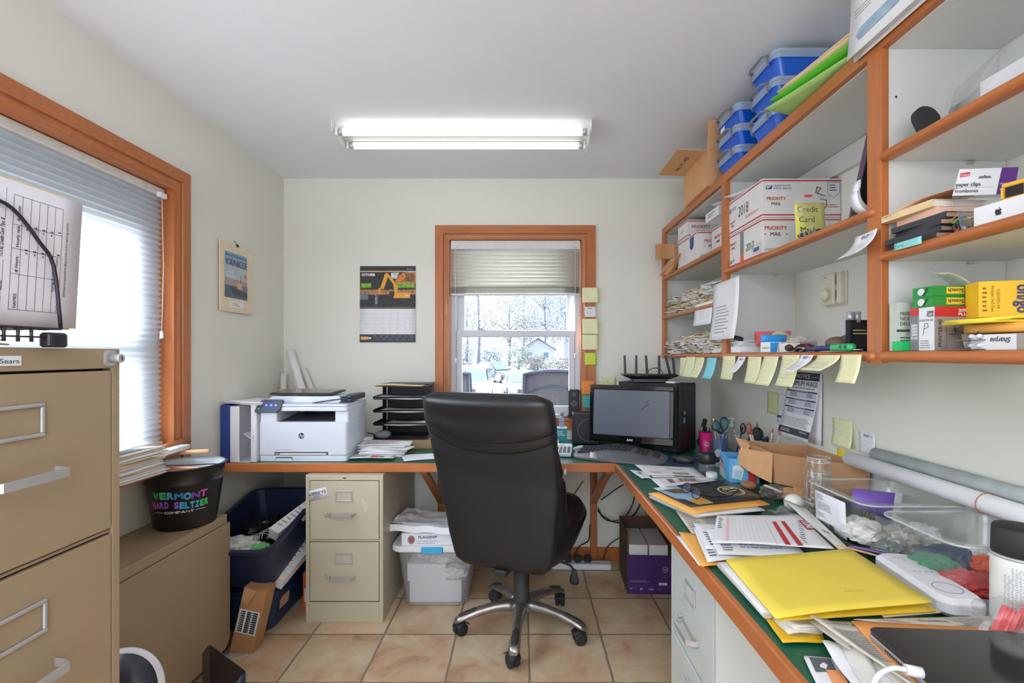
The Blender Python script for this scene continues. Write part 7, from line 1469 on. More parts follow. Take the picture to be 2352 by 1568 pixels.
# ---------------------------------------------------------------- wall calendar and picture
def cal(b, W, Hh):
    C = lambda n, c: mat(n, c, .6, var=.5 if ('photo' in n and 'truck' not in n) else .05, scale=70)
    top = -Hh*.535
    b.m(C('calendar_charcoal', (54, 54, 58))).rect(0, -Hh*.065, W, Hh*.065, .0004, 4); b.m(C('calendar_yellow', (226, 176, 56))).rect(0, -Hh*.078, W*.86, .004, .0006, 4)
    b.m(C('photo_tree_dark', (52, 52, 44))).rect(0, top, W, Hh*.457, .0004, 4); b.m(C('photo_autumn', (196, 122, 66))).poly([(W*.62, -Hh*.23), (W*.66, -Hh*.14), (W*.78, -Hh*.085), (W, -Hh*.08), (W, -Hh*.22)], .0007)
    b.m(C('photo_sky2', (196, 202, 206))).poly([(W*.55, -Hh*.17), (W*.56, -Hh*.09), (W*.70, -Hh*.085), (W*.66, -Hh*.16)], .0008); b.m(C('photo_autumn2', (120, 90, 60))).poly([(W*.8, -Hh*.2), (W*.82, -Hh*.1), (W*.97, -Hh*.1), (W*.98, -Hh*.2)], .0009)
    b.m(C('photo_grass', (122, 170, 52))).rect(W*.02, -Hh*.285, W*.18, Hh*.06, .0009); b.rect(W*.66, -Hh*.285, W*.33, Hh*.06, .0009)
    b.m(C('photo_earth', (168, 116, 78))).rect(0, -Hh*.375, W, Hh*.065, .0009, 4); b.m(C('photo_trench', (48, 46, 48))).rect(0, top, W, Hh*.16, .001, 4)
    E = C('excavator_yellow', (224, 158, 52)); b.m(E).poly([(W*.36, -Hh*.30), (W*.45, -Hh*.10), (W*.49, -Hh*.09), (W*.51, -Hh*.13), (W*.43, -Hh*.30)], .0014); b.poly([(W*.49, -Hh*.09), (W*.60, -Hh*.18), (W*.68, -Hh*.27), (W*.67, -Hh*.35), (W*.62, -Hh*.34), (W*.60, -Hh*.24), (W*.50, -Hh*.14)], .0014); b.poly([(W*.33, -Hh*.30), (W*.37, -Hh*.28), (W*.36, -Hh*.37), (W*.34, -Hh*.35)], .0014); b.poly([(W*.60, -Hh*.42), (W*.63, -Hh*.35), (W*.9, -Hh*.35), (W*.9, -Hh*.42)], .0014)
    b.m(C('photo_cab', (60, 66, 62))).rect(W*.53, -Hh*.38, W*.09, Hh*.05, .0016); b.m(C('photo_truck', (110, 114, 126))).rect(W*.0, -Hh*.44, W*.15, Hh*.08, .0014); b.m(C('photo_pipe', (130, 130, 150))).rect(W*.27, -Hh*.50, W*.05, Hh*.12, .0014)
    b.m(PAPER).text('OCTOBER', W*.03, -Hh*.13, Hh*.045, width=W*.25, bold=.045, z=.002); b.lines(W*.84, -Hh*.045, W*.11, .005, 1, rnd=0, z=.001); b.text('CAT', W*.81, -Hh*.395, .011, z=.002, bold=.03)
    b.m(C('calendar_fold', (84, 84, 84))).rect(0, -Hh*.56, W, Hh*.025, .0012, 4); b.m(mat('calendar_grid', (196, 200, 216), .8))
    y0, y1 = -Hh*.565, -Hh*.895
    for k in range(1, 7): b.rect(W*(.02+.135*k), y1, .0007, y0-y1, .0008)
    for k in range(1, 5): b.rect(W*.02, y0-(y0-y1)*(.19+.2*(k-1)), W*.95, .0007, .0008)
    b.m(GREYINK); d = 1; rows = [(2, 6)]
    for r_ in range(5):
        for c_ in range(7):
            if r_ == 0 and c_ < 2: continue
            if d > 31: break
            b.text(str(d), W*(.125+.137*c_), y0-(y0-y1)*(.17+.2*r_), .0085, al='c', z=.001); d += 1
    b.m(C('calendar_navy', (52, 56, 70))).rect(0, -Hh, W, Hh*.105, .0006, 4); b.m(C('logo_amber', (224, 168, 96))).rect(W*.02, -Hh*.965, W*.14, Hh*.04, .001); b.m(PAPER).rect(W*.165, -Hh*.955, W*.04, Hh*.02, .001); b.m(GREYINK)
    for k in range(7): b.lines(W*(.24+.107*k), -Hh*.935, W*.08, Hh*.028, 3, rnd=.1, z=.001)
    for k in range(6): b.lines(W*(.28+.117*k), -Hh*.975, W*.08, Hh*.028, 3, rnd=.1, z=.001)
backy('wall_calendar', 'October wall calendar with a yellow excavator picture on back wall', 'calendar', YB-.002, 827, 955, 611, 786, PAPER, cal, curl=.006, seed=80)
t = thing('mounted_picture', 'cream mounted magazine cover hanging from a clip on left wall', 'picture'); Mq = face((XL+.008, 2.425, 1.526), (0, 1, 0), (0, 0, 1)); t.matrix_world = Mq
MW, MH = .292, .356; CRE = mat('cream_mount', (226, 212, 186), .8)
MB(CRE).box(0, MW, 0, MH, 0, .006).obj('mount', t)
b = MB(mat('cover_sky', (130, 168, 196), .5)); b.rect(.035, .072, .20, .235, .0064); b.m(mat('cover_sky_light', (176, 190, 200), .5)).rect(.035, .16, .20, .08, .0068); b.m(mat('cover_dusk', (170, 150, 150), .5)).rect(.035, .135, .20, .035, .007); b.m(mat('cover_sea', (76, 98, 118), .4)).rect(.035, .072, .20, .063, .0072); b.m(mat('cover_hull', (58, 66, 80), .5)).poly([(.075, .128), (.235, .112), (.235, .082), (.11, .095)], .0076); b.m(mat('cover_cabin', (214, 172, 96), .5)).poly([(.14, .125), (.185, .12), (.185, .155), (.14, .155)], .008); b.m(mat('cover_shed', (112, 120, 140), .5)).rect(.185, .115, .05, .03, .0078); b.m(mat('cover_dot', (226, 110, 66), .5)).disc(.215, .195, .013, .008); b.m(INK).rect(.172, .155, .003, .045, .008)
b.m(mat('cover_navy', (60, 84, 130), .5)).text('Best of New England', .04, .285, .022, width=.19, z=.0082); b.m(mat('cover_plum', (120, 50, 90), .5)).text('YANKEE', .038, .238, .05, width=.195, z=.0084, slant=.0); b.m(WHP).text('Life on the', .04, .198, .02, width=.07, z=.0082); b.text('Big Lake', .04, .178, .024, width=.085, z=.0082)
b.obj('magazine_cover', t); b = MB(PAPER).rect(.075, .025, .125, .03, .0064); b.m(GREYINK).lines(.10, .03, .07, .018, 2, z=.0068); b.obj('caption_card', t)
MB(BLK).box(.135, .155, MH-.012, MH+.004, -.001, .008).obj('binder_clip', t); MB(mat('green_pin', (60, 160, 80), .4)).ell((.125, MH+.012, .006), (.008, .004, .004), 10, 6).obj('push_pin', t)
# ---------------------------------------------------------------- black bucket on the low cabinet
BK_ = mat('black_enamel', (22, 22, 24), .38, var=.1)
t = thing('bucket', 'black metal bucket with colourful seltzer lettering on the low tan cabinet', 'bucket', (-1.372, 1.985, .6215))
MB(BK_).lathe([(.001, 0), (.106, 0), (.108, .004), (.132, .175), (.135, .179), (.132, .183), (.139, .232), (.143, .236), (.143, .240), (.139, .242), (.137, .238), (.128, .19)], 48, cap=False).obj('bucket_wall', t)
MB(mat('zinc', (196, 206, 212), .35, metal=.1, var=.15)).lathe([(.137, .2425), (.1375, .243), (.133, .228), (.11, .212), (.05, .208), (.001, .207)], 40, cap=False).obj('ice_liner', t)
MB(WX).box(-.11, .1, -.03, -.018, .196, .232, .004).obj('wooden_slat', t)
b = MB(mat('wire', (60, 60, 64), .3, metal=.8)); b.tube(smooth_path([(.143, 0, .225), (.15, -.03, .245), (.10, -.125, .262), (0, -.155, .268), (-.08, -.12, .262)] ), .002, 6); b.tube([(0.143*math.cos(a), .143*math.sin(a), .239) for a in [2*math.pi*k/40 for k in range(40)]], .003, 6, closed=True); b.obj('handle_wire', t)
b = MB(mat('natural_grip', (214, 170, 130), .5)); b.push(Mx.Translation((-.02, .09, .27)) @ RZ(20) @ RY(90)); b.lathe([(.006, -.06), (.009, -.055), (.009, .045), (.006, .05)], 14); b.obj('wooden_grip', t)
def wrap(b, s, a0, a1, z, size, cols, z_amp=0.0, bold=.03):      # letters bent round the bucket wall
    n = len(s)
    for i, c_ in enumerate(s):
        if c_ == ' ': continue
        f = (i+.5)/n; a = R(a0+(a1-a0)*f); zz = z+z_amp*math.sin(math.pi*2*f); r = .108+(zz-.004)*.1375+.0016
        fr = face((r*math.cos(a), r*math.sin(a), zz), (-math.sin(a), math.cos(a), 0), (.14*math.cos(a), .14*math.sin(a), 1)); b.push(fr); b.m(cols[min(len(cols)-1, int(f*len(cols)))]); b.text(c_, 0, 0, size, width=R(a1-a0)/n*r*.92 if c_ not in 'I' else None, al='c', bold=bold*2, z=.0004); b.pop()
c1_, c2_, c3_, c4_ = [mat('letter_'+n, c, .5) for n, c in (('green', (70, 200, 120)), ('teal', (70, 170, 220)), ('violet', (150, 90, 210)), ('pink', (214, 90, 190)))]
b = MB(c1_); wrap(b, 'VERMONT', -108, -22, .128, .036, [c1_, c1_, c2_, c2_, c3_, c4_], .004); wrap(b, 'HARD SELTZER', -112, -18, .092, .034, [c4_, c3_, c3_, c2_, c2_, c1_], .004); wrap(b, 'COMPANY', -90, -42, .072, .013, [WHP], 0, .02)
for a0, a1 in ((-110, -92), (-40, -22)):
    b.m(WHP)
    for k in range(6):
        a, c = R(a0+(a1-a0)*k/6), R(a0+(a1-a0)*(k+1)/6); r = .108+.072*.1375+.0016; b.add([(r*math.cos(a), r*math.sin(a), .076), (r*math.cos(c), r*math.sin(c), .076), (r*math.cos(c), r*math.sin(c), .0778), (r*math.cos(a), r*math.sin(a), .0778)], [(0, 1, 2, 3)])
b.obj('lettering', t)
# ---------------------------------------------------------------- papers on the window ledge
b = MB(WY).box(XL+.0005, -1.36, .96, 1.86, .852, .873, .003); struct('window_ledge', b, wl_)
gz = .8745
for i in range(13):
    o = sheetobj('envelope', 'envelope or sheet in the loose stack on the window ledge' , 'papers', (-1.425+.006*math.sin(i*2.1), 1.60+.012*math.sin(i*1.3), gz+i*.0075), .19, .42, (i*37) % 9-4, (PAPER, PAPER2, PAPER, MANILA2)[i % 4], .006, None, 'papers stacked on the window ledge', i, 4, 6, .0045)
sheetobj('sheet_of_paper', 'grey-white printed sheet on top of the window ledge stack', 'paper', (-1.42, 1.58, gz+.104), .17, .40, 3, mat('grey_paper', (190, 188, 184), .8), .008, seed=4)
b = MB(WHP).rbox(0, 0, 0, .07, .17, .03, .004, 3, .002); tag(b.obj('small_carton', loc=(-1.50, 1.89, .902), rot=(0, 0, R(-4))), 'small white carton on the window stool under the shade', 'box')
b = MB(PAPER2).rbox(0, 0, 0, .10, .22, .018, .004, 3, .002); tag(b.obj('notebook', loc=(-1.475, 1.99, .901), rot=(0, 0, R(4))), 'pale flat notebook on the window stool behind the bucket', 'notebook')
t = thing('wooden_brush', 'brown wooden handle lying on the window stool behind bucket', 'brush', (-1.485, 2.06, .922)); b = MB(mat('dark_wood_handle', (160, 94, 56), .45)); b.tube([(0, -.08, 0), (0, 0, .004), (.01, .09, .004)], [.009, .012, .015], 12); b.obj('handle', t)
# ---------------------------------------------------------------- wire rack and tip sheets on the tall cabinet
ZR = 1.3165
t = thing('wire_rack', 'black wire desk file rack on top of the tall tan cabinet', 'file rack', (-.80, .70, ZR)); WR = mat('black_wire', (34, 30, 40), .35)
def loop(x): return smooth_path([(x, .098, .03), (x, .086, .13), (x, .062, .165), (x, .022, .205), (x, -.02, .212), (x, -.12, .212), (x, -.17, .15), (x, -.18, .03)], 4)
for x in (.044, -.02, -.08): MB(WR).tube(loop(x), .0022 if x < 0 else .0028, 8).obj('wire_loop', t)
b = MB(WR)
for y in (.098, .06, .03, 0, -.03, -.06, -.09): b.tube([(.044, y, .03), (-.10, y, .03)], .0016, 6)
for x in (.044, -.02, -.08): b.tube([(x, .098, .03), (x, -.18, .03)], .002, 6)
b.tube([(.044, .098, .016), (.044, -.18, .016)], .0014, 6)
for y in (.05, .03, .01): b.tube([(.044, y, .03), (.044, y, .008)], .0024, 6)
b.obj('wire_base', t)
for x in (.04, -.09):
    for y in (.09, -.17): MB(WR).rbox(x, y, 0, .02, .034, .024, .006, 4, .003).obj('rubber_foot', t)
PL = mat('lilac_paper', (222, 218, 228), .8, var=.01)
Mp = face((-.772, .842, 1.349), (.055, 0, 1), (0, -1, 0))
b = MB(PL); b.sheet(.216, .279, 6, 8, .003); b.m(INK)
W, L = .216, .279
b.text('Individuals are responsible for filling out time cards to report any cash tips.', .052, .024, .0062, width=.125, slant=.2)
x0_, x1_, v0, v1 = .024, .196, .034, .112
nv = 6
for k in range(nv+1): b.rect(x0_ if k < nv+1 else x0_, v0+(v1-v0)*k/nv, x1_-x0_, .0006)
for xx in (x0_, .078, .116, .152, x1_): b.rect(xx, v0 if xx not in (.0,) else v0, .0006, v1-v0+.0006)
hv = v0+(v1-v0)*5/nv+.003
for s_, xx in (('NAMES:', .027), ('# Hours:', .081), ('Hourly rate', .119), ('Amount:', .158)): b.text(s_, xx, hv, .0068, bold=.015)
for k in range(1, 5):
    vv = v0+(v1-v0)*k/nv+.003; b.text('x $', .110, vv, .0062, bold=.02); b.text('= $', .147, vv, .0062, bold=.02)
vv = v0+.003; b.text('TOTALS:', .058, vv+.006, .006, bold=.02); b.text('(Total Tips / Total Hours = Hourly Rate)', .026, vv-.001, .0052, width=.05, bold=.01); b.text('Hours', .10, vv+.002, .006); b.text('$', .118, vv, .0062, bold=.02); b.text('$', .155, vv, .0062, bold=.02)
b.text('Closer Name:', .024, .124, .0075, bold=.02); b.rect(.052, .123, .044, .0005); b.text('TOTAL Credit Card Tips: $', .100, .124, .0075, bold=.02, width=.057, slant=.15); b.rect(.158, .123, .045, .0005)
b.text('(Please print clearly)', .06, .140, .006); b.rect(.02, .16, .18, .0005)
o = b.obj('form_sheet'); o.matrix_world = Mp; tag(o, 'printed tip-total form standing sideways in the black wire rack', 'form')
for i in range(3):
    b = MB((MANILA2, PAPER2, MANILA2)[i]); b.box(0, .222+.004*i, 0, .29, 0, .0025); o = b.obj('file_folder'); o.matrix_world = face((-.782-.007*i, .838-.012*i, 1.347-.001*i), (.055, 0, 1), (0, -1, 0)); tag(o, 'folder standing in wire rack behind the tip form', 'folder', 'folders in the wire rack')
for i in range(5):
    b = MB((MANILA2, CARD2)[i % 2]); b.grid(lambda u, v: (-.10*u, -.2*v, .003*math.sin(u*5+i)+.004), 5, 3, .002); tag(b.obj('file_folder', loc=(-.792-.003*i, .752-.006*i, ZR+.001+i*.0042), rot=(0, 0, R(-2*i))), 'tan folder lying under the wire rack on the tall cabinet', 'folder', 'folders lying under the wire rack')
# ---------------------------------------------------------------- left floor corner: totes and cartons
NVT = mat('navy_tote', (30, 38, 66), .45, var=.08, bump=.15, bscale=200)
t = thing('storage_tote', 'large open navy tote tilted under the left end of the worktop', 'storage tote', (-1.285, 2.44, .30), rot=(R(11), 0, 0))
MB(NVT).tub(0, 0, 0, .36, .58, .215, .06, .004, .88, .018, 6, .014).obj('body', t); b = MB(NVT).tube([((.19)*sx, sy*.25, .17) for sx, sy in ((-1, -1), (1, -1))], .001, 4); b = MB(NVT).rbox(0, .282, .12, .10, .012, .07, .01, 3); b.obj('grip', t)
def intote(x, y, z): return t.matrix_basis @ V((x, y, z))
tag(crumple(mat('white_bag_film', (222, 224, 220), .35), (.10, .09, .04), 81).obj('plastic_bag', loc=(-1.34, 2.30, .36)), 'white plastic bag inside the open navy tote', 'bag')
tag(crumple(mat('green_bag_film', (120, 196, 120), .4), (.08, .06, .028), 82).obj('plastic_bag', loc=(-1.25, 2.27, .365)), 'light green plastic bag inside the open navy tote', 'bag')
tag(crumple(mat('black_bag_film', (24, 24, 26), .25), (.12, .12, .05), 83).obj('plastic_bag', loc=(-1.30, 2.52, .36)), 'glossy black bag with cables inside the open navy tote', 'bag')
b = MB(BOXW).box(0, .055, 0, .24, 0, .055); b.m(PENCIL).push(T(0, 0, .0555)); b.lines(.01, .03, .035, .16, 6); tag(b.obj('long_carton', loc=(-1.215, 2.33, .435), rot=(R(18), R(22), R(-14))), 'slim white carton sticking up at the right side of the navy tote', 'box')
b = MB(PENCIL)
for k in range(4): b.tube([(p[0], .01*math.sin(j), p[1]) for j, p in enumerate(arc(.02*k, 0, .035+.008*k, 10, 170, 10))], .0028, 6)
tag(b.obj('coiled_cable', loc=(-1.245, 2.32, .42), rot=(0, 0, R(30))), 'coiled grey cable looping out of the navy tote', 'cable')
t = thing('cardboard_carton', 'tall narrow brown carton with shipping labels beside the low cabinet', 'box', (-1.28, 2.125, 0), rot=(0, R(13), 0))
MB(CARD).box(0, .10, 0, .08, 0, .30).obj('carton', t); b = MB(WHP); b.push(face((.0, -.0006, 0), (1, 0, 0), (0, 0, 1))); b.rect(.004, .10, .088, .105); b.m(INK)
for k in range(3): b.barcode(.012+.028*k, .105, .02, .095, .0008, 3)
for k in range(10): b.rect(.010, .108+.0095*k, .02, .004, .0009); b.rect(.038, .108+.0095*k, .014, .005, .0009); b.rect(.062, .108+.0095*k, .022, .005, .0009)
tag(b.obj('shipping_label', t), 'white barcode labels')
MB(CARD2).add([(.0, -.001, .235), (.0, -.001, .30), (.06, -.012, .30), (.035, -.012, .235)], [(0, 1, 2, 3)]).obj('flap', t)
t = thing('storage_tote', 'smaller dark blue lidded tote on the floor under the navy tote', 'storage tote', (-1.325, 2.54, .001)); DB = mat('dark_blue_tote', (32, 52, 88), .4, var=.08)
MB(DB).tub(0, 0, 0, .33, .58, .195, .05, .004, .86, .012, 6, .012).obj('body', t); MB(DB).rbox(0, 0, .1955, .35, .60, .012, .05, 6, .004).obj('lid', t)
b = MB(DB).tube([(.168, -.16, .16), (.176, -.10, .15), (.176, .02, .15), (.168, .08, .16)], .004, 6); b.obj('handle', t); MB(mat('tan_label', (190, 160, 130), .7)).push(face((.1505, -.19, .075), (.02, 1, 0), (.10, 0, 1))).rect(0, 0, .09, .055, .0015).obj('label', t)
b = MB(BOXW).box(0, .115, 0, .50, 0, .05); b.m(INK).push(T(0, 0, .0503))
for k in range(12): b.rect(.01+.012*(k % 3), .03+.032*k, .03, .005); b.rect(.058, .02+.036*k, .026, .006)
tag(b.obj('long_carton', loc=(-1.225, 2.255, .258), rot=(R(13), R(20), R(0))), 'long white carton with black printing slanting over the blue tote', 'box')
b = MB(mat('orange_carton', (214, 84, 46), .5)).box(0, .06, 0, .14, 0, .19); b.m(WHP).push(face((0, -.0005, 0), (1, 0, 0), (0, 0, 1))).rect(.008, .04, .016, .07); b.rect(.036, .05, .018, .05); b.m(INK).rect(.018, .13, .014, .02); tag(b.obj('orange_carton', loc=(-1.122, 2.49, .001)), 'orange carton wedged between blue tote and putty cabinet', 'box')
sheetobj('sheet_of_paper', 'grey sheet lying on the floor in front of the blue tote', 'paper', (-1.25, 2.12, .001), .07, .10, -60, mat('grey_paper', (190, 188, 184), .8), 0)
# bottom left: round gadget and dark metal sorter
t = thing('floor_fan', 'round dark gadget with a white rim standing beside the low cabinet', 'fan', (-1.135, 1.36, 0)); t.rotation_euler = (0, 0, R(20)); t.scale = (.84, .84, 1.0)
b = MB(mat('white_shell', (226, 228, 236), .25)); b.push(Mx.Translation((0, 0, .335)) @ RX(62)); b.lathe([(.09, -.05), (.13, -.02), (.138, .0), (.134, .012), (.120, .016)], 48, cap=True); b.obj('rim', t)
b = MB(mat('dark_face', (38, 42, 56), .25)); b.push(Mx.Translation((0, 0, .335)) @ RX(62)); b.lathe([(.121, .0165), (.10, .034), (.06, .048), (.02, .053), (.001, .054)], 48, cap=False); b.obj('dome', t)
MB(WHP).lathe([(.11, 0), (.11, .012), (.02, .03), (.018, .25)], 32).obj('pedestal', t)
BZ = mat('bronze_metal', (62, 52, 46), .4, metal=.5, var=.1)
t = thing('metal_sorter', 'dark bronze metal sorter standing on the tile floor', 'desk sorter', (-1.09, 1.70, 0))
b = MB(BZ); b.push(face((0, .003, 0), (1, 0, 0), (0, 0, 1))); b.prism([(0, 0), (.122, 0), (.122, .20), (.0, .292)], 0, .003); b.obj('side_plate', t)
b = MB(BZ).add([(-.014, -.02, 0), (0, 0, 0), (0, 0, .292), (-.004, -.006, .292), (-.014, -.02, .275)], [(0, 1, 2, 3, 4)]); b.add([(-.014, -.021, .275), (-.004, -.007, .292), (0, -.001, .292), (0, -.001, 0), (-.014, -.021, 0)], [(0, 1, 2, 3, 4)]); b.obj('flange', t)
b = MB(mat('blue_steel', (58, 66, 90), .35, metal=.4)).tube([(.02, -.06, .02), (.118, -.004, .188)], .010, 4); b.box(.112, .124, -.006, .002, 0, .195); b.obj('brace', t)
# ---------------------------------------------------------------- under the desk
t = thing('storage_bin', 'clear plastic bin with white lid and blue latch under the desk', 'storage bin', (-.452, 2.70, .001)); LB = mat('milky_plastic', (226, 226, 232), .3, alpha=.17)
MB(LB).tub(0, 0, 0, .39, .42, .30, .06, .003, .84, .006, 6, .008).obj('body', t); MB(WHP).rbox(0, 0, .3005, .435, .47, .032, .05, 6, .006).obj('lid', t)
b = MB(mat('aqua_latch', (60, 160, 206), .4)).box(-.06, .05, -.244, -.225, .296, .330, .004); b.obj('latch', t)
tag(MB(PAPER).box(-.14, .13, -.14, .14, .006, .12).obj('paper_block', loc=(-.452, 2.70, 0)), 'white paper block at the bottom of the clear bin', 'papers')
tag(MB(PAPER).box(-.15, .05, -.15, .14, .1215, .21).obj('paper_block', loc=(-.452, 2.70, 0)), 'upper white paper block on the left inside the clear bin', 'papers')
for i, (x, y, z) in enumerate(((-.36, 2.58, .125), (-.34, 2.68, .13), (-.42, 2.56, .215), (-.50, 2.62, .215), (-.36, 2.8, .14))):
    tag(crumple(mat('white_bag_film', (222, 224, 220), .35), (.07, .05, .034), 91+i).obj('plastic_bag', loc=(x, y, z)), 'crumpled white plastic bag inside the clear bin', 'bag', 'bags inside the clear bin')
t = thing('paper_ream', 'wrapped white paper ream with purple lettering on the bin lid', 'paper ream', (-.615, 2.475, .3335), 3)
MB(WHP).box(0, .28, 0, .216, 0, .062, .003).obj('wrapper', t); b = MB(PUR); b.push(face((0, -.0006, 0), (1, 0, 0), (0, 0, 1))); b.text('FLAGSHIP', .085, .036, .018, width=.095, bold=.03); b.text('Premium Bright Copy Paper', .075, .020, .009, width=.11); b.m(GREYINK).lines(.08, .008, .09, .007, 1, rnd=0); b.m(mat('crest_brown', (150, 90, 70), .6)).disc(.05, .03, .014, .0004, 16, 1.2); b.m(PUR).ring2(.05, .03, .018, .003, .0004, 20, 1.2); b.obj('print', t)
t = thing('paper_ream', 'torn open paper ream lying on top of the lettered one', 'paper ream', (-.50, 2.60, .3975), -8)
MB(PAPER).box(-.14, .14, -.10, .10, .0, .030).obj('sheets', t); b = MB(WHP); b.grid(lambda u, v: (-.165+.33*u, -.118+.235*v, .034+.014*noise.noise(V((u*4, v*4, 2)))+(.012 if u < .25 else 0)), 12, 10, .001, False); b.grid(lambda u, v: (-.165+.33*u+.01*math.sin(v*9), -.118-.012*v, .034-.03*v+.004*math.sin(u*13)), 12, 3, .001, False); b.obj('torn_wrapper', t)
t = thing('paper_carton', 'open purple copy paper carton on the floor under the right desk', 'box', (.572, 2.66, .001), -3); PU = mat('deep_purple_carton', (66, 34, 104), .55)
MB(PU).box(0, .235, 0, .004, 0, .21).obj('front_panel', t); b = MB(mat('carton_brown_dark', (92, 70, 56), .8)).box(0, .004, .004, .29, 0, .33); b.box(.231, .235, .004, .29, 0, .33); b.box(.004, .231, .286, .29, 0, .33); b.box(.004, .231, .004, .286, 0, .003); b.obj('side_panels', t)
for x in (.012, .122): MB(PAPER).box(x, x+.10, .012, .27, .004, .262).obj('ream_end', t)
b = MB(WHP); b.push(face((0, -.0006, 0), (1, 0, 0), (0, 0, 1))); b.ring2(.205, .135, .015, .002); b.text('*', .205, .118, .03, al='c'); b.m(LIDP); b.ring2(.205, .095, .008, .001); b.m(PENCIL); b.lines(.015, .062, .12, .014, 2); b.rect(.012, .045, .215, .0006); b.m(WHP).text('24', .068, .022, .016, bold=.02); b.text('99', .015, .024, .013); b.text('2500', .118, .022, .013); b.m(PENCIL).lines(.035, .026, .02, .005, 1); b.lines(.165, .026, .03, .005, 1); b.m(WHP).rect(.17, .05, .045, .013); b.m(INK).text('135038', .173, .053, .008, z=.0008); b.obj('print', t)
t = thing('power_strip', 'white power strip lying on the floor by the back wall', 'power strip', (.36, 2.98, .001), -2)
b = MB(WHP).rbox(0, 0, 0, .36, .06, .035, .012, 4, .004); b.obj('housing', t); b = MB(GREYP).push(T(0, 0, .0355))
for k in range(6): b.rect(-.13+.045*k, -.012, .004, .012); b.rect(-.118+.045*k, -.012, .004, .012)
b.obj('sockets', t)
for k in range(3): MB(BLKM).box(-.02, .02, -.02, .02, .036, .075, .006).obj('plug').location = (.30+.055*k, 2.985, .001) if False else (.28+.06*k, 2.985, .0015); 
for k, nm in enumerate([o for o in list(bpy.data.objects) if o.name.startswith('plug') and o.parent is None]): nm.name = 'power_adapter'; tag(nm, ('leftmost black plug in the white power strip', 'middle black plug in the white power strip', 'rightmost black plug in the white power strip')[k], 'plug')
CB2 = mat('black_cable', (22, 22, 22), .5)
def cable(label, pts, r=.0035, name='cable'): o = MB(CB2).tube(smooth_path(pts, 7), r, 7).obj(name); tag(o, label, 'cable'); return o
yb = YB-.02
cable('thin black cable dropping from the wall outlet left of bracket', [at(1340, 1104, yb), at(1322, 1130, yb), at(1306, 1160, yb), at(1305, 1230, yb), at(1312, 1282, 2.99)], .0025)
cable('black cable looping widest under the desk corner', [at(1460, 1120, 3.05), at(1452, 1160, 3.05), at(1430, 1190, 3.04), at(1395, 1195, 3.04), at(1372, 1172, 3.04)])
cable('black cable hanging in the lower loop under the desk corner', [at(1474, 1150, 3.06), at(1455, 1182, 3.06), at(1420, 1200, 3.05), at(1385, 1185, 3.05), at(1374, 1168, 3.05)], .004)
cable('black cable slanting from the bracket up to the right desk', [at(1380, 1148, 3.03), at(1405, 1130, 3.03), at(1432, 1112, 3.0)])
cable('black cable running behind the purple carton', [at(1490, 1190, 3.06), at(1478, 1210, 3.06), at(1450, 1220, 3.05), at(1400, 1250, 3.04), at(1385, 1285, 3.0)], .003)
cable('black cable curling along the back wall to the power strip', [at(1355, 1205, 3.07), at(1352, 1240, 3.05), at(1330, 1255, 3.03), at(1318, 1280, 3.0)], .004)
for px, py, lab in ((1337, 1104, 'cream wall outlet plate on back wall below the desk'),):
    t = thing('wall_outlet', lab, 'outlet'); t.matrix_world = face(at(px, py, YB-.001), (1, 0, 0), (0, 0, 1)); MB(CRM).box(-.036, .036, -.058, .058, 0, .006, .002).obj('cover_plate', t)
    for z in (-.02, .02): MB(CRM).box(-.016, .016, z-.013, z+.013, .006, .009, .002).obj('socket', t)
# ---------------------------------------------------------------- outside the back window
GRS = mat('dry_grass', (111, 116, 114), .95, var=.15, scale=2); ASP = mat('pale_gravel', (118, 118, 120), .95, var=.06, scale=4)  # window haze is put into these greyed ground colours
def hz(x, y): return -1.12 + (0 if y < 27 else (y-27)*.034) + .15*noise.noise(V((x*.05, y*.05, 0)))*(y > 27)
b = MB(GRS); b.grid(lambda u, v: (-60+120*u, 6+114*v, hz(-60+120*u, 6+114*v)), 30, 40, .05); tag(b.obj('field'), kind='structure')
b = MB(ASP); b.prism([(-12, 6), (6, 6), (9, 30), (-10, 27)], -1.115, -1.08); tag(b.obj('parking_lot'), kind='structure')
b = MB(mat('deck_boards', (117, 116, 112), .8, var=.1)).box(-3, 3, YB+TH+.01, 5.9, -.2, -.1); tag(b.obj('patio_deck'), kind='structure')
b = MB(mat('outer_ground', (103, 103, 96), .95)).box(-30, -1.7, -12, 20, -1.2, -.6); tag(b.obj('side_yard'), kind='structure')
b = MB(mat('eave_boards', (226, 226, 226), .8)).box(-2.35, XL-TH-.02, -2, 4, 2.44, 2.5); tag(b.obj('roof_eave'), kind='structure')
# patio chairs
FR = mat('patio_frame', (50, 55, 74), .5); MS = mat('patio_mesh', (84, 80, 88), .7, trans=.25, var=.12, scale=90, stretch=(1, 1, .1))
t = thing('patio_chair', 'mesh-backed patio chair outside the window, right of the office chair', 'chair', (.235, 3.86, -.1), 8)
W2_ = .26
def bk(u, v): x = -W2_+2*W2_*u; return (x*(1-.08*v), -.02-.10*v+.03*math.cos(x*5), .42+.85*v+.04*v*math.cos(x*4.5)-.03*v)
MB(MS).grid(bk, 10, 10, .004).obj('backrest_mesh', t)
MB(FR).tube([bk(0, 0)]+[bk(0, k/8) for k in range(1, 9)]+[bk(k/10, 1) for k in range(1, 10)]+[bk(1, 1-k/8) for k in range(9)], .013, 8).obj('back_frame', t)
MB(FR).tube([bk(k/10, .80+.06*math.sin(math.pi*k/10)) for k in range(11)], .008, 6).obj('cross_rail', t)
MB(MS).grid(lambda u, v: (-.25+.5*u, .02+.46*v, .43-.02*math.sin(math.pi*v)), 6, 6, .006).obj('seat', t)
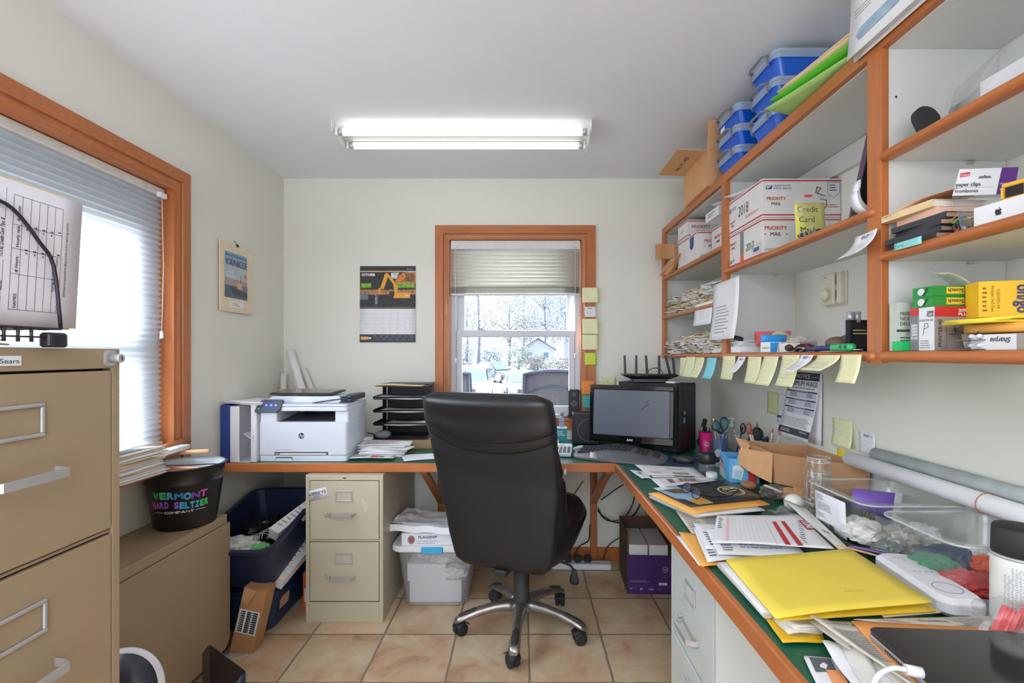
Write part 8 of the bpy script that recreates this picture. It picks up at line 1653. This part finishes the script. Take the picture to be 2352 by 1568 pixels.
for sx in (-1, 1):
    MB(FR).tube([(sx*.25, .48, .64), (sx*.26, .2, .66), (sx*.25, -.05, .64)], .015, 8).obj('armrest', t)
    for y in (-.02, .47): MB(FR).tube([(sx*.25, y, .64), (sx*.25, y, .0)], .014, 8).obj('leg', t)
dup(t, 'mesh-backed patio chair outside the window, cut off by left sash', (-.62, 3.95, -.1), (0, 0, R(-12)))
# cars
def car(label, x, y, z, L, W, Hh, col, rz=0, suv=True):
    t = thing('parked_car', label, 'car', (x, y, z), rz, group=None)
    m = mat('car_paint_%d%d%d' % col, col, .3, coat=.5); G = mat('car_glass', (82, 100, 110), .1)
    h0, h1 = Hh*.22, Hh*(.60 if suv else .58)
    def sec(yy, zz, w): return [(-w/2, yy, zz), (w/2, yy, zz)]
    rg = []
    prof = [(-L/2, h0+.1, h1-.25, .86), (-L/2+.15, h0, h1-.12, .95), (-L/2+.9, h0, h1, 1), (L/2-.3, h0, h1+.02, 1), (L/2-.05, h0, h1-.05, .96), (L/2, h0+.12, h1-.2, .88)]
    for yy, a, c, k in prof: w = W/2*k; rg.append([(-w, yy, a), (w, yy, a), (w*1.0, yy, (a+c)/2), (w*.94, yy, c), (-w*.94, yy, c), (-w*1.0, yy, (a+c)/2)])
    MB(m).loft(rg, True, False).obj('body', t, bev=.05)
    yb0, yt0, yt1, yb1 = (-L/2+1.1, -L/2+1.75, L/2-.35, L/2-.12) if suv else (-L/2+1.2, -L/2+1.9, L/2-1.35, L/2-.6)
    rg = [[(-W/2*k, yy, zz) for k, yy in ((.94*s_, y0), (-.94*s_, y0), (-.94*s_, y1), (.94*s_, y1))] for s_, y0, y1, zz in ((1, yb0, yb1, h1-.02), (.82, yt0, yt1, Hh-.06), (.74, yt0+.15, yt1-.12, Hh))]
    MB(m).loft(rg, True, False).obj('cabin', t, bev=.04)
    b = MB(G); e = -.035
    def q(s0, y0, z0, s1, y1, z1): b.add([(-W/2*s0, y0+e, z0), (W/2*s0, y0+e, z0), (W/2*s1, y1+e, z1), (-W/2*s1, y1+e, z1)], [(0, 1, 2, 3)])
    q(.86, yb0+.05, h1+.06, .74, yt0-.06, Hh-.12); b.obj('windscreen', t)
    b = MB(G)
    for sx in (-1, 1): b.add([(sx*(W/2*.94+.012), yb0+.3, h1+.06), (sx*(W/2*.94+.012), yb1-.2, h1+.06), (sx*(W/2*.83+.012), yt1-.1, Hh-.12), (sx*(W/2*.83+.012), yt0+.1, Hh-.12)], [(0, 1, 2, 3)])
    b.obj('side_windows', t)
    for sx in (-1, 1):
        MB(mat('headlamp', (236, 240, 244), .1)).box(sx*W*.36-.16, sx*W*.36+.16, -L/2-.03, -L/2+.05, h1-.38, h1-.24, .02).obj('headlamp', t)
        for yy in (-L/2+.85, L/2-.85): MB(mat('tyre', (84, 86, 92), .8)).push(Mx.Translation((sx*(W/2-.1), yy, .34)) @ RY(90)).lathe([(.2, -.11), (.33, -.11), (.34, 0), (.33, .11), (.2, .11)], 20).obj('wheel', t)
        MB(m).box(sx*(W/2+.12)-.09, sx*(W/2+.12)+.09, yb0+.2, yb0+.3, h1, h1+.16, .02).obj('wing_mirror', t)
    MB(mat('grille_dark', (75, 80, 86), .4)).box(-W*.24, W*.24, -L/2-.02, -L/2+.05, h1-.42, h1-.22, .02).obj('grille', t)
    return t
car('white SUV parked facing the window beyond the left patio chair', -2.55, 24, -1.08, 4.7, 1.95, 1.82, (196, 200, 206))
car('white sedan parked facing the window beyond the right patio chair', -.05, 27, -1.08, 4.6, 1.85, 1.48, (190, 194, 202), 6, False)
car('dark grey car parked farther away behind the white SUV', -2.2, 37, hz(-2, 37), 4.4, 1.8, 1.5, (44, 50, 62), 50, False)
# house
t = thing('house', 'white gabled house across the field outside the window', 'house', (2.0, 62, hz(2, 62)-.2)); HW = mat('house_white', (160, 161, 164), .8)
b = MB(HW); b.push(Mx.Rotation(R(90), 4, 'X')); b.pop(); b.push(face((0, 0, 0), (1, 0, 0), (0, 0, 1))); b.prism([(-2.1, 0), (2.1, 0), (2.1, 2.2), (0, 3.4), (-2.1, 2.2)], -6, 0); b.pop(); b.obj('walls', t)
b = MB(mat('roof_grey', (137, 142, 148), .8)); 
for sx in (-1, 1): b.add([(sx*2.4, -.3, 2.0), (0, -.3, 3.5), (0, 6.3, 3.5), (sx*2.4, 6.3, 2.0), (sx*2.4, -.3, 2.1), (0, -.3, 3.62), (0, 6.3, 3.62), (sx*2.4, 6.3, 2.1)], [(0, 1, 2, 3), (7, 6, 5, 4), (0, 4, 5, 1), (0, 3, 7, 4)])
b.obj('roof', t)
for x in (-1.1, 1.0): MB(mat('pane_blue', (82, 103, 124), .3)).box(x-.3, x+.3, -.05, -.01, .8, 1.7).obj('window', t)
MB(HW).box(4, 13, 8, 16, 0, 3.6).obj('barn_block').location = (2.0, 62, hz(4, 70)-.3); o = bpy.data.objects['barn_block']; o.name = 'barn'; tag(o, 'long pale barn to the right of the white house', 'building')
# trees
def leafcloud(seed, r, n, m, sz=.28):
    rnd = random.Random(seed); b = MB(m); vs = []; fs = []
    for i in range(n):
        while True:
            p = V((rnd.uniform(-1, 1), rnd.uniform(-1, 1), rnd.uniform(-1, 1)))
            if .25 < p.length < 1: break
        if noise.noise(p*2.3+V((seed, 0, 0))) < -.22: continue
        c = V((p.x*r[0], p.y*r[1], p.z*r[2])); a = V((rnd.gauss(0, 1), rnd.gauss(0, 1), rnd.gauss(0, 1))).normalized(); d = a.orthogonal().normalized(); s_ = sz*rnd.uniform(.5, 1.1); k = len(vs)
        vs += [c-a*s_, c+d*s_*.6, c+a*s_, c-d*s_*.6]; fs.append((k, k+1, k+2, k+3))
    return b.add(vs, fs)
LF = [mat('leaf_green', (104, 115, 107), .7, trans=.3, var=.2), mat('leaf_gold', (117, 116, 111), .7, trans=.3, var=.2), mat('leaf_bluegreen', (94, 107, 118), .7, trans=.3, var=.2)]  # leaf colours paled and greyed to stand in for haze
BARK = mat('bark', (98, 102, 114), .9, var=.15)  # bluish grey includes the same painted haze
def tree(label, x, y, h, w, k, dens=1500, sz=.3, K=4.5):
    t = thing('tree', label, 'tree', (x, y, hz(x, y)-.1), group=None)
    b = MB(BARK).tube([(0, 0, 0), (.1, 0, h*.3), (0, .1, h*.6), (.1, 0, h*.92)], [.2, .15, .1, .03], 8)
    rnd = random.Random(int(x*10+y))
    for i in range(9): a = rnd.uniform(0, 6.28); z = h*rnd.uniform(.3, .8); L = w*rnd.uniform(.4, .8); b.tube([(0, 0, z), (L*.5*math.cos(a), L*.5*math.sin(a), z+L*.4), (L*math.cos(a), L*math.sin(a), z+L*.7)], [.06, .04, .012], 5)
    b.obj('trunk', t)
    leafcloud(k+int(abs(x)*3), (w, w*.8, h*.44), int(dens*K), LF[k % 3], sz*.42).obj('foliage', t, loc=(0, 0, h*.56))
tree('tall thin-leaved tree at the left side of the window view', -4.2, 46, 11, 2.0, 1, 500, .22)
tree('broad golden-green tree left of the middle of the view', -1.6, 58, 9.5, 3.8, 1, 1300)
tree('large blue-green tree filling the right of the window view', 3.2, 70, 12.5, 5, 2, 1700, .36)
tree('pale green tree standing behind the white house', 0.2, 78, 13, 4.5, 0, 1500, .36)
tree('far blue-green tree beyond the barn on the right', 7.5, 84, 12, 5, 2, 1500, .4)
tree('far pale tree at the extreme left of the window view', -8, 70, 10, 4.5, 0, 1300, .36)
for i, (x, y, h, w, lab) in enumerate(((-3.4, 50, 2.6, 1.4, 'bushy hedge clump behind the parked cars on left'), (-.4, 52, 2.8, 1.5, 'dense hedge clump in the middle of the field edge'), (1.4, 46, 1.8, 1.3, 'small pale shrub in front of the white house'), (3.0, 40, 2.0, 1.4, 'pale leafy shrub near the right patio chair view'), (-6.6, 52, 3.0, 1.5, 'hedge clump at the left of the field edge'))):
    t = thing('shrub', lab, 'shrub', (x, y, hz(x, y))); MB(BARK).tube([(0, 0, -.1), (0, 0, h*.5)], .08, 6).obj('stem', t); leafcloud(30+i, (w, w*.7, h*.5), 1500, LF[(2, 0, 1, 1, 2)[i]], .11).obj('foliage', t, loc=(0, 0, h*.5))
